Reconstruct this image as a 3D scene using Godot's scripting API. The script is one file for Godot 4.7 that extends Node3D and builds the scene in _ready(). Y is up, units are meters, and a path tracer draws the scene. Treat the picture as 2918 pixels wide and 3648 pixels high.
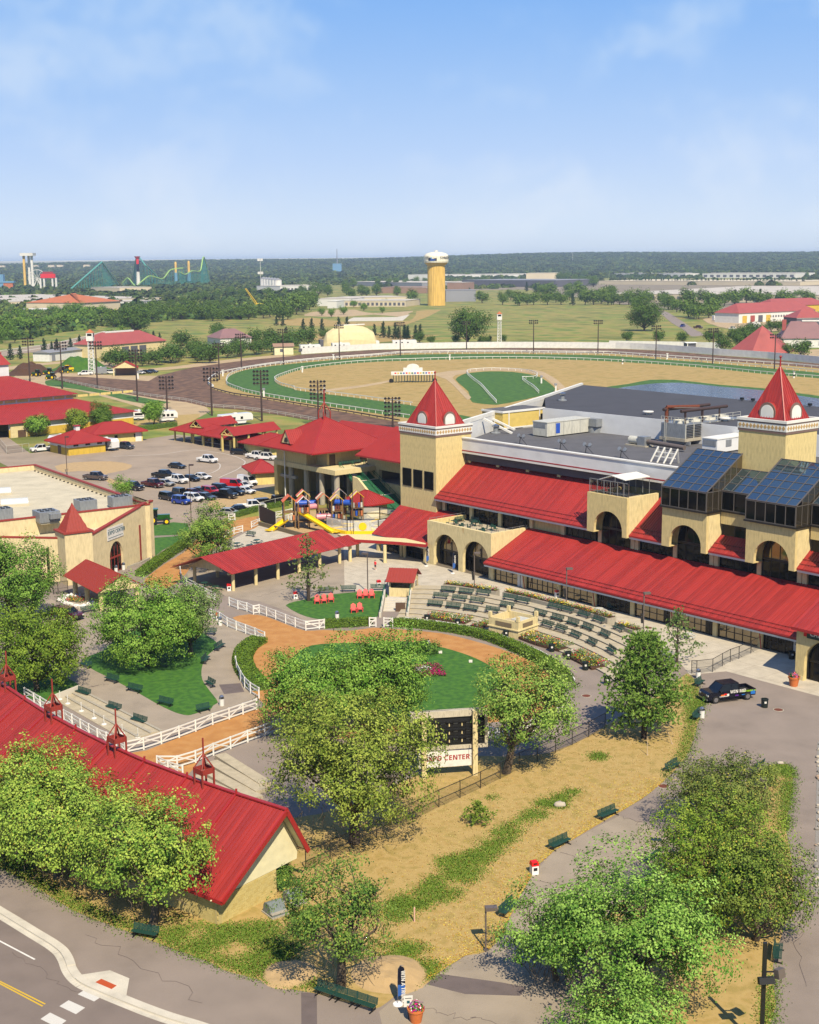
extends Node3D
# A racecourse seen from the air: grandstand, paddock and barns in front, the track and town behind.
# Units are metres, y is up; ground points were surveyed from the photograph.

var M:={}
var taken:={}
var rng:=RandomNumberGenerator.new()
var mesh_cache:={}

class MB:
	var v:=PackedVector3Array()
	var n:=PackedVector3Array()
	var c:=PackedColorArray()
	var col:=Color(1,1,1)
	var usec:=false
	func tri(a: Vector3,b: Vector3,d: Vector3) -> void:
		var nn:=(d-a).cross(b-a).normalized()
		v.append(a); v.append(b); v.append(d)
		n.append(nn); n.append(nn); n.append(nn)
		if usec:
			c.append(col); c.append(col); c.append(col)
	func quad(a: Vector3,b: Vector3,d: Vector3,e: Vector3) -> void:
		tri(a,b,d); tri(a,d,e)
	func tri_n(a: Vector3,b: Vector3,d: Vector3,na: Vector3,nb: Vector3,nd: Vector3) -> void:
		if (d-a).cross(b-a).dot(na+nb+nd)<.0:
			var s:=b; b=d; d=s
			var sn:=nb; nb=nd; nd=sn
		v.append(a); v.append(b); v.append(d)
		n.append(na); n.append(nb); n.append(nd)
		if usec:
			c.append(col); c.append(col); c.append(col)
	# box given by a frame (centre) and full sizes
	func tbox(t: Transform3D,s: Vector3) -> void:
		var h:=s*.5
		var p:=[]
		for i in 8:
			p.append(t*Vector3(h.x if i & 1 else -h.x,h.y if i & 2 else -h.y,h.z if i & 4 else -h.z))
		quad(p[4],p[6],p[7],p[5]); quad(p[1],p[3],p[2],p[0])
		quad(p[5],p[7],p[3],p[1]); quad(p[0],p[2],p[6],p[4])
		quad(p[6],p[2],p[3],p[7]); quad(p[0],p[4],p[5],p[1])
	func box(x0: float,x1: float,y0: float,y1: float,z0: float,z1: float) -> void:
		tbox(Transform3D(Basis(),Vector3((x0+x1)/2,(y0+y1)/2,(z0+z1)/2)),Vector3(x1-x0,y1-y0,z1-z0))
	# bar with a rectangular section from a to b
	func bar(a: Vector3,b: Vector3,w: float,h: float) -> void:
		var d:=b-a
		var l:=d.length()
		if l<1e-5: return
		var f:=d/l
		var up:=Vector3.UP if absf(f.y)<.98 else Vector3.RIGHT
		var r:=f.cross(up).normalized()
		var u:=r.cross(f)
		tbox(Transform3D(Basis(r,u,-f),(a+b)*.5),Vector3(w,h,l))
	func tube(a: Vector3,b: Vector3,r0: float,r1: float,k:=8,caps:=true) -> void:
		var d:=(b-a)
		if d.length()<1e-5: return
		d=d.normalized()
		var up:=Vector3.UP if absf(d.y)<.95 else Vector3.RIGHT
		var x:=d.cross(up).normalized()
		var y:=x.cross(d)
		for i in k:
			var t0:=TAU*i/k
			var t1:=TAU*(i+1)/k
			var e0:=x*cos(t0)+y*sin(t0)
			var e1:=x*cos(t1)+y*sin(t1)
			tri_n(a+e0*r0,b+e0*r1,b+e1*r1,e0,e0,e1)
			tri_n(a+e0*r0,b+e1*r1,a+e1*r0,e0,e1,e1)
			if caps:
				if r1>.0: tri(b,b+e1*r1,b+e0*r1)
				if r0>.0: tri(a,a+e0*r0,a+e1*r0)
	func path(p: Array,r: float,k:=6) -> void:
		for i in p.size()-1: tube(p[i],p[i+1],r,r,k)
	# lathe: profile of Vector2(radius, y) about the vertical axis through o
	func lathe(o: Vector3,prof: Array,k:=16) -> void:
		for j in prof.size()-1:
			var a: Vector2=prof[j]
			var b: Vector2=prof[j+1]
			var t:=(b-a).normalized()
			for i in k:
				var t0:=TAU*i/k
				var t1:=TAU*(i+1)/k
				var e0:=Vector3(cos(t0),0,sin(t0))
				var e1:=Vector3(cos(t1),0,sin(t1))
				var n0:=(e0*t.y-Vector3.UP*t.x)
				var n1:=(e1*t.y-Vector3.UP*t.x)
				var p0:=o+e0*a.x+Vector3.UP*a.y
				var p1:=o+e1*a.x+Vector3.UP*a.y
				var p2:=o+e1*b.x+Vector3.UP*b.y
				var p3:=o+e0*b.x+Vector3.UP*b.y
				tri_n(p0,p3,p2,n0,n0,n1)
				tri_n(p0,p2,p1,n0,n1,n1)
	func ball(o: Vector3,r: Vector3,k:=8) -> void:
		for j in k/2:
			var a0:=PI*j/(k/2)-PI/2
			var a1:=PI*(j+1)/(k/2)-PI/2
			for i in k:
				var t0:=TAU*i/k
				var t1:=TAU*(i+1)/k
				var q:=[Vector3(cos(a0)*cos(t0),sin(a0),cos(a0)*sin(t0)),Vector3(cos(a1)*cos(t0),sin(a1),cos(a1)*sin(t0)),Vector3(cos(a1)*cos(t1),sin(a1),cos(a1)*sin(t1)),Vector3(cos(a0)*cos(t1),sin(a0),cos(a0)*sin(t1))]
				tri_n(o+q[0]*r,o+q[1]*r,o+q[2]*r,q[0],q[1],q[2])
				tri_n(o+q[0]*r,o+q[2]*r,o+q[3]*r,q[0],q[2],q[3])
	# flat polygon (x, z) at height y, facing up
	func flat(p: PackedVector2Array,y: float) -> void:
		var ix:=Geometry2D.triangulate_polygon(p)
		for i in range(0,ix.size(),3):
			var a:=Vector3(p[ix[i]].x,y,p[ix[i]].y)
			var b:=Vector3(p[ix[i+1]].x,y,p[ix[i+1]].y)
			var d:=Vector3(p[ix[i+2]].x,y,p[ix[i+2]].y)
			if (d-a).cross(b-a).y<.0: tri(a,d,b)
			else: tri(a,b,d)
	func slab(p: PackedVector2Array,y0: float,y1: float) -> void:
		flat(p,y1)
		var k:=p.size()
		var area:=.0
		for i in k: area += p[i].cross(p[(i+1) % k])
		for i in k:
			var a:=p[i]
			var b:=p[(i+1) % k]
			if area<.0:
				var s:=a; a=b; b=s
			quad(Vector3(a.x,y0,a.y),Vector3(a.x,y1,a.y),Vector3(b.x,y1,b.y),Vector3(b.x,y0,b.y))
	# extrude a polygon drawn in a plane: origin o, axes ax and ay, thickness along az
	func extrude(p: PackedVector2Array,o: Vector3,ax: Vector3,ay: Vector3,az: Vector3) -> void:
		var ix:=Geometry2D.triangulate_polygon(p)
		for i in range(0,ix.size(),3):
			var q:=[]
			for j in 3: q.append(o+ax*p[ix[i+j]].x+ay*p[ix[i+j]].y)
			if (q[2]-q[0]).cross(q[1]-q[0]).dot(az)>.0: q.reverse()
			tri(q[0],q[1],q[2])
			tri(q[2]+az,q[1]+az,q[0]+az)
		var k:=p.size()
		var mid:=Vector2.ZERO
		for e in p: mid += e/k
		for i in k:
			var a:=o+ax*p[i].x+ay*p[i].y
			var b:=o+ax*p[(i+1) % k].x+ay*p[(i+1) % k].y
			var sgn:=1.0 if Geometry2D.is_polygon_clockwise(p) else -1.0
			if ax.cross(ay).dot(az)*sgn>.0: quad(a,a+az,b+az,b)
			else: quad(b,b+az,a+az,a)
	func mesh() -> ArrayMesh:
		var m:=ArrayMesh.new()
		var a:=[]
		a.resize(Mesh.ARRAY_MAX)
		a[Mesh.ARRAY_VERTEX]=v
		a[Mesh.ARRAY_NORMAL]=n
		if usec: a[Mesh.ARRAY_COLOR]=c
		m.add_surface_from_arrays(Mesh.PRIMITIVE_TRIANGLES,a)
		return m

const UP:=Vector3.UP

func W(x: float,y: float) -> Vector2:
	return Vector2(x,y)

func G(x: float,z: float) -> Vector3:
	return Vector3(x,0,z)

func V(x: float,y: float,z: float) -> Vector3:
	return Vector3(x,y,z)

func numbered(called: String) -> String:
	var k: int=taken.get(called,0)
	taken[called]=k+1
	return called if k==0 else "%s_%03d" % [called,k]

func add(o: Node3D,parent: Node) -> void:
	if parent==self:
		o.name=numbered(o.name)
		add_child(o)
	else:
		parent.add_child(o,true)

# one named mesh: a MB, or any Mesh
func obj(called: String,shape,m,parent: Node=self) -> MeshInstance3D:
	var o:=MeshInstance3D.new()
	o.name=called
	o.mesh=shape.mesh() if shape is MB else shape
	o.material_override=M[m] if m is String else m
	add(o,parent)
	return o

func tag(o: Node,label: String,category: String,group:="",kind:=""):
	if label: o.set_meta("label",label)
	if category: o.set_meta("category",category)
	if group: o.set_meta("group",group)
	if kind: o.set_meta("kind",kind)
	return o

func thing(called: String,label: String,category: String,at:=Vector3.ZERO,turn:=.0,group:="") -> Node3D:
	var o:=Node3D.new()
	o.name=called
	add(o,self)
	o.position=at
	o.rotation.y=turn
	tag(o,label,category,group)
	return o

func dup(src: Node3D,at: Vector3,turn: float,label: String,group:="") -> Node3D:
	var r: Node3D=src.duplicate()
	r.name=numbered(String(src.name).rstrip("0123456789").trim_suffix("_"))
	add_child(r)
	r.position=at
	r.rotation.y=turn
	r.set_meta("label",label)
	if group: r.set_meta("group",group)
	return r

func struct(called: String,shape,m) -> MeshInstance3D:
	var o:=obj(called,shape,m)
	o.set_meta("kind","structure")
	return o

func pv(a: Array) -> PackedVector2Array:
	var p:=PackedVector2Array()
	for i in range(0,a.size(),2): p.append(W(a[i],a[i+1]))
	return p

# smooth curve through points (Catmull-Rom)
func smooth(p: PackedVector2Array,closed: bool,k:=4) -> PackedVector2Array:
	var r:=PackedVector2Array()
	var n:=p.size()
	for i in (n if closed else n-1):
		var p0:=p[(i-1+n) % n] if closed or i>0 else p[i]
		var p1:=p[i]
		var p2:=p[(i+1) % n]
		var p3:=p[(i+2) % n] if closed or i+2<n else p2
		var l:=p1.distance_to(p2)
		p0=p1+(p0-p1).limit_length(l)
		p3=p2+(p3-p2).limit_length(l)
		for j in k: r.append(p1.cubic_interpolate(p2,p0,p3,float(j)/k))
	if not closed: r.append(p[n-1])
	return r

# points every d metres along a polyline
func walk(p: PackedVector2Array,d: float) -> PackedVector2Array:
	var r:=PackedVector2Array([p[0]])
	var left:=d
	for i in p.size()-1:
		var a:=p[i]
		var l:=a.distance_to(p[i+1])
		var t:=left
		while t<=l:
			r.append(a.lerp(p[i+1],t/l))
			t += d
		left=t-l
	return r

func offset_line(p: PackedVector2Array,d: float) -> PackedVector2Array:
	var r:=PackedVector2Array()
	for i in p.size():
		var t:=(p[mini(i+1,p.size()-1)]-p[maxi(i-1,0)]).normalized()
		r.append(p[i]+W(-t.y,t.x)*d)
	return r

func band(p: PackedVector2Array,d0: float,d1: float) -> PackedVector2Array:
	var a:=offset_line(p,d0)
	var b:=offset_line(p,d1)
	b.reverse()
	a.append_array(b)
	return a

func v3(p: Vector2,y:=.0) -> Vector3:
	return V(p.x,y,p.y)

func sheet(called: String,p: PackedVector2Array,y: float,m,base:=-.3) -> MeshInstance3D:
	var b:=MB.new()
	b.slab(p,base,y)
	return struct(called,b,m)

func noise_tex(seed: int,freq: float,octaves: int,stops: Array,normal:=false,size:=512) -> NoiseTexture2D:
	var f:=FastNoiseLite.new()
	f.seed=seed
	f.noise_type=FastNoiseLite.TYPE_SIMPLEX_SMOOTH
	f.frequency=freq
	f.fractal_octaves=octaves
	var t:=NoiseTexture2D.new()
	t.width=size
	t.height=size
	t.seamless=true
	t.noise=f
	if normal:
		t.as_normal_map=true
		t.bump_strength=6.0
		return t
	var g:=Gradient.new()
	g.offsets=PackedFloat32Array(stops.filter(func(e): return e is float))
	g.colors=PackedColorArray(stops.filter(func(e): return e is Color))
	t.color_ramp=g
	return t

func gray(a: float) -> Color:
	return Color(a,a,a)

var tex:={}
# a surface: colour, roughness, patches (coarse noise, metres across) and grain (fine noise)
func surf(key: String,col: Color,rough: float,coarse:="",csize:=8.0,fine:="",fsize:=1.0,metal:=.0) -> StandardMaterial3D:
	var m:=StandardMaterial3D.new()
	# base colours are reflectances; one factor keeps them in the real-world range
	m.albedo_color=(col.srgb_to_linear()*.74).linear_to_srgb()
	m.roughness=rough
	m.metallic=metal
	if coarse:
		m.albedo_texture=tex[coarse]
		m.uv1_triplanar=true
		m.uv1_world_triplanar=true
		m.uv1_scale=Vector3.ONE/csize
		if coarse=="streak": m.uv1_scale.y *= .2
	if fine:
		m.detail_enabled=true
		m.detail_albedo=tex[fine]
		m.detail_blend_mode=BaseMaterial3D.BLEND_MODE_MUL
		m.detail_uv_layer=BaseMaterial3D.DETAIL_UV_2
		m.uv2_triplanar=true
		m.uv2_world_triplanar=true
		m.uv2_scale=Vector3.ONE/fsize
	M[key]=m
	return m

func sky_image() -> Image:
	var w:=1536
	var h:=768
	var img:=Image.create(w,h,false,Image.FORMAT_RGBF)
	var f:=FastNoiseLite.new()
	f.seed=11
	f.frequency=1.0
	f.fractal_octaves=5
	f.domain_warp_enabled=true
	f.domain_warp_amplitude=.5
	f.domain_warp_frequency=.8
	var el:=[-90.0,-2.0,.0,1.2,4.0,10.0,30.0,90.0]
	var co:=[Color(.30,.29,.24),Color(.55,.58,.58),Color(.845,.89,.945),Color(.85,.91,.98),Color(.745,.845,.985),Color(.54,.725,.96),Color(.42,.60,.87),Color(.31,.47,.75)]
	for y in h:
		var e:=90.0-180.0*(y+.5)/h
		var i:=0
		while i<6 and e>el[i+1]: i += 1
		var base: Color=co[i].lerp(co[i+1],clampf((e-el[i])/(el[i+1]-el[i]),0,1))
		for x in w:
			var c:=base
			if e>-1.0 and e<70.0:
				var az:=360.0*(x+.5)/w
				var a:=deg_to_rad(az)
				var t:=f.get_noise_3d(cos(a)*5.5,e*.17,sin(a)*5.5)
				var w2:=smoothstep(-.5,.5,t)
				t=smoothstep(-.15,.6,t)*.42
				for k in [[187.0,4.1,4.0,1.0,.75],[183.5,5.4,3.0,.6,.5],[166.0,3.0,5.0,.8,.5],[168.0,9.6,6.0,1.6,.5],[179.0,10.4,5.0,.8,.4],[205.0,7.0,8.0,1.0,.5],[150.0,8.0,9.0,1.5,.5]]:
					var u: float=pow((az-k[0])/k[2],2.0)+pow((e-k[1]-.06*(az-k[0]))/k[3],2.0)
					if u<6.0: t=maxf(t,minf(1.0,k[4]*1.5*exp(-u)*(.25+.75*w2)))
				c=c.lerp(Color(.93,.955,.99),t)
			img.set_pixel(x,y,c.srgb_to_linear())
	return img

func light_and_camera() -> void:
	var cam:=Camera3D.new()
	cam.name="camera"
	cam.position=V(0,50,0)
	cam.rotation_degrees=V(-10.3964,0,0)
	cam.rotate_object_local(V(0,0,1),deg_to_rad(-.5730))
	cam.fov=40.8351
	cam.near=1.0
	cam.far=20000.0
	add_child(cam)
	cam.current=true
	var e:=Environment.new()
	e.background_mode=Environment.BG_SKY
	var sm:=PanoramaSkyMaterial.new()
	sm.panorama=ImageTexture.create_from_image(sky_image())
	var sky:=Sky.new()
	sky.sky_material=sm
	e.sky=sky
	e.tonemap_mode=Environment.TONE_MAPPER_LINEAR
	e.tonemap_exposure=1.64
	e.background_energy_multiplier=.61
	e.sdfgi_enabled=true
	e.ssao_enabled=true
	e.ssil_enabled=true
	e.fog_enabled=true
	e.fog_density=.00007
	e.fog_light_color=Color(.72,.82,.95)
	var we:=WorldEnvironment.new()
	we.name="environment"
	we.environment=e
	add_child(we)
	var sun:=DirectionalLight3D.new()
	sun.name="sun"
	sun.light_energy=1.6
	sun.light_color=Color(1.0,.94,.83)
	sun.light_angular_distance=.5
	sun.shadow_enabled=true
	# shadows fall away from the camera and a little to the left; sun about 48 degrees up
	var toward:=V(-sin(deg_to_rad(17.0))*cos(deg_to_rad(48.0)),-sin(deg_to_rad(48.0)),-cos(deg_to_rad(17.0))*cos(deg_to_rad(48.0)))
	sun.look_at_from_position(Vector3.ZERO,toward,UP)
	add_child(sun)

func materials() -> void:
	tex.cloudy=noise_tex(1,.008,5,[.0,.3,.7,1.0,gray(.88),gray(.94),gray(.98),gray(1.0)])
	tex.grain=noise_tex(2,.12,4,[.25,.5,.8,gray(.82),gray(.93),gray(1.0)])
	tex.soft=noise_tex(13,.15,3,[.2,.5,.8,gray(.92),gray(.97),gray(1.0)])
	tex.speck=noise_tex(3,.35,2,[.2,.5,.8,gray(.78),gray(.92),gray(1.0)])
	tex.field=noise_tex(4,.006,6,[.2,.4,.52,.65,.85,Color(.42,.47,.16),Color(.56,.56,.25),Color(.66,.60,.33),Color(.56,.60,.24),Color(.40,.50,.16)],false,1024)
	tex.dry=noise_tex(5,.012,6,[.25,.42,.55,.7,.85,Color(.70,.63,.36),Color(.765,.675,.42),Color(.79,.70,.45),Color(.765,.665,.41),Color(.71,.635,.36)],false,1024)
	tex.grass=noise_tex(6,.02,5,[.2,.45,.6,.85,Color(.20,.39,.04),Color(.235,.44,.05),Color(.28,.475,.065),Color(.335,.505,.09)],false,1024)
	tex.dirt=noise_tex(7,.015,5,[.2,.5,.8,Color(.735,.51,.26),Color(.765,.545,.29),Color(.79,.58,.33)],false,1024)
	tex.brown=noise_tex(8,.012,6,[.2,.5,.8,Color(.36,.26,.18),Color(.47,.34,.25),Color(.56,.43,.32)],false,1024)
	tex.leafmix=noise_tex(9,.03,4,[.2,.5,.8,Color(.17,.30,.05),Color(.28,.42,.09),Color(.40,.52,.16)])
	tex.streak=noise_tex(10,.02,5,[.2,.5,.75,gray(.88),gray(.96),gray(1.0)])
	tex.gran=noise_tex(12,.2,3,[.2,.5,.8,Color(.60,.58,.55),Color(.85,.83,.80),Color(1,.99,.97)])
	surf("field",Color(.98,.97,.9),1.0,"field",260.0,"grain",30.0)
	surf("dry_lawn",Color(.96,.93,.9),1.0,"dry",26.0,"grain",1.6)
	surf("dry_infield",Color(.93,.90,.84),1.0,"dry",120.0,"grain",14.0)
	surf("lawn",Color(.92,.98,.9),.95,"grass",22.0,"grain",.9)
	surf("turf",Color(.96,.94,.85),.95,"grass",60.0,"grain",6.0)
	surf("orange_dirt",Color(1.0,1.0,1.0),1.0,"dirt",34.0,"grain",1.0)
	surf("track_dirt",Color(.95,.95,.95),1.0,"brown",60.0,"grain",5.0)
	surf("tan_dirt",Color(.80,.70,.54),1.0,"cloudy",30.0,"grain",3.0)
	surf("sand",Color(.80,.68,.49),1.0,"cloudy",6.0,"grain",.8)
	surf("asphalt",Color(.63,.575,.53),.95,"cloudy",24.0,"speck",.7)
	surf("asphalt_old",Color(.70,.645,.57),.95,"cloudy",17.0,"speck",.8)
	surf("asphalt_dark",Color(.56,.505,.47),.95,"cloudy",20.0,"speck",.7)
	surf("asphalt_patch",Color(.47,.42,.41),.95,"cloudy",7.0,"speck",.6)
	surf("lot",Color(.69,.62,.54),.95,"cloudy",40.0,"grain",4.0)
	surf("concrete",Color(.84,.80,.72),.9,"cloudy",9.0,"grain",.8)
	surf("concrete_pale",Color(.90,.87,.80),.9,"cloudy",8.0,"grain",1.2)
	surf("concrete_step",Color(.80,.75,.64),.9,"cloudy",5.0,"grain",.7)
	surf("concrete_wall",Color(.74,.71,.64),.9,"streak",3.0,"grain",.8)
	surf("paint_white",Color(.92,.91,.88),.6,"cloudy",3.0)
	surf("paint_yellow",Color(.90,.74,.15),.7,"grain",.6)
	surf("red_roof",Color(.64,.175,.155),.62,"cloudy",11.0)
	surf("red_roof_a",Color(.67,.19,.17),.62,"cloudy",11.0)
	surf("red_roof_b",Color(.605,.165,.15),.58,"cloudy",9.0)
	surf("red_trim",Color(.62,.13,.13),.5)
	surf("dark_red",Color(.30,.04,.05),.5)
	surf("yellow_block",Color(.86,.76,.42),.9,"cloudy",6.0)
	surf("pale_metal",Color(.80,.80,.76),.55,"streak",4.0)
	surf("sign_green",Color(.03,.20,.17),.4)
	surf("rust_orange",Color(.70,.50,.22),.95)
	surf("hedge_core",Color(.30,.40,.12),1.0)
	surf("doorway_shade",Color(.36,.27,.20),.6)  # dark brown that paints the shade inside open doorways
	surf("hill_green",Color(.20,.26,.13),1.0,"cloudy",300.0)
	surf("plastic_steel",Color(.40,.58,.72),.6)
	surf("teal_pale",Color(.36,.66,.60),.6)
	surf("lime_steel",Color(.62,.78,.40),.6)
	surf("emblem_dark",Color(.13,.11,.15),.6)
	surf("emblem_blue",Color(.10,.36,.75),.6)
	surf("emblem_pale",Color(.55,.78,.92),.6)
	surf("banner_teal",Color(.10,.33,.38),.7)
	surf("skylight_plastic",Color(.78,.80,.80),.25)
	surf("timber_old",Color(.48,.43,.33),.95,"streak",1.0)
	surf("barrel_green",Color(.07,.12,.11),.5)
	surf("plaque_brown",Color(.48,.42,.33),.7)
	surf("vent_grey",Color(.46,.50,.50),.7,"streak",1.5)
	surf("board_cream",Color(.86,.82,.73),.8,"streak",1.5,"grain",.5)
	surf("cell_dark",Color(.055,.06,.07),.5)
	surf("truck_navy",Color(.03,.045,.11),.25)
	surf("lime_print",Color(.62,.82,.12),.5)
	surf("print_blue",Color(.10,.42,.75),.5)
	surf("print_purple",Color(.35,.12,.55),.5)
	surf("paint_worn",Color(.88,.87,.84),.8,"grain",1.1)
	surf("stake_pink",Color(.82,.66,.60),.9)
	surf("stake_pale",Color(.74,.66,.54),.9)
	surf("far_lot",Color(.60,.55,.46),1.0,"cloudy",200.0,"grain",40.0)
	surf("joint_grey",Color(.60,.56,.50),1.0)
	surf("red_wood",Color(.60,.20,.15),.7,"streak",1.5)
	surf("stucco",Color(.90,.82,.58),.95,"streak",3.0,"soft",1.1)
	surf("stucco_pale",Color(.92,.85,.64),.95,"streak",3.4,"soft",1.1)
	surf("expo_wall",Color(.91,.84,.66),.95,"streak",3.8,"soft",1.3)
	surf("cream_siding",Color(.92,.89,.73),.8,"cloudy",4.0)
	surf("block_yellow",Color(.89,.81,.52),.95,"cloudy",3.0,"grain",.4)
	surf("block_yellow_2",Color(.86,.77,.47),.95,"cloudy",2.3,"grain",.4)
	surf("mortar",Color(.74,.67,.45),1.0)
	surf("yellow_wall",Color(.83,.70,.25),.9,"streak",6.0)
	surf("pale_yellow_wall",Color(.88,.80,.50),.9,"streak",6.0)
	surf("white_metal",Color(.90,.91,.92),.5,"cloudy",14.0)
	surf("white_wall",Color(.92,.92,.90),.7,"cloudy",9.0)
	surf("gravel_roof",Color(.40,.40,.42),.95,"cloudy",16.0,"grain",2.0)
	surf("black_roof",Color(.30,.30,.325),.85,"cloudy",24.0,"grain",3.0)
	surf("cream_roof",Color(.88,.84,.73),.9,"cloudy",20.0,"grain",2.0)
	surf("grey_metal",Color(.62,.64,.66),.45,"streak",3.0,"",1.0,.4)
	surf("dark_metal",Color(.10,.10,.105),.5)
	surf("black_rubber",Color(.07,.07,.075),.85)
	surf("dark_frame",Color(.13,.115,.10),.45)
	surf("bronze_frame",Color(.42,.40,.39),.4,"",1.0,"",1.0,.3)
	surf("pole_brown",Color(.25,.18,.16),.6)
	surf("pole_grey",Color(.40,.36,.34),.5)
	surf("bench_green",Color(.12,.27,.23),.5)
	surf("green_paint",Color(.14,.42,.28),.5)
	surf("green_step",Color(.36,.56,.44),.8,"grain",.8)
	surf("inside",Color(.50,.46,.40),1.0)
	surf("inside_floor",Color(.42,.38,.32),.9)
	surf("terracotta",Color(.83,.46,.22),.8,"cloudy",.8)
	surf("soil",Color(.33,.22,.14),1.0,"grain",.5)
	surf("plastic_red",Color(.86,.10,.10),.35)
	surf("chair_red",Color(.86,.27,.27),.5)
	surf("plastic_yellow",Color(.95,.80,.05),.3)
	surf("plastic_blue",Color(.16,.33,.72),.35)
	surf("plastic_pink",Color(.82,.56,.60),.4)
	surf("plastic_white",Color(.93,.93,.93),.4)
	surf("plastic_orange",Color(.88,.42,.10),.4)
	surf("orange_plate",Color(.78,.33,.13),.7,"grain",.3)
	surf("timber",Color(.50,.38,.22),.85,"streak",1.2)
	surf("bark",Color(.40,.35,.29),1.0,"grain",.7)
	surf("bark_dark",Color(.29,.24,.20),1.0,"grain",.7)
	surf("twig",Color(.47,.38,.30),1.0,"grain",.7)
	surf("stone",Color(.80,.76,.69),.9,"cloudy",.9,"grain",.3)
	surf("stone_warm",Color(.74,.64,.54),.9,"cloudy",.7,"grain",.3)
	surf("stone_grey",Color(.62,.60,.57),.9,"cloudy",.8,"grain",.3)
	surf("rust",Color(.45,.22,.13),.9,"grain",.4)
	surf("chrome",Color(.75,.76,.78),.2,"",1.0,"",1.0,.9)
	surf("car_glass",Color(.05,.06,.07),.06)
	surf("lamp_glass",Color(.85,.85,.83),.2)
	surf("tail_red",Color(.55,.03,.03),.3)
	surf("navy",Color(.05,.07,.16),.3)
	surf("banner_blue",Color(.16,.36,.66),.8)
	surf("teal_steel",Color(.10,.48,.46),.6)
	surf("tower_yellow",Color(.90,.745,.37),.7,"streak",40.0)
	surf("tower_cream",Color(.94,.92,.84),.6,"streak",40.0)
	surf("far_white",Color(.90,.90,.88),.8,"cloudy",200.0)
	surf("far_cream",Color(.85,.80,.69),.8,"cloudy",200.0)
	surf("far_grey",Color(.56,.57,.60),.8,"cloudy",200.0)
	surf("far_dark",Color(.36,.36,.40),.8,"cloudy",200.0)
	surf("far_roof",Color(.86,.83,.78),.9,"cloudy",120.0,"grain",30.0)
	surf("far_brown",Color(.62,.50,.42),.9,"cloudy",100.0)
	surf("orange_roof",Color(.76,.44,.25),.8,"cloudy",30.0)
	surf("red_roof_old",Color(.66,.32,.29),.6,"cloudy",25.0)
	surf("mauve_roof",Color(.56,.42,.42),.8,"cloudy",30.0)
	surf("tent",Color(.87,.81,.62),.8,"cloudy",12.0)
	# reflective solar glass, coated
	for g in [["solar_glass",Color(.60,.56,.48),.9],["dark_glass",Color(.17,.165,.16),.75],["roof_glass",Color(.46,.56,.62),.88]]:
		var m:=surf(g[0],g[1],.05)
		m.metallic=g[2]
	var w:=surf("water",Color(.30,.30,.33),.12,"cloudy",40.0)
	w.metallic=.25
	w.normal_enabled=true
	w.normal_texture=noise_tex(21,.03,4,[],true)
	w.normal_scale=.6
	# leaves: colour per leaf comes with the vertices, light passes through
	for k in [["leaf",.3],["needle",.2],["petal",.3],["blade",.35]]:
		var l:=StandardMaterial3D.new()
		l.vertex_color_use_as_albedo=true
		l.roughness=.8
		l.metallic_specular=.2
		l.backlight_enabled=true
		l.backlight=Color(k[1],k[1],k[1])
		l.cull_mode=BaseMaterial3D.CULL_DISABLED
		M[k[0]]=l
	var sk:=StandardMaterial3D.new()
	sk.vertex_color_use_as_albedo=true
	sk.roughness=.8
	M.skin_cloth=sk
	# screens and mesh fences: dark threads with gaps
	var mesh:=StandardMaterial3D.new()
	mesh.albedo_color=Color(.10,.09,.08,.22)
	mesh.transparency=BaseMaterial3D.TRANSPARENCY_ALPHA
	mesh.roughness=.9
	mesh.cull_mode=BaseMaterial3D.CULL_DISABLED
	M.wire_mesh=mesh
	var net: StandardMaterial3D=mesh.duplicate()
	net.albedo_color=Color(.88,.87,.85,.4)
	M.netting=net
	var scr: StandardMaterial3D=mesh.duplicate()
	scr.albedo_color=Color(.20,.13,.10,.93)
	M.brown_screen=scr

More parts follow.
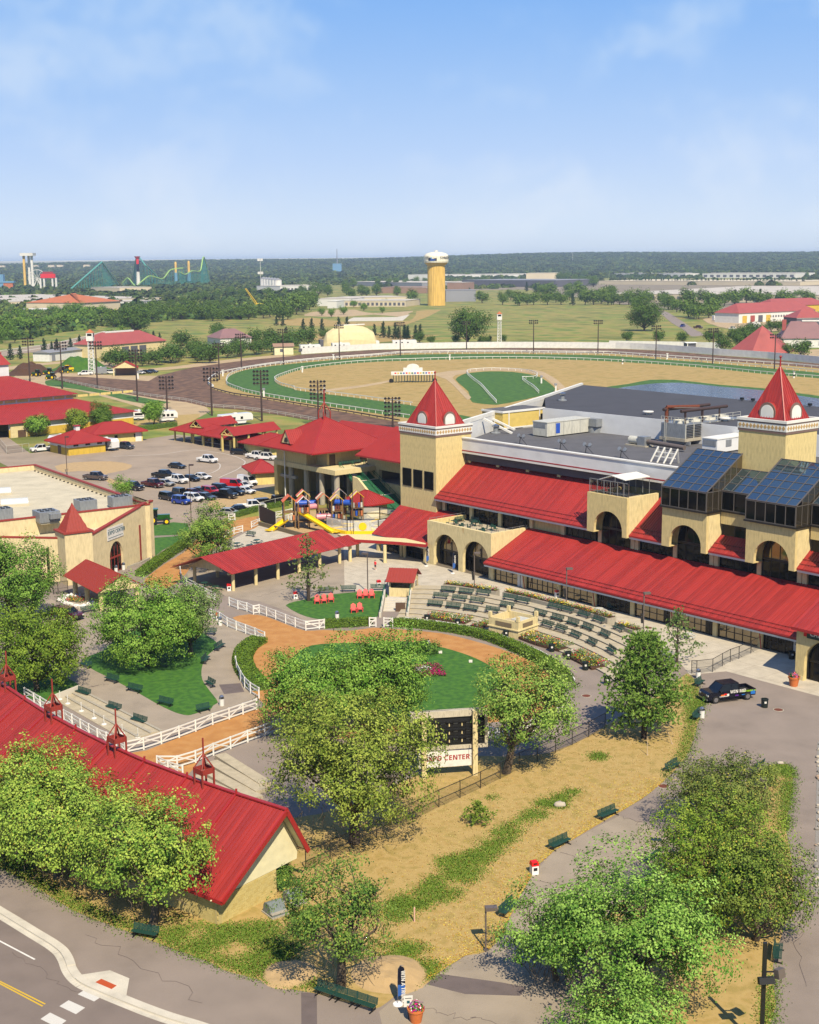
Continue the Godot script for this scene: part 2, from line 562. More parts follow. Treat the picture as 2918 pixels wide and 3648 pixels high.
func ground() -> void:
	var b:=MB.new()
	b.flat(pv([-9000,400,9000,400,9000,-11000,-9000,-11000]),-.05)
	struct("ground",b,"field")
	# the near paved area, with planted beds laid over it
	sheet("asphalt_yard",pv([-41.01,-122.11,-28.87,-82.75,-7.42,-80.95,27.23,-80.33,50.2,-150,64.5,-200.5,66,-221.5,14.1,-238.8,0,-250.6,-40.7,-264.9,-64.4,-279.6,-80.6,-243.4]),.0,"asphalt",-.2)
	sheet("walkway",smooth(pv([-44,-170.4,-47.9,-177.9,-44.3,-166.6,-41.8,-161.4,-39.1,-157.5,-34.7,-151.8,-30.13,-146.14,-30.13,-146.14,-26.83,-141.25,-25.57,-143.97,-22.5,-148.41,-20.9,-150.1,-19.5,-151.8,-18.1,-153.5,-17.5,-153.1,-20.5,-160.7,-22.4,-168.5,-22.6,-174.1,-21.7,-177.6,-20.8,-179.9,-22.9,-183.8,-26.2,-189.8,-28.5,-194,-31.2,-199.9,-34.5,-203.1,-37.7,-200.2,-41.4,-200.4,-45.4,-202,-46.6,-197.6,-48.8,-200.7,-49.2,-194.9,-54.3,-202.4,-55.4,-198]),true,2),.012,"asphalt_old",-.2)
	# the concrete plaza by the grandstand
	sheet("plaza",pv([-13.2,-266,-11.3,-229.8,-10.1,-206,-3.9,-204.9,-3.2,-198.8,.2,-204.8,13.5,-198.1,28.2,-181.2,28,-177.5,33.6,-167.6,33.9,-160.9,38.6,-162.2,47,-152.1,48.9,-150.1,56.3,-174.1,54.4,-186.7,31.6,-209.9,17.3,-223.7,-1,-250.6]),.012,"concrete",-.2)
	sheet("shelter_yard",pv([-30.6,-209.3,-27.9,-202.8,-22.4,-199.6,-17.8,-193.6,-14.8,-188,-13.1,-189.3,-18.4,-196.5,-16.9,-199.4,-14.5,-202.3,-10,-205.2,-11.1,-225,-13.2,-251.2,-25.1,-251.8,-38.6,-236.1,-35.6,-214.5]),.008,"asphalt_old",-.2)
	# lawns
	sheet("dry_lawn",smooth(pv([-37.13,-111.24,-34.84,-108.76,-30.69,-104.77,-26.72,-100.63,-22.23,-97.43,-19.56,-95.53,-14.77,-92.28,-13.63,-91.13,-12.05,-90.33,-10.22,-89.37,-8.59,-88.43,-6.85,-87.83,-2.74,-85.7,-1.84,-86.62,-1.09,-87.72,-.7,-87.87,.84,-88.99,1.9,-90.65,3.74,-92.89,4.82,-93.14,5.57,-93.76,6.82,-96.15,6.82,-97.31,7.84,-99.88,8.4,-102.17,9.68,-105.66,10.5,-107.95,11.9,-110.58,13.97,-113.05,16.78,-116.41,18.97,-118.99,21.65,-122.26,24.37,-126.5,26.92,-131.02,28.54,-134.81,30.08,-139.58,31.52,-144.26,33.4,-150.6,33.4,-150.1,33.8,-154.6,34,-159.9,33.6,-161.4,26.58,-149.9,21.48,-143.36,18.61,-139.15,14.13,-134.51,9.79,-133.57,5.44,-133.69,-2.61,-125.02,-5.96,-121.21,-11.39,-118.21,-16.41,-122.95,-28.78,-129.55,-45.85,-146.61,-48.6,-146.7]),true,2),.03,"dry_lawn",-.2)
	sheet("island_lawn",smooth(pv([37.14,-130.81,37.53,-129.56,37.06,-127.12,35.9,-123.4,34.34,-118.75,33,-114.41,31.83,-108.41,29.7,-100.65,27.56,-95.53,25.66,-90.87,23.46,-83.26,18.04,-81.19,11.94,-81.3,11.83,-86.52,12.99,-91.47,14.1,-96.96,16.32,-100.94,18.86,-104.55,27.4,-116.15,32.69,-126.59,34.76,-129.13]),true,3),.03,"dry_lawn",-.2)
	sheet("west_lawn",smooth(pv([-42,-170,-40.2,-166.2,-36.9,-162,-32.9,-156.8,-29,-151.4,-26.59,-148.54,-25.06,-147.56,-24.09,-148.38,-22.82,-149.62,-22.7,-150.9,-22.3,-152.1,-23.9,-156.5,-25.4,-160.9,-26.2,-166,-26.3,-170.8,-25.7,-174.5,-25.7,-176.8,-27.3,-180.2,-29.2,-183.4,-31.8,-186,-36.9,-186.2,-39.4,-181.9,-40.3,-174.1]),true,3),.035,"lawn",-.2)
	sheet("corner_lawn",smooth(pv([-45.8,-155.3,-42.3,-153,-41.7,-154.5,-39.6,-157,-39.3,-157.7,-40.6,-160.1,-41.6,-161.4,-43.7,-164,-47.8,-169.4,-49.4,-166.8,-49.5,-161.7]),true,3),.035,"lawn",-.2)
	sheet("chair_lawn",smooth(pv([-18.4,-197.2,-17.2,-199.4,-15.3,-200.8,-14.5,-202.3,-9.8,-204.4,-6.1,-205.4,-3.7,-205.3,-3.6,-199.9,-4.6,-193.1,-4.8,-189.6,-6.4,-189,-10.5,-188.8,-13.5,-189.3,-16,-192.1]),true,2),.035,"lawn",-.2)
	# the paddock: dirt walk and inner lawn
	sheet("dirt_walk",smooth(pv([-25.4,-190.4,-23.3,-192.1,-20.8,-190.9,-17.2,-186.1,-14.4,-182.8,-11.9,-183.2,-8.5,-182.6,-5.2,-184.1,-3,-183.6,-.9,-182.9,4.1,-180.9,8.2,-177.1,11.8,-172.8,14.6,-168.3,16.5,-163.5,17.4,-158.5,17.3,-153.3,16.28,-148.92,13.96,-144.8,9.91,-144.51,5.83,-143.03,1.82,-141.57,-2.86,-141.32,-10.55,-138.5,-14.79,-142.46,-17.14,-139.82,-19.41,-137.27,-21.56,-134.45,-22.49,-128.08,-25.98,-130.8,-29.59,-135.39,-27.64,-136.41,-24.53,-140.8,-22.08,-143.86,-20.68,-147.09,-17.9,-149.12,-16.7,-150.8,-18.9,-155.9,-18.3,-159.2,-19.5,-163.7,-20.3,-167.9,-20.4,-172.9,-19.7,-176.9,-19.8,-179.9,-21.5,-183.7,-23.6,-187]),true,2),.022,"orange_dirt",-.2)
	sheet("paddock_lawn",smooth(pv([-4.2,-176.3,-1.8,-177.1,-.9,-177.1,2.3,-175.5,5.5,-172.5,8.4,-168.5,10.6,-163.2,11.1,-157.7,9.8,-151.3,8.9,-150.5,6,-147.11,1.88,-145.57,-1.57,-145.27,-8.37,-146.3,-13,-154.3,-14.3,-152.1,-15.7,-158.1,-15.7,-165.6,-15,-171,-13.1,-175.5,-9.1,-176.5]),true,3),.035,"lawn",-.2)
	sheet("bridle_path",smooth(pv([-42.3,-213.1,-42.3,-218.2,-41.3,-226.4,-39.6,-235.2,-39.2,-245.7,-37.8,-254.9,-35,-263.3,-32,-268.3,-29.9,-269.5,-29,-263,-29.5,-256.8,-32,-252.2,-33.4,-245.5,-35.2,-234.9,-36.5,-222.5,-36.8,-212.8,-38.9,-207.2]),true,2),.02,"orange_dirt",-.2)
	sheet("expo_lawn",pv([-49.8,-260.3,-46.1,-263.9,-43.1,-262.5,-41.3,-253.8,-41.8,-251.5,-47.8,-250.7]),.03,"lawn",-.2)
	sheet("expo_lawn",pv([-47.4,-248.6,-41.4,-250.6,-41.8,-245.9,-43.7,-237.4,-44.1,-231.9]),.03,"lawn",-.2)
	sheet("expo_lawn",pv([-51.7,-270.7,-50.7,-273.3,-46.8,-267.8,-47.4,-265.9,-50.6,-265.4]),.03,"lawn",-.2)
	# parking lot and the yards around it
	sheet("parking_lot",pv([-126.3,-410.5,-117.8,-401.1,-101.3,-365.1,-96.8,-370.7,-88.9,-375,-80.8,-384.7,-76,-392.3,-68.3,-402.9,-58,-393.6,-46.3,-379.4,-35.9,-366.2,-29.6,-305.4,-28.3,-286.3,-32.7,-279.2,-36.4,-268.5,-38.2,-256.1,-42,-258.7,-51.2,-262.9,-65.4,-284,-87.1,-317.7,-111.2,-360]),.012,"lot",-.2)
	sheet("sandy_patch",smooth(pv([-88.7,-341,-85.6,-347.1,-76.5,-348.6,-69.6,-341.8,-69.2,-333.6,-72.7,-327.9,-70.5,-320.3,-66.5,-314.6,-60.9,-307.3,-64.7,-305.9,-69.9,-314.8,-75.6,-330.1,-80.8,-332.4,-84,-330.6]),true,2),.018,"sand",-.2)
	sheet("sandy_patch",smooth(pv([-42.4,-287.1,-39.3,-291.5,-35.1,-295.9,-31.9,-291,-28.3,-286.3,-32.5,-277.8,-37.2,-275.3,-41.3,-279.7]),true,2),.018,"sand",-.2)
	sheet("lot_grass",smooth(pv([-34.7,-295.9,-32.6,-302.2,-30.6,-307.1,-27.8,-292.3,-28.5,-287.8,-31.6,-288]),true,2),.024,"dry_lawn",-.2)
	sheet("play_ground",pv([-26.3,-266.1,-22.7,-274.8,-13.6,-276.1,-13,-252.2,-16.9,-249.4,-19.5,-249.5,-23.6,-256.8,-26.1,-261]),.02,"sand",-.2)
	sheet("picnic_yard",pv([-32.4,-246.5,-28.7,-260.5,-19.8,-248.1,-16.9,-248,-23.6,-236.4,-30.1,-227.8,-31.7,-232.8]),.016,"concrete",-.2)
	# yards left of the lot
	sheet("yard_grass",smooth(pv([-87,-432.1,-81.8,-448.7,-69.7,-458.5,-69.2,-433.9,-72.6,-424.4,-75.9,-415.4,-82.2,-419]),true,2),.012,"dry_lawn",-.2)
	sheet("barn_yard",smooth(pv([-175,-604,-176,-644,-152,-634,-113,-616,-104,-635,-74.4,-490.6,-67.3,-465.8,-71.5,-434.1,-79.2,-452.1,-105,-502,-135,-554,-149,-566,-158,-584]),true,2),.008,"tan_dirt",-.2)
	sheet("barn_grass",smooth(pv([-157,-596,-154,-602,-125,-553,-92,-505,-85.8,-496,-94,-492.5,-107,-511,-121,-537,-143,-565,-150,-572]),true,2),.03,"turf",-.2)

func track() -> void:
	var outer:=pv([115,-770,60,-787,-2,-780,-20,-781,-58,-746,-81,-712,-101,-677,-106,-651,-112,-617,-111,-589,-125,-599,-144,-614,-156,-619,-154,-599,-123,-552,-94,-512,-80.6,-497.7,-68.9,-477.7,-58.3,-470.8,-44.2,-454.4,-32.4,-437.5,-21.1,-420.1,-3.3,-392.1,12.1,-375,48.1,-318.2,78.4,-268.9,105.1,-297.1,207,-591,193,-647,177,-680,159,-709,136,-751])
	sheet("racetrack",outer,.03,"track_dirt",-.2)
	var verge:=smooth(pv([191,-546,185,-621,149,-676,127,-705,106,-733,89,-737,44,-752,-2,-749,-19,-730,-43,-709,-65,-678,-78,-646,-85,-619,-85,-589,-83,-571,-78,-551,-79,-550,-67,-524,-55,-508,-38.2,-482.1,-20,-455.9,-2.8,-428.2,13.3,-411,40.7,-360.6,88.8,-315.5,117.5,-333.1]),true,3)
	sheet("verge",verge,.06,"dry_infield",-.2)
	var turf_out:=smooth(pv([186,-530,178,-596,163,-624,145,-656,124,-688,104,-715,88,-724,44,-738,-2,-737,-18,-721,-42,-698,-61,-674,-75,-647,-79,-617,-78,-593,-74,-564,-65,-538,-65,-537,-55,-518,-39.1,-493.6,-20.4,-467.3,.3,-438,10,-423.9,42.9,-380.4,94.1,-334.7,120.4,-341.3]),true,3)
	sheet("turf_course",turf_out,.09,"turf",-.2)
	var turf_in:=smooth(pv([177,-506,170,-568,154,-591,138,-624,118,-654,98,-675,83,-687,54,-700,23,-699,-2,-692,-11,-690,-29,-677,-48,-647,-56,-607,-57,-587,-52,-561,-45,-544,-45,-541,-38,-530,-22,-510,-8.3,-490.6,1.4,-477.1,18.3,-443.4,45.4,-402.4,100,-356.3,124.9,-354.5]),true,3)
	sheet("infield",turf_in,.12,"dry_infield",-.2)
	sheet("infield_green",smooth(pv([20,-581,25,-609,29,-615,37,-621,47,-616,55,-596,57,-571,57,-533,53,-514,48,-505,30.7,-476.3,22.7,-485.4,23,-526]),true,3),.15,"turf",-.2)
	sheet("infield_track",smooth(pv([11,-608,18,-624,27,-631,43,-638,58,-625,61,-601,62,-571,61,-527,58,-520,58,-538,58,-571,57,-599,48,-620,37,-625,29,-619,25,-611,21,-603,19,-588,21,-542,23,-503,21.3,-494.1,19,-537,16,-582]),true,2),.18,"tan_dirt",-.2)
	sheet("infield_trail",smooth(pv([-33,-540,-19,-557,-8,-579,-7,-573,-18,-549,-32,-532]),true,2),.18,"tan_dirt",-.2)
	sheet("pond_bank",smooth(pv([73,-531,79,-541,88,-551,100,-569,110,-568,123,-544,136,-527,145,-504,154.3,-476.7,123.3,-379.4,52.9,-385]),true,2),.16,"turf",-.2)
	sheet("pond",smooth(pv([73,-519,85,-538,99,-552,110,-554,121,-536,133,-520,142.4,-494.3,150.5,-464.8,123.3,-379.4,52.9,-385]),true,2),.2,"water",-.2)

func far_ground() -> void:
	sheet("meadow",smooth(pv([-130,-909,-109,-966,1,-900,44,-879,129,-864,180,-868,199,-1008,229,-1254,196,-1355,70,-1390,-3,-1411,4,-1048,-62,-1024,-164,-1103,-183,-1128,-190,-1032]),true,2),.03,"field")
	sheet("building_site",smooth(pv([-95,-1280,-94,-1369,-73,-1430,-54,-1425,-33,-1322,5,-1375,1,-1313,-3,-1230,-32,-1292,-59,-1249]),true,2),.09,"tan_dirt")
	sheet("concrete_pad",pv([-52,-1155,-48,-1228,-9,-1231,2,-1284,-4,-1156]),.14,"concrete_pale")
	sheet("dry_slope",smooth(pv([-104,-1203,-85,-1237,-52,-1144,2,-1143,9,-1374,34,-1401,-3,-1069,-27,-1074,-74,-1074,-106,-1112]),true,2),.07,"dry_infield")
	sheet("dry_band",smooth(pv([-135,-833,-124,-831,-103,-845,-70,-899,-29,-839,22,-926,-2,-930,-42,-986,-89,-931]),true,2),.06,"dry_infield")
	sheet("industrial_yard",smooth(pv([48,-1737,114,-2265,194,-2274,214,-1980,229,-1534,253,-1408,272,-1215,319,-1230,394,-1300,816,-2701,402,-2964,397,-3561,91,-3794]),true,2),.05,"far_lot")
	sheet("highway",smooth(pv([-238,-782,-229,-824,-225,-872,-222,-955,-225,-1030,-209,-960,-203,-856,-210,-810,-220,-770,-224,-737]),true,2),.15,"lot")
	for k in [[[-239,-798,-224,-869,-222,-952,-224,-1024]],[[-225,-785,-217,-836,-211,-889,-214,-977]]]:
		sheet("road_kerb",band(pv(k[0]),-.8,.8),.3,"concrete_pale")
	sheet("service_road",smooth(pv([241,-1343,218,-1176,203,-1065,193,-973,181,-882,192,-894,201,-972,218,-1105,233,-1225,241,-1295]),true,2),.15,"asphalt")
	sheet("gravel_road",band(smooth(pv([-196,-663,-186,-693,-167,-715,-128,-647,-109,-667,-99,-689,-87,-713,-65,-742]),false,2),-6.0,6.0),.1,"tan_dirt")
	sheet("stable_yard",smooth(pv([239,-1123,266,-1190,302,-1207,383,-1303,293,-988,266,-959,232,-924,225,-1002]),true,2),.1,"tan_dirt")
	sheet("sand_lot",smooth(pv([208,-735,229,-752,198,-649,196,-682]),true,2),.1,"tan_dirt")

# ---------- building kit ----------
# standing-seam roof on a flat slope: a, b eave left and right, c, d top right and left
func seam_roof(parent: Node,a: Vector3,b: Vector3,c: Vector3,d: Vector3,pitch: float,m,joined:=false,called:="roof_panel") -> void:
	var ex:=(b-a).normalized()
	var nn:=ex.cross(d-a)
	if nn.length()<.01: nn=ex.cross(c-a)
	nn=nn.normalized()
	if nn.y<.0: nn=-nn
	var ey:=nn.cross(ex)
	if ey.dot(((c+d)*.5)-((a+b)*.5))<.0: ey=-ey
	var poly:=PackedVector2Array()
	for q in [a,b,c,d]:
		var e:=W((q-a).dot(ex),(q-a).dot(ey))
		if poly.is_empty() or poly[poly.size()-1].distance_to(e)>.02: poly.append(e)
	var lo:=1e9
	var hi:=-1e9
	for q in poly:
		lo=minf(lo,q.x)
		hi=maxf(hi,q.x)
	var count:=maxi(1,roundi((hi-lo)/pitch))
	var w:=(hi-lo)/count
	var all:=MB.new()
	var frame:=Basis(ex,ey,ex.cross(ey))
	var up:=1.0 if ex.cross(ey).dot(nn)>.0 else -1.0
	for i in count:
		var x0:=lo+w*i
		var strip:=pv([x0,-99,x0+w,-99,x0+w,99,x0,99])
		for piece in Geometry2D.intersect_polygons(poly,strip):
			var loc:=PackedVector2Array()
			var y0:=99.0
			var y1:=-99.0
			var key:="%d" % int(up)
			for q in piece:
				var e:=W(q.x-x0,q.y)
				loc.append(e)
				key += "_%.2f_%.2f" % [e.x,e.y]
				if e.x<w*.2:
					y0=minf(y0,e.y)
					y1=maxf(y1,e.y)
			if loc.size()<3: continue
			if joined:
				var o:=a+ex*x0
				all.extrude(loc,o,ex,ey,-nn*.06)
				if y1-y0>.15: all.bar(o+ey*y0+nn*.02,o+ey*y1+nn*.02,.06,.1)
				continue
			if not mesh_cache.has(key):
				var s:=MB.new()
				s.extrude(loc,Vector3.ZERO,Vector3.RIGHT,UP,V(0,0,-.06*up))
				if y1-y0>.15: s.box(-.025,.025,y0,y1,-.02,.055) if up>.0 else s.box(-.025,.025,y0,y1,-.055,.02)
				mesh_cache[key]=s.mesh()
			var p:=obj(called,mesh_cache[key],m+["","_a","_b"][rng.randi() % 3] if m is String and M.has(m+"_a") else m,parent)
			p.transform=Transform3D(frame,a+ex*x0)
	if joined: obj("roof",all,m,parent)

func shared_box(s: Vector3) -> BoxMesh:
	var key:="b%.3f_%.3f_%.3f" % [s.x,s.y,s.z]
	if not mesh_cache.has(key):
		var q:=BoxMesh.new()
		q.size=s
		mesh_cache[key]=q
	return mesh_cache[key]

func put_box(called: String,parent: Node,t: Transform3D,s: Vector3,m) -> MeshInstance3D:
	var o:=obj(called,shared_box(s),m,parent)
	o.transform=t
	return o

func bx(called: String,parent: Node,x0: float,x1: float,y0: float,y1: float,z0: float,z1: float,m) -> MeshInstance3D:
	return put_box(called,parent,Transform3D(Basis(),V((x0+x1)/2,(y0+y1)/2,(z0+z1)/2)),V(x1-x0,y1-y0,z1-z0),m)

# glass wall: t has its origin at the lower left corner, x along, y up (or up the slope), z outward
func glazing(parent: Node,t: Transform3D,w: float,h: float,cols: int,rows: Array,glass,frame,bar:=.08) -> void:
	var cw:=w/cols
	var y:=.0
	for r in rows:
		var rh: float=h*r
		for i in cols:
			var tilt:=Basis.from_euler(V(rng.randf_range(-.006,.006),rng.randf_range(-.006,.006),0))
			put_box("pane",parent,t*Transform3D(tilt,V((i+.5)*cw,y+rh/2,0)),V(cw-bar*.6,rh-bar*.6,.02),glass)
		y += rh
		put_box("mullion",parent,t*Transform3D(Basis(),V(w/2,minf(y,h-bar/2),.02)),V(w,bar,.1),frame)
	put_box("mullion",parent,t*Transform3D(Basis(),V(w/2,bar/2,.02)),V(w,bar,.1),frame)
	for i in cols+1:
		put_box("mullion",parent,t*Transform3D(Basis(),V(clampf(i*cw,bar/2,w-bar/2),h/2,.024)),V(bar,h,.1),frame)

# the opening of an arch: straight jambs from y0 to ys, half ellipse to yt
func arch(x0: float,x1: float,y0: float,ys: float,yt: float,k:=14) -> PackedVector2Array:
	var p:=pv([x0,y0])
	for i in k+1:
		var a:=PI-PI*i/k
		p.append(W((x0+x1)/2+(x1-x0)/2*cos(a),ys+(yt-ys)*sin(a)))
	p.append(W(x1,y0))
	return p

# panes of an arched window: each pane is cut to the arch
func arch_glazing(parent: Node,shape: PackedVector2Array,t: Transform3D,cols: int,ys: Array,glass_low,glass_high,frame) -> void:
	var x0:=shape[0].x
	var x1:=shape[shape.size()-1].x
	var cw:=(x1-x0)/cols
	for j in ys.size()-1:
		for i in cols:
			var cell:=pv([x0+cw*i+.04,ys[j]+.04,x0+cw*(i+1)-.04,ys[j]+.04,x0+cw*(i+1)-.04,ys[j+1]-.04,x0+cw*i+.04,ys[j+1]-.04])
			for piece in Geometry2D.intersect_polygons(shape,cell):
				var b:=MB.new()
				b.extrude(piece,V(0,0,rng.randf_range(-.004,.004)),Vector3.RIGHT,UP,V(0,0,-.02))
				obj("pane",b,glass_low if j==0 and ys.size()>2 else glass_high,parent).transform=t
	var fr:=MB.new()
	for i in range(1,cols):
		var x:=x0+cw*i
		var u:=(x-(x0+x1)/2)/((x1-x0)/2)
		var top: float=ys[ys.size()-1]
		for q in range(1,shape.size()-1):
			if (shape[q].x-x)*(shape[q+1].x-x)<=.0 and shape[q+1].x>shape[q].x:
				top=lerpf(shape[q].y,shape[q+1].y,(x-shape[q].x)/(shape[q+1].x-shape[q].x))
		fr.box(x-.04,x+.04,ys[0],top,-.04,.05)
	for j in range(0,ys.size()-1):
		fr.box(x0,x1,ys[j],ys[j]+(.3 if j==1 else .1),-.042,.055)
	for q in shape.size()-1:
		fr.bar(V(shape[q].x,shape[q].y,.0),V(shape[q+1].x,shape[q+1].y,.0),.09,.09)
	obj("window_frame",fr,frame,parent).transform=t

func arched_wall(called: String,parent: Node,x0: float,x1: float,y0: float,y1: float,arches: Array,z: float,thick: float,m) -> void:
	var p:=pv([x0,y0,x0,y1,x1,y1,x1,y0])
	for i in range(arches.size()-1,-1,-1):
		var a: PackedVector2Array=arches[i].duplicate()
		a.reverse()
		p.append_array(a)
	var b:=MB.new()
	b.extrude(p,V(0,0,z),Vector3.RIGHT,UP,V(0,0,-thick))
	obj(called,b,m,parent)

func ident(x: float,y: float,z: float) -> Transform3D:
	return Transform3D(Basis(),V(x,y,z))

# diamonds round a cornice band
func diamonds(parent: Node,t: Transform3D,w: float,y: float,s: float) -> void:
	var k:=int(w/(s*1.75))
	var key:="dia%.2f" % s
	if not mesh_cache.has(key):
		var b:=MB.new()
		b.extrude(pv([-s*.8,0,0,s,s*.8,0,0,-s]),Vector3.ZERO,Vector3.RIGHT,UP,V(0,0,-.04))
		mesh_cache[key]=b.mesh()
	for i in k:
		obj("diamond",mesh_cache[key],"diamond_tan",parent).transform=t*ident(w*(i+.5)/k,y,.03)

# square tower roofed with a pyramid and arched dormers
func tower(parent: Node,x0: float,x1: float,z0: float,z1: float,y0: float,yc: float,ya: float) -> void:
	var cx:=(x0+x1)/2
	var cz:=(z0+z1)/2
	bx("tower_wall",parent,x0,x1,y0,yc-1.5,z0,z1,"stucco")
	bx("cornice",parent,x0-.10,x1+.10,yc-1.85,yc-1.5,z0-.10,z1+.10,"cornice_brown")
	bx("cornice_band",parent,x0-.14,x1+.14,yc-1.5,yc-.55,z0-.14,z1+.14,"white_wall")
	bx("cornice",parent,x0-.18,x1+.18,yc-.55,yc-.35,z0-.18,z1+.18,"cornice_brown")
	var cap:=MB.new()
	for e in [[x0-.25,x1+.25,z1-.15,z1+.25],[x0-.25,x1+.25,z0-.25,z0+.15],[x0-.25,x0+.15,z0+.15,z1-.15],[x1-.15,x1+.25,z0+.15,z1-.15]]:
		cap.box(e[0],e[1],yc-.35,yc,e[2],e[3])
	obj("parapet_cap",cap,"white_wall",parent)
	bx("tower_roof_deck",parent,x0-.1,x1+.1,yc-.35,yc-.3,z0-.1,z1+.1,"gravel_roof")
	diamonds(parent,Transform3D(Basis(),V(x0,yc-1.02,z1+.14)),x1-x0,0,.34)
	diamonds(parent,Transform3D(Basis(UP,PI/2),V(x1+.14,yc-1.02,z1)),z1-z0,0,.34)
	diamonds(parent,Transform3D(Basis(UP,-PI/2),V(x0-.14,yc-1.02,z0)),z1-z0,0,.34)
	var i:=.8
	var e:=[V(x0+i,yc-.25,z1-i),V(x1-i,yc-.25,z1-i),V(x1-i,yc-.25,z0+i),V(x0+i,yc-.25,z0+i)]
	var ap:=V(cx,ya,cz)
	for q in 4: seam_roof(parent,e[q],e[(q+1) % 4],ap,ap,.45,"red_roof")
	var hip:=MB.new()
	for q in 4: hip.bar(e[q]+UP*.06,ap+UP*.06,.14,.1)
	obj("hip_cap",hip,"red_trim",parent)
	var fin:=MB.new()
	fin.tube(ap-V(0,.4,0),ap+V(0,1.2,0),.14,.09,8)
	fin.ball(ap+V(0,1.3,0),Vector3.ONE*.2,8)
	obj("finial",fin,"red_trim",parent)
	# dormers: half-round red hoods with a white front
	for f in [[V(cx,yc-.2,z1-1.0),.0],[V(x1-1.0,yc-.2,cz),PI/2],[V(x0+1.0,yc-.2,cz),-PI/2]]:
		var t:=Transform3D(Basis(UP,f[1]),f[0])
		var r:=1.05
		var ar:=arch(-r,r,0,1.05,2.1)
		var hood:=MB.new()
		hood.extrude(arch(-r-.28,r+.28,0,1.05,2.42),V(0,0,-.12),Vector3.RIGHT,UP,V(0,0,-2.2))
		obj("dormer_hood",hood,"red_roof",parent).transform=t
		var trim:=MB.new()
		trim.extrude(arch(-r-.3,r+.3,0,1.05,2.45),V(0,0,0),Vector3.RIGHT,UP,V(0,0,-.12))
		obj("dormer_trim",trim,"cornice_brown",parent).transform=t
		var face:=MB.new()
		face.extrude(ar,V(0,0,.05),Vector3.RIGHT,UP,V(0,0,-.05))
		obj("dormer_face",face,"white_wall",parent).transform=t

# ---------- plants ----------
var leaf_gain:=1.08
func leaf_at(b: MB,p: Vector3,n: Vector3,l: float,w: float) -> void:
	var t:=V(rng.randfn(),rng.randfn(),rng.randfn())
	var a:=n.cross(t).normalized()
	var d:=a.cross(n).normalized()
	a *= l*.5
	d *= w*.5
	b.v.append(p-a); b.v.append(p+a); b.v.append(p+d)
	b.v.append(p-a); b.v.append(p-d); b.v.append(p+a)
	for i in 6:
		b.n.append(n)
		b.c.append(b.col)

func limb(b: MB,p0: Vector3,p1: Vector3,r0: float,r1: float,bend: float,k:=6) -> void:
	var last:=p0
	var off:=V(rng.randfn(),rng.randfn()*.4,rng.randfn())*bend
	for i in range(1,5):
		var t:=i/4.0
		var q:=p0.lerp(p1,t)+off*sin(t*PI)*p0.distance_to(p1)*.25
		b.tube(last,q,lerpf(r0,r1,t-.25),lerpf(r0,r1,t),k,false)
		last=q

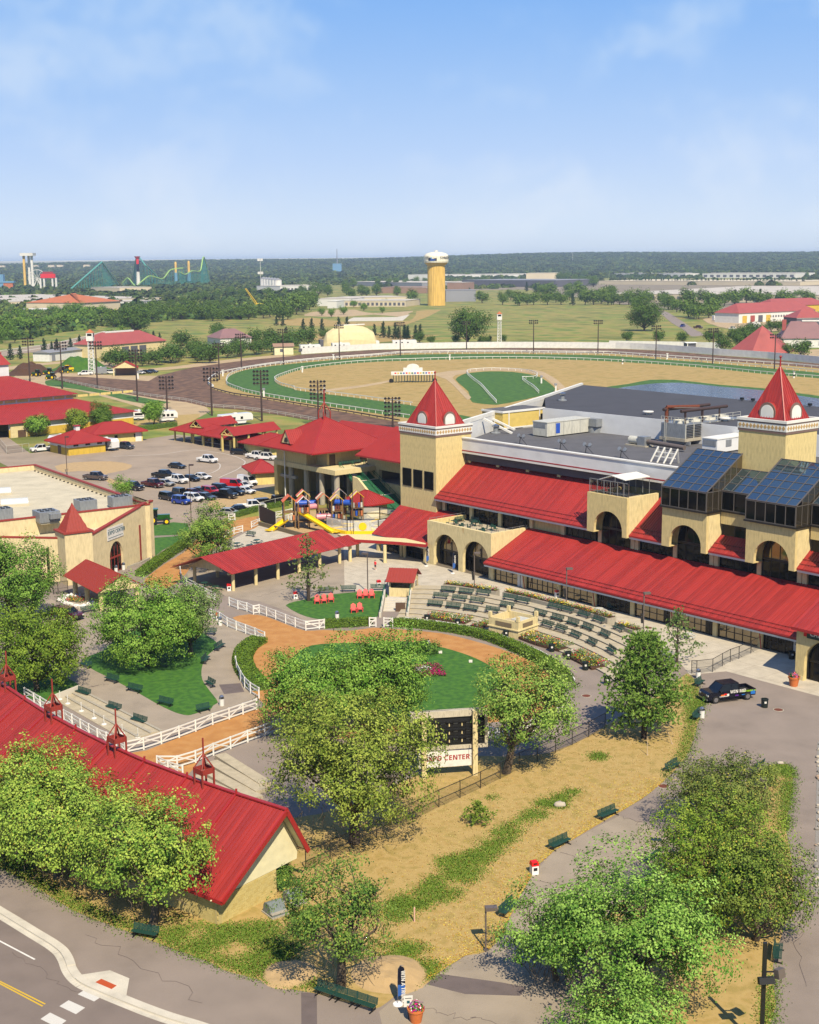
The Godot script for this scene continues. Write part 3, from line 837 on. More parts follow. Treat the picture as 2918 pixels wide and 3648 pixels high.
# broadleaf tree; o: h, r, trunk, leaves, size, a, b (linear leaf colours), lobes, gap, flat
func broadleaf(called: String,label: String,category: String,at: Vector3,seed: int,o: Dictionary,group:="") -> Node3D:
	rng.seed=seed
	var t:=thing(called,label,category,at,.0,group)
	var h: float=o.h
	var r: float=o.r
	var th: float=o.get("trunk",.2)*h
	var tr: float=o.get("tr",.03*h)
	var wood:=MB.new()
	var leaves:=MB.new()
	leaves.usec=true
	var cy:=(th+h)/2
	var ry:=(h-th)/2
	var lean: Vector3=o.get("lean",Vector3.ZERO)
	var fork:=V(rng.randfn()*.2,th*1.15,rng.randfn()*.2)+lean*.3
	limb(wood,V(0,-.1,0),fork,tr*1.25,tr*.85,.15,8)
	var nl: int=o.get("lobes",13)
	var lobes:=[]
	for i in nl:
		var a:=TAU*(i*.618)
		var y:=lerpf(-.75,.85,(i+.5)/nl)
		var q:=sqrt(maxf(.05,1.0-y*y))
		var c:=V(cos(a)*q*r*.62,cy+y*ry*.66,sin(a)*q*r*.62)+V(rng.randfn(),rng.randfn(),rng.randfn())*r*.08+lean
		lobes.append([c,r*rng.randf_range(.34,.5)])
	lobes.append([V(0,cy,0)+lean,r*.45])
	for lb in lobes:
		limb(wood,fork,lb[0],tr*.42,tr*.1,.7,5)
		for j in 4:
			var d:=V(rng.randfn(),rng.randfn()*.7+.2,rng.randfn()).normalized()
			limb(wood,lb[0],lb[0]+d*lb[1]*.9,tr*.1,tr*.03,.8,4)
	var f:=FastNoiseLite.new()
	f.seed=seed
	f.frequency=1.6/r
	f.fractal_octaves=3
	var want: int=o.leaves
	var size: float=o.size
	var ca: Color=o.a*leaf_gain
	var cb: Color=o.b*leaf_gain
	var gap: float=o.get("gap",-.08)
	var per: int=o.get("per",5)
	var made:=0
	var tries:=0
	while made<want and tries<want*3:
		tries += 1
		var lb=lobes[rng.randi() % lobes.size()]
		var d:=V(rng.randfn(),rng.randfn(),rng.randfn()).normalized()
		var p: Vector3=lb[0]+d*lb[1]*((.55+.55*sqrt(rng.randf())) if rng.randf()<.82 else rng.randf()*.6)
		if f.get_noise_3dv(p+at)<gap: continue
		if p.y<th*.75: continue
		var out:=((p-V(0,cy,0)-lean).normalized()*.6+d*.6+V(0,.5,0)).normalized()
		var mix:=clampf(rng.randfn()*.28+.5+f.get_noise_3dv(p*2.3)*.5,0,1)
		var rad: float=size*(1.5 if per>8 else 1.1)
		for j in per:
			var e:=V(rng.randfn(),rng.randfn()*.7+.15,rng.randfn())
			var m:=clampf(mix+rng.randfn()*.18,0,1)
			leaves.col=ca.lerp(cb,m)
			if rng.randf()<o.get("yellow",.0): leaves.col=Color(.30,.26,.05)
			var q:=p+e*rad
			leaf_at(leaves,q,(out+e*(.35 if per>8 else .0)+V(rng.randfn(),rng.randfn(),rng.randfn())*.42).normalized(),size*rng.randf_range(.8,1.35),size*rng.randf_range(.55,.9))
			made += 1
	if o.get("twigs",0)>0:
		for i in int(o.twigs):
			var a:=rng.randf()*TAU
			var c:=V(cos(a)*r*rng.randf_range(.3,.8),th*rng.randf_range(1.1,1.7),sin(a)*r*rng.randf_range(.3,.8))
			limb(wood,c,c+V(rng.randfn()*.4,-rng.randf_range(.6,1.6),rng.randfn()*.4),.035,.015,.8,3)
	obj("trunk",wood,o.get("bark","bark"),t)
	obj("crown",leaves,"leaf",t)
	return t

# pine with tufted needles on whorled branches
func pine(called: String,label: String,at: Vector3,seed: int,o: Dictionary,group:="") -> Node3D:
	rng.seed=seed
	var t:=thing(called,label,"tree",at,.0,group)
	var h: float=o.h
	var r: float=o.r
	var th: float=o.get("trunk",.12)*h
	var wood:=MB.new()
	var nd:=MB.new()
	nd.usec=true
	wood.tube(V(0,-.1,0),V(0,h*.55,0),h*.028,h*.016,8,false)
	wood.tube(V(0,h*.55,0),V(0,h*.97,0),h*.016,h*.004,6,false)
	var n: int=o.branches
	var ca: Color=o.a
	var cb: Color=o.b
	for i in n:
		var u:=(i+rng.randf())/n
		var y:=lerpf(th,h*.96,u)
		var prof: float=pow(1.0-u,.55)*(.62+.38*minf(1.0,u*4.0)) if o.get("round",true) else (1.0-u*.94)
		var l:=r*prof*rng.randf_range(.72,1.08)
		var a:=i*2.4+rng.randfn()*.25
		var d:=V(cos(a),rng.randf_range(-.02,.32)+u*.35,sin(a)).normalized()
		var p0:=V(0,y,0)
		wood.tube(p0,p0+d*l,.05*h/10.0,.012,4,false)
		var tufts: int=int(o.tufts*(.35+prof))
		for k in tufts:
			var s:=sqrt(rng.randf_range(.06,1.0))
			var q: Vector3=p0+d*l*s+V(rng.randfn(),rng.randfn()*.55+.25,rng.randfn())*o.spread*(.4+s)
			nd.col=ca.lerp(cb,clampf(rng.randfn()*.3+.5,0,1))
			for j in 6:
				var nn:=V(rng.randfn(),rng.randfn()+.6,rng.randfn()).normalized()
				leaf_at(nd,q+nn*o.size*.2,nn.cross(V(rng.randfn(),rng.randfn(),rng.randfn())).normalized(),o.size,o.size*.32)
	obj("trunk",wood,"bark_dark",t)
	obj("crown",nd,"needle",t)
	return t

# clipped or loose shrubs: leaves filling a box-like band along a line
func hedge(called: String,label: String,line: PackedVector2Array,w: float,h: float,ca: Color,cb: Color,seed: int,dens:=120.0) -> Node3D:
	rng.seed=seed
	var t:=thing(called,label,"hedge",v3(line[0]))
	var o:=v3(line[0])
	var core:=MB.new()
	var b:=MB.new()
	b.usec=true
	for i in line.size()-1:
		var a:=v3(line[i])-o
		var e:=v3(line[i+1])-o
		core.bar(a+UP*h*.42,e+UP*h*.42,w*.72,h*.8)
		var d:=(e-a).normalized()
		var sd:=d.cross(UP)
		var k:=int(a.distance_to(e)*dens*w)
		for j in k:
			var u:=rng.randf()
			var s:=rng.randf_range(-1,1)
			var y:=rng.randf()
			var n:=UP
			if rng.randf()<.55: y=1.0
			else:
				s=signf(s)
				n=sd*s
			var p:=a.lerp(e,u)+sd*s*w*.5*(1.0-.12*y)+UP*(y*h-.04)
			p += V(rng.randfn(),rng.randfn(),rng.randfn())*.05
			b.col=ca.lerp(cb,clampf(rng.randfn()*.3+.5,0,1))*.85
			leaf_at(b,p,(n+V(rng.randfn(),rng.randfn(),rng.randfn())*.5).normalized(),.22,.15)
	obj("branches",core,"hedge_core",t)
	obj("foliage",b,"leaf",t)
	return t

# a bed of flowers along a line: leaves with blossoms of the given colours
func flower_bed(parent: Node,line: PackedVector2Array,w: float,y: float,hgt: float,cols: Array,o: Vector3,dens:=60.0) -> void:
	var lv:=MB.new()
	lv.usec=true
	var fl:=MB.new()
	fl.usec=true
	for i in line.size()-1:
		var a:=v3(line[i],y)-o
		var e:=v3(line[i+1],y)-o
		var sd:=(e-a).normalized().cross(UP)
		var clump:=0
		for j in int(a.distance_to(e)*w*dens):
			var p:=a.lerp(e,rng.randf())+sd*rng.randf_range(-.5,.5)*w
			var k:=int(floor((p.x+p.z*.7)*.9))+int(floor(p.z*.6))
			var up:=hgt*rng.randf_range(.2,1.0)
			var n:=(UP+V(rng.randfn(),rng.randfn(),rng.randfn())*.5).normalized()
			if rng.randf()<.5:
				lv.col=Color(.05,.10,.02).lerp(Color(.11,.18,.04),rng.randf())
				leaf_at(lv,p+UP*up*.8,n,.22,.13)
			else:
				fl.col=.8*cols[absi(k*7+rng.randi() % 2) % cols.size()]
				leaf_at(fl,p+UP*up,n,.16,.15)
	tag(obj("leaves",lv,"blade",parent),"","","","stuff")
	tag(obj("blossoms",fl,"petal",parent),"","","","stuff")

# first, second ... seventy-ninth
func ordinal(n: int) -> String:
	var one:=["","first","second","third","fourth","fifth","sixth","seventh","eighth","ninth","tenth","eleventh","twelfth","thirteenth","fourteenth","fifteenth","sixteenth","seventeenth","eighteenth","nineteenth"]
	if n<20: return one[n]
	var ten:=["","","twenty","thirty","forty","fifty","sixty","seventy"]
	return ten[n/10]+"-"+one[n % 10] if n % 10 else ["","","twentieth","thirtieth","fortieth","fiftieth","sixtieth","seventieth"][n/10]

func from_left(a: Array) -> Array:
	var p:=Array(pv(a))
	p.sort_custom(func(q,r): return q.x/-q.y<r.x/-r.y)
	return p

# scattered grass blades over a polygon
func grass(called: String,label: String,p: PackedVector2Array,count: int,h: float,ca: Color,cb: Color,seed: int,clumpy:=-1.0,at_y:=.03) -> void:
	rng.seed=seed
	var r:=Rect2(p[0],Vector2.ZERO)
	for q in p: r=r.expand(q)
	var f:=FastNoiseLite.new()
	f.seed=seed
	f.frequency=.28
	f.fractal_octaves=4
	var b:=MB.new()
	b.usec=true
	var n:=0
	var tries:=0
	while n<count and tries<count*8:
		tries += 1
		var q:=r.position+W(rng.randf(),rng.randf())*r.size
		if not Geometry2D.is_point_in_polygon(q,p): continue
		if f.get_noise_2dv(q)<clumpy: continue
		var a:=rng.randf()*TAU
		var s:=h*rng.randf_range(.5,1.3)
		var d:=V(cos(a),0,sin(a))*s*.55
		q += W(rng.randfn(),rng.randfn())*.45
		var o:=v3(q,at_y)
		b.col=ca.lerp(cb,rng.randf())*.78
		var lean:=V(rng.randfn(),0,rng.randfn())*s*.5
		b.tri_n(o-d,o+lean+UP*s,o+d,UP,UP,UP)
		n += 1
	tag(obj(called,b,"blade"),label,"grass","","stuff")

func main_building() -> void:
	surf("diamond_tan",Color(.72,.60,.40),.9)
	surf("cornice_brown",Color(.47,.38,.35),.8)
	# local axes: x along the front to the right, y up, z toward the plaza
	var g:=thing("grandstand","long cream grandstand with red metal roofs, arches, two pyramid towers and glass atriums","building",V(12.97,0,-212.4),deg_to_rad(-50.9204))
	# ----- lower roof and its ground floor -----
	seam_roof(g,V(-.3,3.0,1.5),V(62,3.0,1.5),V(62,7.3,-8.2),V(-.3,7.3,-8.2),.45,"red_roof")
	var ea:=MB.new()
	ea.box(-.3,62.0,2.78,3.0,1.5,1.62)
	ea.box(-.3,62.0,2.62,2.8,1.3,1.5)
	obj("gutter",ea,"red_trim",g)
	bx("fascia",g,-.3,62.0,2.35,2.62,1.15,1.45,"white_wall")
	bx("soffit",g,-.3,62.0,2.55,2.62,-.5,1.15,"white_wall")
	for k in [[.55,.27],[1.25,.27]]:
		var rail:=MB.new()
		rail.bar(V(-.2,3.0+k[0]*.443+.14,1.5-k[0]),V(62,3.0+k[0]*.443+.14,1.5-k[0]),.05,.05)
		for i in 62: rail.bar(V(i+.3,3.0+k[0]*.443-.03,1.5-k[0]),V(i+.3,3.0+k[0]*.443+.14,1.5-k[0]),.05,.05)
		obj("snow_guard",rail,"dark_red",g)
	# ground-floor bays between columns
	for i in 8:
		var x0:=.35+i*7.32
		bx("column",g,x0-.35,x0+.35,.0,2.6,-.3,.35,"stucco_pale")
		var door: bool=i in [3,7]
		glazing(g,ident(x0+.35,.05,.0),6.6,2.5,5 if i % 2==0 else 6,[.42,.58],"solar_glass" if not door else "dark_glass","dark_frame")
		if i in [0,4,5]:
			bx("door_leaf",g,x0+5.6,x0+6.9,.05,2.3,.07,.13,"dark_glass" if i else "white_wall")
			bx("door_frame",g,x0+6.22,x0+6.28,.05,2.3,.13,.18,"dark_frame")
	for i in [1,3,5,7]:
		var dp:=MB.new()
		dp.tube(V(.75+i*7.32,.1,.6),V(.75+i*7.32,2.6,1.1),.07,.07,6)
		obj("downpipe",dp,"red_trim",g)
	bx("ground_floor_core",g,-.3,62.0,.0,5.9,-8.0,-6.2,"inside")
	bx("ground_floor",g,-15.5,62.0,.0,.03,-6.0,-.05,"inside_floor")
	# ----- terrace block with two arches -----
	arched_wall("terrace_wall",g,-15.9,-.25,.0,7.35,[arch(-14.3,-8.1,.0,2.5,5.6),arch(-7.0,-.8,.0,2.5,5.55)],.0,.55,"stucco_pale")
	bx("terrace_wall",g,-.75,-.25,.0,7.35,-8.2,-.55,"stucco_pale")
	bx("terrace_wall",g,-15.9,-15.4,.0,7.35,-8.2,-.55,"stucco")
	bx("terrace_deck",g,-15.4,-.75,6.2,6.45,-8.2,-.55,"concrete_step")
	for a in [[-14.3,-8.1],[-7.0,-.8]]:
		arch_glazing(g,arch(a[0],a[1],.05,2.5,5.58),ident(0,0,-1.4),4,[.05,2.45,6.0],"dark_glass","solar_glass","dark_frame")
	bx("terrace_room",g,-15.4,-.75,.03,6.2,-7.9,-6.5,"inside")
	var hr:=MB.new()
	for p in [[V(-.5,7.35,-.3),V(-.5,7.35,-8.0)],[V(-15.65,7.35,-.3),V(-15.65,7.35,-8.0)]]:
		hr.bar(p[0]+UP*.35,p[1]+UP*.35,.05,.05)
		for i in 6: hr.bar(p[0].lerp(p[1],i/5.0),p[0].lerp(p[1],i/5.0)+UP*.35,.05,.05)
	obj("handrail",hr,"grey_metal",g)
	var stain:=MB.new()
	stain.extrude(pv([-.12,.0,.1,.0,.05,-.7,.0,-.95,-.06,-.6]),V(-6.9,7.33,.006),Vector3.RIGHT,UP,V(0,0,-.003))
	obj("rust_stain",stain,"rust_orange",g)
	# ----- lower roof left of the terrace -----
	seam_roof(g,V(-30.4,3.0,.6),V(-15.9,3.0,.6),V(-15.9,7.3,-8.2),V(-32.5,7.3,-8.2),.45,"red_roof")
	bx("fascia",g,-30.4,-15.9,2.5,2.95,.2,.5,"white_wall")
	bx("lower_wall",g,-30.0,-15.9,.0,5.9,-8.0,-6.0,"stucco")
	for i in 3: bx("column",g,-29.8+i*6.4,-29.2+i*6.4,.0,2.5,-.6,.0,"stucco_pale")
	glazing(g,ident(-29.2,.05,-1.0),13.2,2.5,9,[.42,.58],"dark_glass","dark_frame")
	# ----- second floor: glass behind the lower roof -----
	bx("upper_floor_core",g,-22.2,62.0,6.5,11.2,-13.0,-10.0,"inside")
	for e in [[-21.6,-.4],[.0,14.2],[22.4,29.2],[37.1,43.9],[51.7,62.0]]:
		var x: float=e[0]
		var n:=maxi(1,roundi((e[1]-e[0])/7.2))
		var w: float=(e[1]-e[0])/n
		for i in n:
			bx("column",g,x+i*w,x+i*w+.7,6.4,9.6,-8.9,-8.15,"stucco_pale")
			if e[0]==.0 and i==0:
				bx("panel_wall",g,x+.7,x+w,6.4,9.6,-8.9,-8.6,"stucco")
			else:
				glazing(g,ident(x+i*w+.7,6.5,-8.6),w-.7,3.0,5,[.28,.72],"dark_glass","dark_frame")
	# ----- middle roof -----
	for e in [[-22.2,14.3],[22.4,29.1],[37.1,43.8],[51.7,62.0]]:
		seam_roof(g,V(e[0],9.6,-6.9),V(e[1],9.6,-6.9),V(e[1],15.3,-14.9),V(e[0],15.3,-14.9),.45,"red_roof")
		bx("gutter",g,e[0],e[1],9.38,9.6,-6.9,-6.78,"red_trim")
		bx("fascia",g,e[0],e[1],9.05,9.36,-7.2,-6.92,"white_wall")
		bx("soffit",g,e[0],e[1],9.3,9.36,-9.0,-7.2,"white_wall")
		for k in [.5,1.2]:
			var rail:=MB.new()
			rail.bar(V(e[0],9.6+k*.7125+.15,-6.9-k),V(e[1],9.6+k*.7125+.15,-6.9-k),.05,.05)
			for i in int(e[1]-e[0]): rail.bar(V(e[0]+.4+i,9.6+k*.7125-.03,-6.9-k),V(e[0]+.4+i,9.6+k*.7125+.15,-6.9-k),.05,.05)
			obj("snow_guard",rail,"dark_red",g)
	# clerestory strip and the big white parapet above it
	for i in 10:
		var x:=-22.0+i*7.3
		bx("column",g,x,x+.75,14.6,17.1,-15.2,-14.4,"stucco_pale")
		glazing(g,ident(x+.75,15.2,-15.0),6.55,1.8,5,[1.0],"dark_glass","dark_frame")
	bx("parapet",g,-22.2,62.0,17.25,19.3,-13.9,-13.3,"white_metal")
	bx("parapet_cap",g,-22.2,62.0,19.3,19.5,-14.0,-13.15,"white_wall")
	bx("parapet_stripe",g,-22.2,62.0,17.12,17.3,-13.3,-13.22,"red_trim")
	bx("fascia",g,-22.2,62.0,16.75,17.12,-13.8,-13.24,"white_wall")
	bx("parapet_soffit",g,-22.2,62.0,16.95,17.05,-15.6,-13.8,"white_wall")
	# ----- bays with a big arch -----
	var bays:=[[14.4,22.4,15.2],[29.1,37.1,14.9],[43.8,51.7,14.9],[58.4,66.3,14.9]]
	for i in 4:
		var x0: float=bays[i][0]
		var x1: float=bays[i][1]
		var top: float=bays[i][2]
		var a:=arch(x0+1.4,x1-.9,7.0,10.0,12.75)
		arched_wall("bay_wall",g,x0,x1,9.2,top,[arch(x0+1.4,x1-.9,9.2,10.0,12.75)],-6.3,.5,"stucco")
		bx("bay_wall",g,x1-.5,x1,9.2,top,-13.3,-6.8,"stucco_pale")
		bx("bay_wall",g,x0,x0+.5,9.2,top,-13.3,-6.8,"stucco")
		bx("bay_deck",g,x0+.5,x1-.5,top-.9,top-.7,-13.3,-6.8,"concrete_step")
		bx("bay_room",g,x0+.5,x1-.5,7.0,top-.9,-13.0,-11.0,"inside")
		arch_glazing(g,a,ident(0,0,-8.3),4,[7.0,9.6,13.0],"dark_glass","dark_glass" if i<2 else "solar_glass","dark_frame")
		for s in [x0+.95,x1-.45]:
			bx("column",g,s-.35,s+.35,6.4,9.2,-8.95,-8.15,"stucco_pale")
		bx("soffit",g,x0+.5,x0+1.4,9.2,9.3,-8.8,-6.8,"stucco")
		bx("soffit",g,x1-.9,x1-.5,9.2,9.3,-8.8,-6.8,"stucco")
		bx("inner_wall",g,x0+.5,x0+1.4,9.3,13.5,-8.9,-8.4,"stucco")
		bx("inner_wall",g,x1-.9,x1-.5,9.3,13.5,-8.9,-8.4,"stucco")
	# awning on the first bay
	var aw:=MB.new()
	aw.extrude(pv([0,0,0,.1,2.6,.95,5.3,.55,5.3,.45,2.6,.85]),V(16.2,17.2,-6.8),Vector3.RIGHT,UP,V(0,0,-5.5))
	obj("awning",aw,"white_wall",g)
	var ap:=MB.new()
	for x in [14.6,16.2,17.5,18.8,20.2,21.5]:
		ap.bar(V(x,15.1,-6.6),V(x,17.3,-6.6),.07,.07)
		ap.bar(V(x,15.1,-12.2),V(x,17.3,-12.2),.07,.07)
	ap.bar(V(14.6,15.6,-6.6),V(22.2,15.6,-6.6),.05,.05)
	ap.bar(V(14.6,17.3,-6.6),V(22.2,17.3,-6.6),.06,.06)
	obj("awning_frame",ap,"grey_metal",g)
	glazing(g,ident(14.6,15.2,-6.9),7.6,2.0,7,[1.0],"wire_mesh","pole_grey",.05)
	# ----- glass atriums -----
	for i in [1,2,3]:
		var x0: float=bays[i][0]
		var x1: float=bays[i][1]+.1
		bx("sill",g,x0-.2,x1+.2,14.9,15.15,-13.3,-5.9,"dark_frame")
		glazing(g,ident(x0,15.15,-6.05),x1-x0,2.7,5,[1.0],"dark_glass","bronze_frame",.1)
		# roof slope from (17.9, -6.0) to (22.6, -13.7)
		var run:=V(0,4.7,-7.7)
		var sl:=run.normalized()
		glazing(g,Transform3D(Basis(Vector3.RIGHT,sl,Vector3.RIGHT.cross(sl)),V(x0,17.9,-6.0)),x1-x0,run.length(),5,[.17,.17,.17,.17,.17,.15],"roof_glass","bronze_frame",.09)
		for s in [0,1]:
			var xs:=x1 if s else x0
			for k in 6:
				var z0:=-6.05-k*1.27
				var h0:=17.9+(-6.0-z0)*4.7/7.7
				var h1:=h0+1.27*4.7/7.7
				for lv in 2:
					var b:=MB.new()
					var y0:=15.15 if lv==0 else 17.9
					var p:=pv([.04,y0+.04,.04,17.86,1.23,17.86,1.23,y0+.04]) if lv==0 else pv([.04,y0+.02,.04,h0-.03,1.23,h1-.03,1.23,y0+.02])
					b.extrude(p,V(xs,0,z0),V(0,0,-1),UP,V(.02,0,0))
					obj("pane",b,"dark_glass" if s==0 else "solar_glass",g)
				var f:=MB.new()
				f.box(xs-.05,xs+.05,15.15,h0,z0-.05,z0+.05)
				obj("mullion",f,"bronze_frame",g)
			var f2:=MB.new()
			f2.box(xs-.052,xs+.052,17.83,17.93,-13.6,-6.0)
			f2.bar(V(xs,17.95,-6.0),V(xs,22.65,-13.7),.16,.12)
			obj("mullion",f2,"bronze_frame",g)
	# recessed atrium strip between bays
	for e in [[37.3,43.7],[52.0,58.3]]:
		bx("bay_wall",g,e[0],e[1],13.2,14.9,-9.7,-9.2,"stucco")
		glazing(g,ident(e[0],11.0,-9.6),e[1]-e[0],2.2,3,[1.0],"dark_glass","dark_frame")
		bx("sill",g,e[0],e[1],14.9,15.15,-13.3,-9.0,"dark_frame")
		glazing(g,ident(e[0],15.15,-9.2),e[1]-e[0],2.7,3,[1.0],"dark_glass","bronze_frame",.1)
		var run:=V(0,2.6,-4.4)
		var sl:=run.normalized()
		glazing(g,Transform3D(Basis(Vector3.RIGHT,sl,Vector3.RIGHT.cross(sl)),V(e[0],17.9,-9.2)),e[1]-e[0],run.length(),4,[.34,.33,.33],"roof_glass","bronze_frame",.09)
	# ----- towers -----
	tower(g,-32.0,-22.2,-15.4,-7.3,3.0,21.8,29.3)
	for x in [-31.2,-28.2,-25.2]:
		bx("tower_window",g,x,x+2.25,10.75,13.75,-7.32,-7.24,"dark_glass")
		var fr:=MB.new()
		fr.box(x-.08,x+2.33,13.75,13.83,-7.32,-7.2)
		fr.box(x-.08,x+2.33,10.67,10.75,-7.32,-7.2)
		fr.box(x-.08,x,10.75,13.75,-7.32,-7.2)
		fr.box(x+2.25,x+2.33,10.75,13.75,-7.32,-7.2)
		obj("window_frame",fr,"dark_frame",g)
	tower(g,36.4,44.3,-20.9,-13.7,15.0,27.8,34.9)
	# ----- roof decks -----
	var deck:=MB.new()
	deck.slab(pv([-22.2,-14.0,62,-14.0,62,-42.5,-28.6,-40.0,-30,-28]),15.4,18.7)
	obj("roof_deck",deck,"gravel_roof",g)
	var up:=MB.new()
	up.slab(pv([-28.6,-40.0,62,-44.0,75,-76.0,-9,-78.5,-57.5,-80.0,-43,-54]),15.0,22.1)
	obj("upper_roof",up,"black_roof",g)
	bx("roof_wall",g,-28.6,62.0,18.7,22.2,-41.4,-41.2,"white_metal").rotation.y=.045
	var wc:=MB.new()
	for k in [[V(-26.5,21.3,-16.5),V(-43,22.2,-54)],[V(-43,22.2,-54),V(-57.5,22.2,-80)]]:
		wc.bar(k[0],k[1],.6,.7)
	obj("roof_edge",wc,"white_wall",g)
	var side:=MB.new()
	side.quad(V(-26.5,16,-16.5),V(-26.5,21.2,-16.5),V(-43,22.1,-54),V(-43,16,-54))
	side.quad(V(-26.2,16,-16.4),V(-26.2,21.2,-16.4),V(-42.7,22.1,-54),V(-42.7,16,-54))
	obj("side_wall",side,"white_metal",g)
	for k in 7:
		var x:=-25.0+k*10.5
		bx("pilaster",g,x,x+.4,18.7,22.0,-41.62-x*.03,-41.2-x*.03,"white_wall")
	var brace:=MB.new()
	for k in [[-29.5,-24.0,-33.0],[-33.5,-27.5,-37.0]]:
		brace.bar(V(k[0],21.2,k[2]+8),V(k[1],18.8,k[2]+6),.35,.35)
	obj("brace",brace,"white_wall",g)
	# the rest of the body below the decks
	bx("body",g,-22.0,62.0,.0,15.3,-39.0,-15.2,"stucco")
	bx("body",g,-30.0,62.0,.0,15.0,-75.0,-40.0,"white_metal")
	bx("body",g,-32.0,-22.3,.0,3.0,-15.0,-8.0,"stucco")
	# ----- entrance wing at the right edge -----
	arched_wall("entrance_wall",g,62.4,74.0,.0,6.5,[arch(63.6,70.0,.0,2.4,5.4)],8.0,.6,"stucco")
	bx("entrance_wall",g,62.4,62.95,.0,6.5,-3.0,7.4,"stucco")
	bx("entrance_base",g,62.3,63.55,.0,.55,7.98,8.06,"stucco_pale")
	arch_glazing(g,arch(63.6,70.0,.05,2.4,5.38),ident(0,0,7.0),4,[.05,2.3,6.0],"dark_glass","dark_glass","dark_frame")
	bx("entrance_room",g,63.0,74.0,.0,6.4,-2.0,3.0,"inside")
	seam_roof(g,V(62.0,6.5,8.6),V(74,6.5,8.6),V(74,9.4,2.6),V(62.0,9.4,2.6),.45,"red_roof")
	bx("fascia",g,62.0,74.0,6.15,6.5,8.3,8.6,"red_trim")
	bx("fascia",g,62.0,62.35,6.15,6.5,-1.0,8.3,"white_wall")
	# green sign with the first letters of the name in view
	bx("sign_board",g,64.0,72.0,5.45,6.25,8.05,8.25,"sign_green")
	text("sign_lettering",g,"CANTERBURY",V(64.4,5.58,8.27),.0,.62,"paint_white")
	bx("sign_emblem",g,63.55,63.98,5.6,6.1,8.06,8.24,"plastic_red")
	# arrow sign in the last bay
	bx("arrow_sign",g,56.6,57.9,.5,2.1,.14,.18,"paint_white")
	text("arrow_sign_lettering",g,"PARK",V(56.8,1.75,.19),.0,.16,"dark_metal")
	text("arrow_sign_lettering",g,"TICKETS",V(56.75,1.5,.19),.0,.16,"dark_metal")
	var ar:=MB.new()
	ar.extrude(pv([-.3,0,0,.25,0,.09,.3,.09,.3,-.09,0,-.09,0,-.25]),V(57.25,1.0,.2),Vector3.RIGHT,UP,V(0,0,-.015))
	obj("arrow",ar,"dark_metal",g)
	roof_plant()

func text(called: String,parent: Node,words: String,at: Vector3,turn: float,size: float,m) -> MeshInstance3D:
	var t:=TextMesh.new()
	var f:=SystemFont.new()
	f.font_names=PackedStringArray(["Droid Sans"])
	f.font_weight=700
	t.font=f
	t.font_size=32
	t.text=words
	t.depth=.02
	t.pixel_size=size/23.0
	t.horizontal_alignment=HORIZONTAL_ALIGNMENT_LEFT
	t.vertical_alignment=VERTICAL_ALIGNMENT_BOTTOM
	var o:=obj(called,t,m,parent)
	o.position=at
	o.rotation.y=turn
	return o

# a point in the grandstand's axes
func gs(x: float,y: float,z: float) -> Vector3:
	return Transform3D(Basis(UP,deg_to_rad(-50.9204)),V(12.97,0,-212.4))*V(x,y,z)

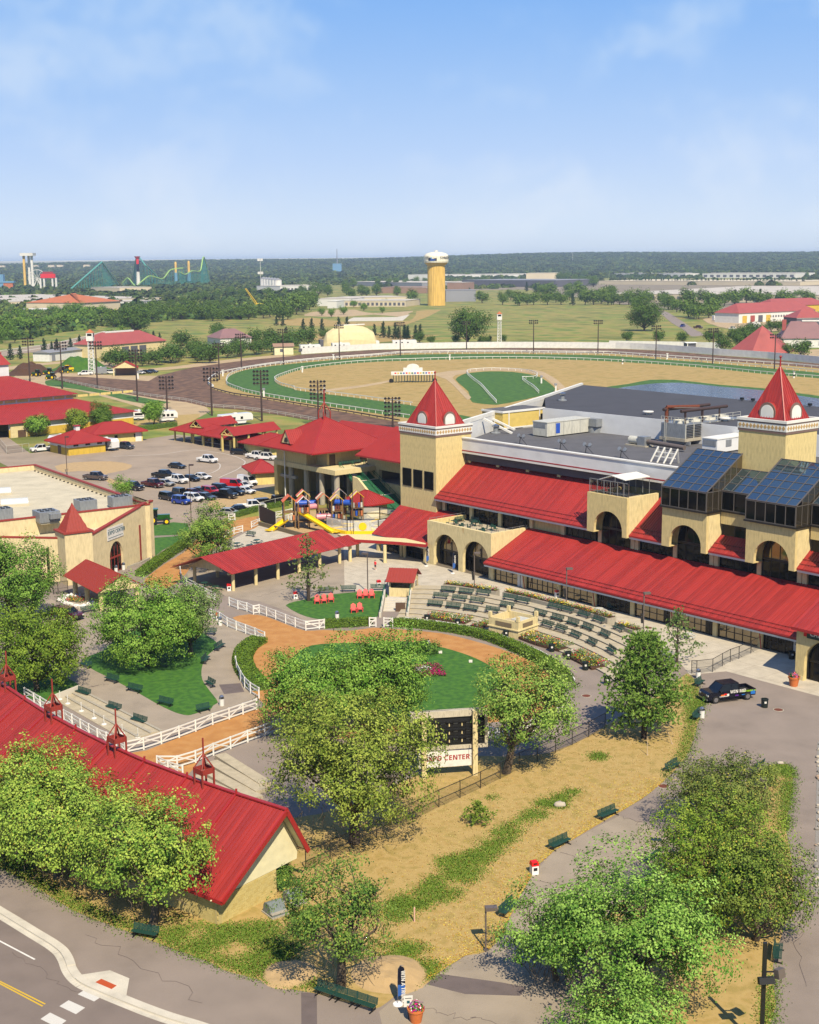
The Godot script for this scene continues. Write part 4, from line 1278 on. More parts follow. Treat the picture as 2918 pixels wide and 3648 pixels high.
func roof_plant() -> void:
	var turn:=deg_to_rad(-50.9204)
	var p:=thing("roof_penthouse","yellow box penthouse with white trim on the grandstand roof","penthouse",gs(-30.2,18.7,-30.4),turn)
	bx("wall",p,-5.7,0,.0,3.0,-10.8,0,"yellow_block")
	bx("trim",p,-5.85,.15,3.0,3.35,-10.95,.15,"white_wall")
	bx("roof",p,-5.5,-.2,3.35,3.4,-10.6,-.2,"gravel_roof")
	bx("base_trim",p,-5.75,.05,.0,.25,-10.85,.05,"white_wall")
	bx("downpipe",p,.02,.14,.0,3.0,-1.6,-1.4,"white_wall")
	bx("downpipe",p,.02,.14,.0,3.0,-9.6,-9.4,"white_wall")
	bx("door",p,.0,.08,.0,2.2,-10.6,-9.8,"dark_frame")
	var a:=thing("air_handler","long pale grey air handling unit on the grandstand roof beside the penthouse","air handler",gs(-15.8,18.7,-27.7),turn)
	bx("cabinet",a,-3.6,0,.2,2.6,-10.8,0,"pale_metal")
	bx("lid",a,-3.7,.08,2.6,2.75,-10.9,.08,"pale_metal")
	bx("louvre",a,-3.3,-.4,1.7,2.5,.0,.06,"grey_metal")
	bx("skid",a,-3.4,-.2,.0,.2,-10.5,-.2,"dark_metal")
	for i in 5: bx("panel_seam",a,.0,.03,.25,2.55,-2.1-i*2.1,-2.04-i*2.1,"grey_metal")
	bx("filter_panel",a,.0,.05,.6,2.4,-3.2,-2.2,"plastic_blue")
	var d:=thing("exhaust_duct","bent galvanised duct standing behind the air handler on the roof","duct",gs(-15.5,18.7,-41.5+2.0),turn)
	var dm:=MB.new()
	dm.lathe(Vector3.ZERO,[W(1.3,0),W(1.3,1.0),W(1.5,1.2)],10)
	obj("riser",dm,"grey_metal",d)
	bx("hood",d,-3.0,1.6,1.2,2.6,-1.6,1.2,"grey_metal")
	# cooling tower
	var c:=thing("cooling_tower","louvred cooling tower with dark pipes on a steel frame on the roof","cooling tower",gs(7.8,18.7,-36.7),turn)
	bx("basin",c,-5.4,.2,.7,1.2,-15.0,.2,"concrete_wall")
	bx("casing",c,-5.2,0,1.2,3.6,-14.8,0,"grey_metal")
	for i in 7:
		bx("louvre_frame",c,.0,.15,1.2,3.6,-.15-i*2.1,-i*2.1,"pale_metal")
		for j in 8: put_box("louvre_slat",c,Transform3D(Basis(V(0,0,1),.6),V(.1,1.4+j*.28,-1.12-i*2.1)),V(.22,.03,1.9),"dark_metal" if j % 2 else "pole_grey")
	for i in 4:
		var fan:=MB.new()
		fan.lathe(V(-2.6,3.6,-2.0-i*3.6),[W(1.4,0),W(1.3,.45),W(1.25,.45),W(1.2,.1),W(0,.1)],14)
		obj("fan_stack",fan,"pale_metal",c)
	var pi:=MB.new()
	for k in [[-4.6,-1.0],[-.8,-1.0],[-4.6,-5.5],[-.8,-5.5],[-4.6,-10],[-.8,-10]]:
		pi.bar(V(k[0],3.6,k[1]),V(k[0],5.7,k[1]),.22,.22)
	pi.tube(V(-.8,5.8,.2),V(-.8,5.8,-12),.28,.28,8)
	pi.tube(V(-4.6,5.8,.2),V(-4.6,5.8,-12),.28,.28,8)
	pi.tube(V(-4.6,6.0,-1),V(-.8,5.9,-5.5),.22,.22,8)
	obj("pipework",pi,"pole_brown",c)
	var rp:=MB.new()
	rp.tube(V(-4.6,3.6,-.6),V(-4.6,6.2,-.6),.3,.3,8)
	rp.tube(V(-4.6,6.2,-.6),V(-2.0,6.1,-6),.3,.3,8)
	obj("red_pipe",rp,"rust",c)
	var hr:=MB.new()
	for k in [[V(0,3.7,0),V(0,3.7,-14.8)],[V(-5.2,3.7,0),V(0,3.7,0)]]:
		for y in [.5,1.0]: hr.bar(k[0]+UP*y,k[1]+UP*y,.05,.05)
		for i in 8: hr.bar(k[0].lerp(k[1],i/7.0),k[0].lerp(k[1],i/7.0)+UP,.05,.05)
	obj("railing",hr,"pale_metal",c)
	var st:=MB.new()
	for z in [-.5,-5.0,-10.0,-14.5]:
		st.bar(V(-6.0,.45,z),V(.8,.45,z),.3,.5)
		for x in [-5.0,-.2]: st.bar(V(x,0,z),V(x,.5,z),.3,.3)
	obj("support_frame",st,"grey_metal",c)
	var ld:=MB.new()
	for x in [-4.2,-3.8]: ld.bar(V(x,0,.35),V(x,4.4,.35),.05,.05)
	for i in 12: ld.bar(V(-4.2,.3+i*.35,.35),V(-3.8,.3+i*.35,.35),.04,.04)
	obj("ladder",ld,"pale_metal",c)
	var wu:=thing("rooftop_unit","long white rooftop unit in front of the cooling tower","air handler",gs(17.5,18.7,-33.0),turn)
	bx("cabinet",wu,-3.0,0,.2,2.3,-11,0,"white_metal")
	bx("lid",wu,-3.1,.1,2.3,2.45,-11.1,.1,"white_wall")
	bx("louvre",wu,-2.8,-.2,1.2,2.1,.0,.08,"grey_metal")
	bx("louvre",wu,.0,.08,1.0,2.1,-3.6,-2.2,"grey_metal")
	bx("skid",wu,-2.8,-.2,.0,.2,-10.6,-.4,"dark_metal")
	var pm:=thing("pump_set","pump and pipe set in front of the cooling tower on the roof","pump",gs(3.0,18.7,-31.5),turn)
	var pb:=MB.new()
	pb.tube(V(-2.6,.9,0),V(-.4,.9,0),.7,.7,10)
	obj("motor",pb,"pale_metal",pm)
	bx("housing",pm,-.4,1.2,.2,1.7,-.8,.8,"grey_metal")
	var pp:=MB.new()
	pp.tube(V(1.2,.9,0),V(9.5,.7,.5),.4,.4,8)
	obj("pipe",pp,"pole_grey",pm)
	bx("base",pm,-3.0,1.6,.0,.2,-1.0,1.0,"concrete_wall")
	# white trestle frame
	var tr:=thing("white_trestle","white timber trestle frames leaning together near the roof parapet","trestle",gs(18.1,18.7,-19.8),turn)
	for i in 4:
		var f:=MB.new()
		f.bar(V(-2.2+i*1.3,0,1.0),V(-1.6+i*1.3,2.3,0),.22,.22)
		f.bar(V(-2.2+i*1.3,0,-1.0),V(-1.6+i*1.3,2.3,0),.22,.22)
		obj("frame",f,"white_wall",tr)
	for y in [.8,1.5]: bx("rail",tr,-2.0,2.2,y,y+.15,.45-y*.2,.6-y*.2,"white_wall")
	# parapet floodlights
	for k in [[-12.7,"leftmost"],[-3.0,"second from the left"],[2.8,"third from the left"],[10.4,"fourth from the left"]]:
		var l:=thing("roof_floodlight","pair of small floodlights behind the white parapet, "+k[1],"floodlight",gs(k[0],18.7,-18.5),turn,"floodlights behind the parapet")
		var s:=MB.new()
		s.bar(V(-.5,0,0),V(-.3,1.2,0),.08,.08)
		s.bar(V(1.3,0,0),V(-.2,1.1,0),.06,.06)
		s.bar(V(-.8,1.2,0),V(.6,1.1,0),.07,.07)
		obj("stand",s,"dark_metal",l)
		for x in [-.7,.5]:
			var h:=MB.new()
			h.lathe(Vector3.ZERO,[W(.02,-.35),W(.25,-.15),W(.34,.1),W(0,.12)],10)
			var hh:=obj("lamp_head",h,"grey_metal",l)
			hh.position=V(x,1.45,0)
			hh.rotation.x=1.2
	for k in [[-26.8,-25.5,"small steel roof vent near the penthouse"],[-36.0,-52.0,"steel roof vent on the upper roof edge by the penthouse"]]:
		var v:=thing("roof_vent",k[2],"vent",gs(k[0],18.7 if k[1]>-40.0 else 22.1,k[1]),turn)
		var vb:=MB.new()
		vb.lathe(Vector3.ZERO,[W(.9,0),W(.9,.15),W(.45,.3),W(.45,1.2)],12)
		obj("stack",vb,"grey_metal",v)
		var vc:=MB.new()
		vc.lathe(V(0,1.2,0),[W(.7,0),W(.7,.3),W(.0,.55)],12)
		obj("cap",vc,"chrome",v)
	for k in [[-8.0,-45.5],[8.0,-47.0]]:
		var v:=thing("roof_ventilator","low white vent cap on the black roof, "+("left" if k[0]<.0 else "right")+" of two","vent",gs(k[0],22.1,k[1]),turn,"white vent caps")
		var vb:=MB.new()
		vb.lathe(Vector3.ZERO,[W(.4,0),W(.4,.4),W(1.0,.45),W(1.0,.6),W(0,.7)],12)
		obj("cap",vb,"white_wall",v)
	for i in 12:
		var l:=thing("edge_floodlight","dark floodlight on the far roof edge by the pond, %s from the left" % ["first","second","third","fourth","fifth","sixth","seventh","eighth","ninth","tenth","eleventh","twelfth"][i],"floodlight",gs(-11.0+i*2.6,22.1,-76.5),turn,"floodlights on the far roof edge")
		var b:=MB.new()
		b.box(-.3,.3,.25,.7,-.3,.3)
		obj("lamp_head",b,"dark_metal",l)
		bx("bracket",l,-.05,.05,0,.25,-.05,.05,"dark_metal")
	# lattice guard and condenser at the far right of the roof
	var gl:=thing("roof_guard_frame","white railing frame on the roof behind the right tower","railing",gs(46.0,22.1,-58.0),turn)
	var gb:=MB.new()
	for x in [0,3,6,9]:
		for z in [0,-4]: gb.bar(V(x,0,z),V(x,2.4,z),.15,.15)
	for y in [.6,1.2,2.4]:
		for z in [0,-4]: gb.bar(V(0,y,z),V(9,y,z),.12,.12)
	obj("frame",gb,"white_wall",gl)
	var cu:=thing("condenser","small dark condenser box behind the right tower on the roof","air handler",gs(47.0,22.1,-52.0),turn)
	bx("case",cu,-.9,.9,.1,1.7,-.9,.9,"grey_metal")
	bx("grille",cu,-.8,.8,.3,1.5,.9,.94,"dark_metal")

# ---------- vehicles ----------
func wheel_at(t: Node,p: Vector3,r: float,w: float) -> void:
	var key:="wheel%.2f" % r
	if not mesh_cache.has(key):
		var a:=MB.new()
		a.tube(V(0,0,-w/2),V(0,0,w/2),r,r,14)
		mesh_cache[key]=a.mesh()
		var b:=MB.new()
		b.tube(V(0,0,-w/2-.015),V(0,0,w/2+.015),r*.6,r*.6,10)
		mesh_cache[key+"r"]=b.mesh()
	var o:=obj("wheel",mesh_cache[key],"black_rubber",t)
	o.position=p
	obj("rim",mesh_cache[key+"r"],"chrome",o)

# kinds: sedan, suv, jeep, pickup, van, minivan
func vehicle(kind: String,paint: String,rear: Vector3,front: Vector3,label: String,group:="vehicles parked in the lot",at_mid:=true) -> Node3D:
	var mid:=(rear+front)/2
	var t:=thing({sedan="parked_car",suv="parked_suv",jeep="parked_jeep",pickup="pickup_truck",van="parked_van",minivan="parked_minivan"}[kind],label,{sedan="car",suv="car",jeep="car",pickup="pickup truck",van="van",minivan="van"}[kind],mid,yaw_of(rear,front),group)
	var d: Dictionary={
		sedan={l=4.7,w=1.82,h=1.45,belt=.92,hood=.88,c=[-2.0,1.05],r=[-1.35,.25],wr=.33},
		suv={l=4.75,w=1.9,h=1.75,belt=1.08,hood=1.05,c=[-2.3,1.25],r=[-2.05,.55],wr=.37},
		jeep={l=4.4,w=1.88,h=1.85,belt=1.12,hood=1.1,c=[-2.0,.75],r=[-1.9,.5],wr=.42},
		pickup={l=5.85,w=2.02,h=2.0,belt=1.2,hood=1.2,c=[-.95,1.75],r=[-.85,1.0],wr=.42},
		van={l=5.6,w=2.0,h=2.1,belt=1.25,hood=1.1,c=[-2.75,2.15],r=[-2.7,1.35],wr=.37},
		minivan={l=5.1,w=1.95,h=1.78,belt=1.08,hood=.98,c=[-2.4,1.75],r=[-2.25,.75],wr=.36}}[kind]
	var l: float=d.l
	var w: float=d.w
	var hl:=l/2
	var key:="veh_"+kind
	if not mesh_cache.has(key):
		var b:=MB.new()
		var top: float=d.belt
		var p:=pv([-hl,.5,-hl+.04,top-.12,-hl+.16,top,d.c[1],top,hl-.35,d.hood-.06,hl-.08,d.hood-.22,hl,.62,hl-.05,.34,-hl+.1,.34])
		if kind=="pickup":
			p=pv([-hl,.55,-hl,.78,d.c[0],.78,d.c[0],top,d.c[1],top,hl-.3,d.hood,hl-.05,d.hood-.2,hl,.62,hl-.05,.4,-hl+.1,.45])
			for s in [-1,1]: b.box(-hl,d.c[0],.7,top-.02,s*(w/2-.06)-.06,s*(w/2-.06)+.06)
			b.box(-hl,-hl+.1,.7,top-.03,-w/2+.1,w/2-.1)
		b.extrude(p,V(0,0,w/2-.05),Vector3.RIGHT,UP,V(0,0,-(w-.1)))
		var p2:=PackedVector2Array()
		for q in p: p2.append(W(q.x*.985,lerpf(q.y,.7,.12)))
		b.extrude(p2,V(0,0,w/2),Vector3.RIGHT,UP,V(0,0,-w))
		mesh_cache[key]=b.mesh()
		var g:=MB.new()
		var y0: float=d.belt-.02
		var y1: float=d.h-.07
		var wb:=w*.46
		var wt:=w*.385
		var a:=[V(d.c[0],y0,wb),V(d.c[1],y0,wb),V(d.c[1],y0,-wb),V(d.c[0],y0,-wb)]
		var e:=[V(d.r[0],y1,wt),V(d.r[1],y1,wt),V(d.r[1],y1,-wt),V(d.r[0],y1,-wt)]
		for i in 4: g.quad(a[i],e[i],e[(i+1) % 4],a[(i+1) % 4])
		mesh_cache[key+"g"]=g.mesh()
		var r:=MB.new()
		r.box(d.r[0]-.04,d.r[1]+.03,y1,d.h,-wt-.02,wt+.02)
		var mx: float=(d.r[0]+d.r[1])/2-.1
		for s in [-1,1]:
			r.bar(V(d.c[0]+.05,y0,s*(wb+.005)),V(d.r[0]+.02,y1,s*(wt+.005)),.1 if kind!="van" else .1,.12)
			r.bar(V(d.c[1]-.03,y0,s*(wb+.005)),V(d.r[1],y1,s*(wt+.005)),.07,.1)
			r.bar(V(mx,y0,s*(wb+.006)),V(mx,y1,s*(wt+.006)),.05,.1)
			if kind=="van": r.quad(V(d.c[0],y0,s*(wb+.01)),V(d.r[0],y1,s*(wt+.01)),V(mx+.6,y1,s*(wt+.01)),V(mx+.6,y0,s*(wb+.01)))
		mesh_cache[key+"r"]=r.mesh()
	obj("body",mesh_cache[key],paint,t)
	obj("windows",mesh_cache[key+"g"],"car_glass",t)
	obj("roof",mesh_cache[key+"r"],paint if kind!="jeep" or paint!="car_black" else "car_black",t)
	for s in [-1,1]:
		put_box("headlight",t,ident(hl-.12,d.hood-.3,s*w*.38),V(.2,.16,w*.2),"lamp_glass")
		put_box("tail_light",t,ident(-hl+.03,d.belt-.28,s*w*.42),V(.1,.28,w*.13),"tail_red")
		put_box("mirror",t,ident(d.c[1]-.35,d.belt+.08,s*(w*.5+.08)),V(.12,.16,.16),"black_rubber")
		for x in [hl-.95,-hl+1.0]: wheel_at(t,V(x,d.wr,s*(w/2-.05)),d.wr,.24)
	put_box("grille",t,ident(hl-.02,.62,0),V(.1,.26,w*.5),"dark_metal")
	put_box("bumper",t,ident(hl-.02,.46,0),V(.16,.16,w*.9),"chrome" if kind=="pickup" else "black_rubber")
	put_box("bumper",t,ident(-hl+.0,.5,0),V(.14,.16,w*.9),"chrome" if kind=="pickup" else "black_rubber")
	return t

func trailer(called: String,label: String,rear: Vector3,front: Vector3,h: float,w: float,paint: String,group:="",fifth:=false) -> Node3D:
	var t:=thing(called,label,"trailer",rear,yaw_of(rear,front),group)
	var l:=rear.distance_to(front)
	var p:=pv([0,.6,0,h-.2,.25,h,l-.6,h,l,h-.7,l,1.4 if fifth else .9,l*.8,1.4 if fifth else .6,l*.76,.6])
	var b:=MB.new()
	b.extrude(p,V(0,0,w/2),Vector3.RIGHT,UP,V(0,0,-w))
	obj("body",b,paint,t)
	for i in 3: bx("window",t,l*(.12+i*.24),l*(.12+i*.24)+.9,h*.52,h*.74,w/2,w/2+.03,"car_glass")
	bx("stripe",t,.1,l*.95,h*.36,h*.44,w/2,w/2+.02,"far_grey")
	bx("air_unit",t,l*.45,l*.55,h,h+.3,-.4,.4,"white_wall")
	for s in [-1,1]:
		for x in [l*.38,l*.48]: wheel_at(t,V(x,.38,s*(w/2-.1)),.38,.24)
	return t

func tractor(at: Vector3,turn: float,label: String,paint:="tractor_green") -> void:
	var t:=thing("tractor",label,"tractor",at,turn,"tractors by the dirt piles")
	bx("hood",t,.2,2.6,1.0,1.9,-.5,.5,paint)
	bx("chassis",t,-1.2,2.4,.7,1.0,-.5,.5,"dark_metal")
	bx("cab_glass",t,-1.2,.25,1.5,2.9,-.75,.75,"car_glass")
	bx("cab_roof",t,-1.35,.4,2.9,3.1,-.85,.85,paint)
	for s in [-1,1]:
		for k in [[-.8,.95],[1.9,.62]]:
			var b:=MB.new()
			b.tube(V(k[0],k[1],s*.75),V(k[0],k[1],s*1.25),k[1],k[1],14)
			obj("tyre",b,"black_rubber",t)
			var r:=MB.new()
			r.tube(V(k[0],k[1],s*.74),V(k[0],k[1],s*1.27),k[1]*.55,k[1]*.55,10)
			obj("rim",r,"plastic_yellow",t)

func vehicles() -> void:
	for k in [["car_black",Color(.045,.05,.06)],["car_white",Color(.90,.90,.90)],["car_silver",Color(.62,.62,.60)],["car_grey",Color(.24,.26,.29)],["car_maroon",Color(.30,.03,.05)],["car_red",Color(.72,.04,.07)],["car_blue",Color(.04,.22,.62)],["car_taupe",Color(.33,.28,.26)],["tractor_green",Color(.08,.30,.08)]]:
		var m:=surf(k[0],k[1],.3)
		m.clearcoat_enabled=true
		m.clearcoat=.8
		m.clearcoat_roughness=.08
	var list:=[
		["pickup","car_taupe",G(-75.3,-319.1),G(-71.6,-317.6),"taupe pickup truck parked alone left of the lot rows"],
		["pickup","car_black",G(-64,-304.5),G(-59.8,-301.9),"black pickup truck at the left end of the nearer lot rows"],
		["pickup","car_maroon",G(-60.1,-308.6),G(-55.8,-305.3),"maroon pickup truck beside the silver sedan"],
		["sedan","car_silver",G(-56.8,-309.6),G(-53.9,-307.6),"silver sedan between the maroon pickup and a white pickup"],
		["pickup","car_white",G(-55.5,-314.3),G(-51.3,-311),"white crew-cab pickup right of the silver sedan"],
		["pickup","car_black",G(-59.4,-321),G(-56.1,-319.4),"black and red pickup behind the white crew-cab pickup"],
		["sedan","car_black",G(-51.9,-316.4),G(-49.1,-314.2),"black hatchback right of the white crew-cab pickup"],
		["sedan","car_white",G(-50,-319.3),G(-46.7,-316.6),"white sedan with sunroof right of the black hatchback"],
		["sedan","car_black",G(-58.8,-336.5),G(-55.5,-334.3),"black sedan standing alone in the middle of the lot"],
		["pickup","car_white",G(-53.3,-346.6),G(-48.8,-343.3),"white extended-cab pickup near the painted curve"],
		["suv","car_black",G(-52.9,-291),G(-50.1,-288.3),"black SUV at the left end of the front row"],
		["jeep","car_black",G(-51,-295.6),G(-48.1,-292.7),"black jeep behind the bright blue one"],
		["jeep","car_blue",G(-49.5,-285.7),G(-46.1,-283.2),"bright blue jeep in the front row"],
		["suv","car_white",G(-47.4,-289.2),G(-44.3,-286.9),"white SUV right of the bright blue jeep"],
		["sedan","car_maroon",G(-48.2,-296.4),G(-45.8,-294.2),"dark maroon sedan behind the white SUV"],
		["sedan","car_grey",G(-47,-298.2),G(-44.3,-296.1),"blue-grey sedan behind the dark row"],
		["sedan","car_grey",G(-44.8,-290.9),G(-41.9,-288.6),"dark grey sedan right of the white SUV"],
		["suv","car_red",G(-44.5,-297.7),G(-42.4,-296),"red crossover behind the black pickup in the front row"],
		["suv","car_black",G(-43.1,-301.2),G(-40,-299.1),"black SUV left of the red van"],
		["pickup","car_black",G(-41.7,-292.4),G(-37.7,-290.4),"black pickup with dark red roof in the front row"],
		["suv","car_black",G(-39.2,-295.8),G(-36.7,-294.4),"black SUV right of the black pickup with red roof"],
		["van","car_red",G(-41.3,-305.4),G(-38,-303.9),"red panel van with roof racks"],
		["van","car_white",G(-39,-311.5),G(-34.7,-306.7),"white passenger van beside the small yellow kiosk"],
		["sedan","car_white",G(-37.1,-297.9),G(-34.6,-296.2),"white sedan at the right end of the front row"],
		["sedan","car_white",G(-38.4,-305.2),G(-36,-303.4),"white hatchback between the red van and the white van"],
		["sedan","car_silver",G(-37.4,-271.5),G(-34.7,-270.8),"silver grey sedan beside the clipped hedge by the playground"],
		["sedan","car_black",G(-35.6,-274.5),G(-32.7,-275.3),"black coupe beside the clipped hedge by the playground"],
		["pickup","car_white",G(-34.1,-276.8),G(-30.5,-277.7),"white pickup beside the clipped hedge by the playground"],
		["suv","car_black",G(-31.3,-280.3),G(-28.6,-281.6),"black SUV near the pavilion wall"],
		["pickup","car_black",G(-29.2,-281.9),G(-26,-283.8),"black covered pickup nearest the pavilion"],
		["minivan","car_black",G(-46.7,-359.5),G(-42,-357.8),"black minivan before the open horse stalls"],
		["pickup","car_white",G(-41.4,-352.3),G(-37.1,-349.8),"white pickup with dark bed cover by the stalls"],
		["pickup","car_white",G(-38.6,-349),G(-34.7,-347.4),"white pickup with topper beside the pavilion corner"],
		["sedan","car_maroon",G(-55.8,-382.8),G(-53.3,-380),"dark red car in the shade of the open stalls"],
		["pickup","car_white",G(-96.9,-370.2),G(-101.6,-367.2),"white pickup left of the small square shed"],
		["pickup","car_grey",G(-79.6,-373.9),G(-75.5,-371.1),"grey pickup beside the travel trailer"],
		["pickup","car_white",G(-144,-624),G(-148,-623),"white pickup at the foot of the lattice tower"],
		["suv","car_white",G(-137,-630),G(-134,-630),"white SUV behind the open red shelter"],
		["sedan","car_white",G(-124,-629),G(-120,-626),"white car in the row beside the dirt track"],
		["sedan","car_black",G(-121,-630),G(-118,-629),"dark car in the middle of the row beside the dirt track"],
		["sedan","car_grey",G(-119,-634),G(-116,-633),"blue-grey car at the right of the row beside the dirt track"],
		["suv","car_maroon",G(-50.1,-191.4),G(-47.9,-190.1),"maroon SUV half hidden by the big tree near the flower island"],
		["pickup","car_blue",G(197,-999),G(201,-1007),"blue pickup driving on the far service road"],
		["pickup","car_maroon",G(204,-985),G(208,-981),"dark red pickup beside the far service road"],
		["pickup","car_white",G(222,-959),G(229,-966),"white pickup by the far horse barns"],
		["sedan","car_white",G(248,-976),G(252,-979),"white car parked before the long white barn"]]
	for k in list:
		var v:=vehicle(k[0],k[1],k[2],k[3],k[4])
		if (k[2] as Vector3).z<-500.0: v.scale=Vector3.ONE*1.15
	trailer("travel_trailer","white and black travel trailer between the two yellow sheds",G(-84.9,-372.3),G(-79,-368),3.3,2.6,"car_white")
	trailer("travel_trailer","white trailer roof showing behind the square yellow shed",G(-94.5,-383.1),G(-99.6,-378.9),3.0,2.6,"car_white")
	trailer("fifth_wheel","long white fifth-wheel trailer behind the lone lot tree",G(-79,-434.8),G(-73.9,-437),3.6,2.6,"car_white","",true)
	trailer("travel_trailer","white camper left of the lone lot tree",G(-88.5,-441.7),G(-85.2,-442.1),3.2,2.6,"car_white")
	trailer("fifth_wheel","white fifth-wheel trailer under the stall roofs",G(-58.2,-421.6),G(-49.4,-428.9),3.6,2.6,"car_white","",true)
	trailer("horse_trailer","grey horse trailer by the lattice tower",G(-137,-627),G(-142,-626),3.4,2.6,"grey_metal")
	var i:=0
	for k in [[G(-60,-768),G(-49,-772)],[G(-43,-782),G(-33,-785)],[G(-29,-797),G(-17,-802)],[G(-9,-803),G(5,-805)],[G(242,-1099),G(250,-1102)],[G(241,-977),G(249,-983)]]:
		trailer("camper","white camper %s" % ["left of the domed tent","before the left half of the domed tent","before the right half of the domed tent","right of the domed tent, partly dark","at the far horse barns, upper","before the long white barn"][i],k[0],k[1],4.2,3.0,"car_white","campers beyond the track")
		i += 1
	tractor(G(-167,-620),2.6,"green tractor at the left of the dirt pile")
	tractor(G(-164,-629),2.9,"green tractor in the middle by the dirt pile")
	tractor(G(-159,-636),.3,"green tractor right of the dirt pile")
	tractor(G(-156,-603),2.9,"green tractor in front, with a white boom")
	tractor(G(-159,-645),.4,"yellow loader beside the green tractors","plastic_yellow")
	tractor(G(-49.1,-262.2),.2,"small green utility cart beside the expo hall")
	for k in [[G(-174,-635),12.0,4.5,"soil","large brown dirt pile beside the tractors"],[G(-156,-658),15.0,5.5,"turf","grassy mound behind the lattice tower"],[G(-161,-649),6.0,2.6,"soil","smaller brown dirt pile behind the tractors"]]:
		mound(k[0],k[1],k[2],k[3],k[4])

func mound(at: Vector3,r: float,h: float,m,label: String) -> void:
	var f:=FastNoiseLite.new()
	f.seed=int(r)
	f.frequency=1.6/r
	var b:=MB.new()
	var n:=18
	for i in n:
		for j in n:
			var p:=[]
			for k in [[0,0],[0,1],[1,1],[1,0]]:
				var x: float=r*(2.0*(i+k[0])/n-1.0)
				var z: float=r*(2.0*(j+k[1])/n-1.0)
				var u:=clampf(1.0-W(x,z).length()/r,0,1)
				p.append(V(x,h*smoothstep(.0,.75,u)*(1.0+.45*f.get_noise_2d(x,z))-.02,z))
			b.quad(p[0],p[1],p[2],p[3])
	var o:=obj("dirt_mound" if m!="turf" else "grass_mound",b,m)
	o.position=at
	tag(o,label,"mound")

# hip roof of one slope per side as seamed metal; local box x0..x1, z0..z1
func hip_roof(t: Node,x0: float,x1: float,z0: float,z1: float,y: float,rise: float,m,inset:=-1.0,joined:=true) -> void:
	var w:=z1-z0
	var i:=w/2 if inset<.0 else inset
	i=minf(i,(x1-x0)/2)
	var a:=[V(x0,y,z1),V(x1,y,z1),V(x1,y,z0),V(x0,y,z0)]
	var r0:=V(x0+i,y+rise,(z0+z1)/2)
	var r1:=V(x1-i,y+rise,(z0+z1)/2)
	seam_roof(t,a[0],a[1],r1,r0,.5,m,joined)
	seam_roof(t,a[1],a[2],r1,r1,.5,m,joined)
	seam_roof(t,a[2],a[3],r0,r1,.5,m,joined)
	seam_roof(t,a[3],a[0],r0,r0,.5,m,joined)
	var c:=MB.new()
	for k in [[a[0],r0],[a[1],r1],[a[2],r1],[a[3],r0],[r0,r1]]: c.bar(k[0]+UP*.06,k[1]+UP*.06,.2,.12)
	for k in 4: c.bar(a[k]-UP*.12,a[(k+1) % 4]-UP*.12,.12,.26)
	obj("ridge_cap",c,"red_trim",t)

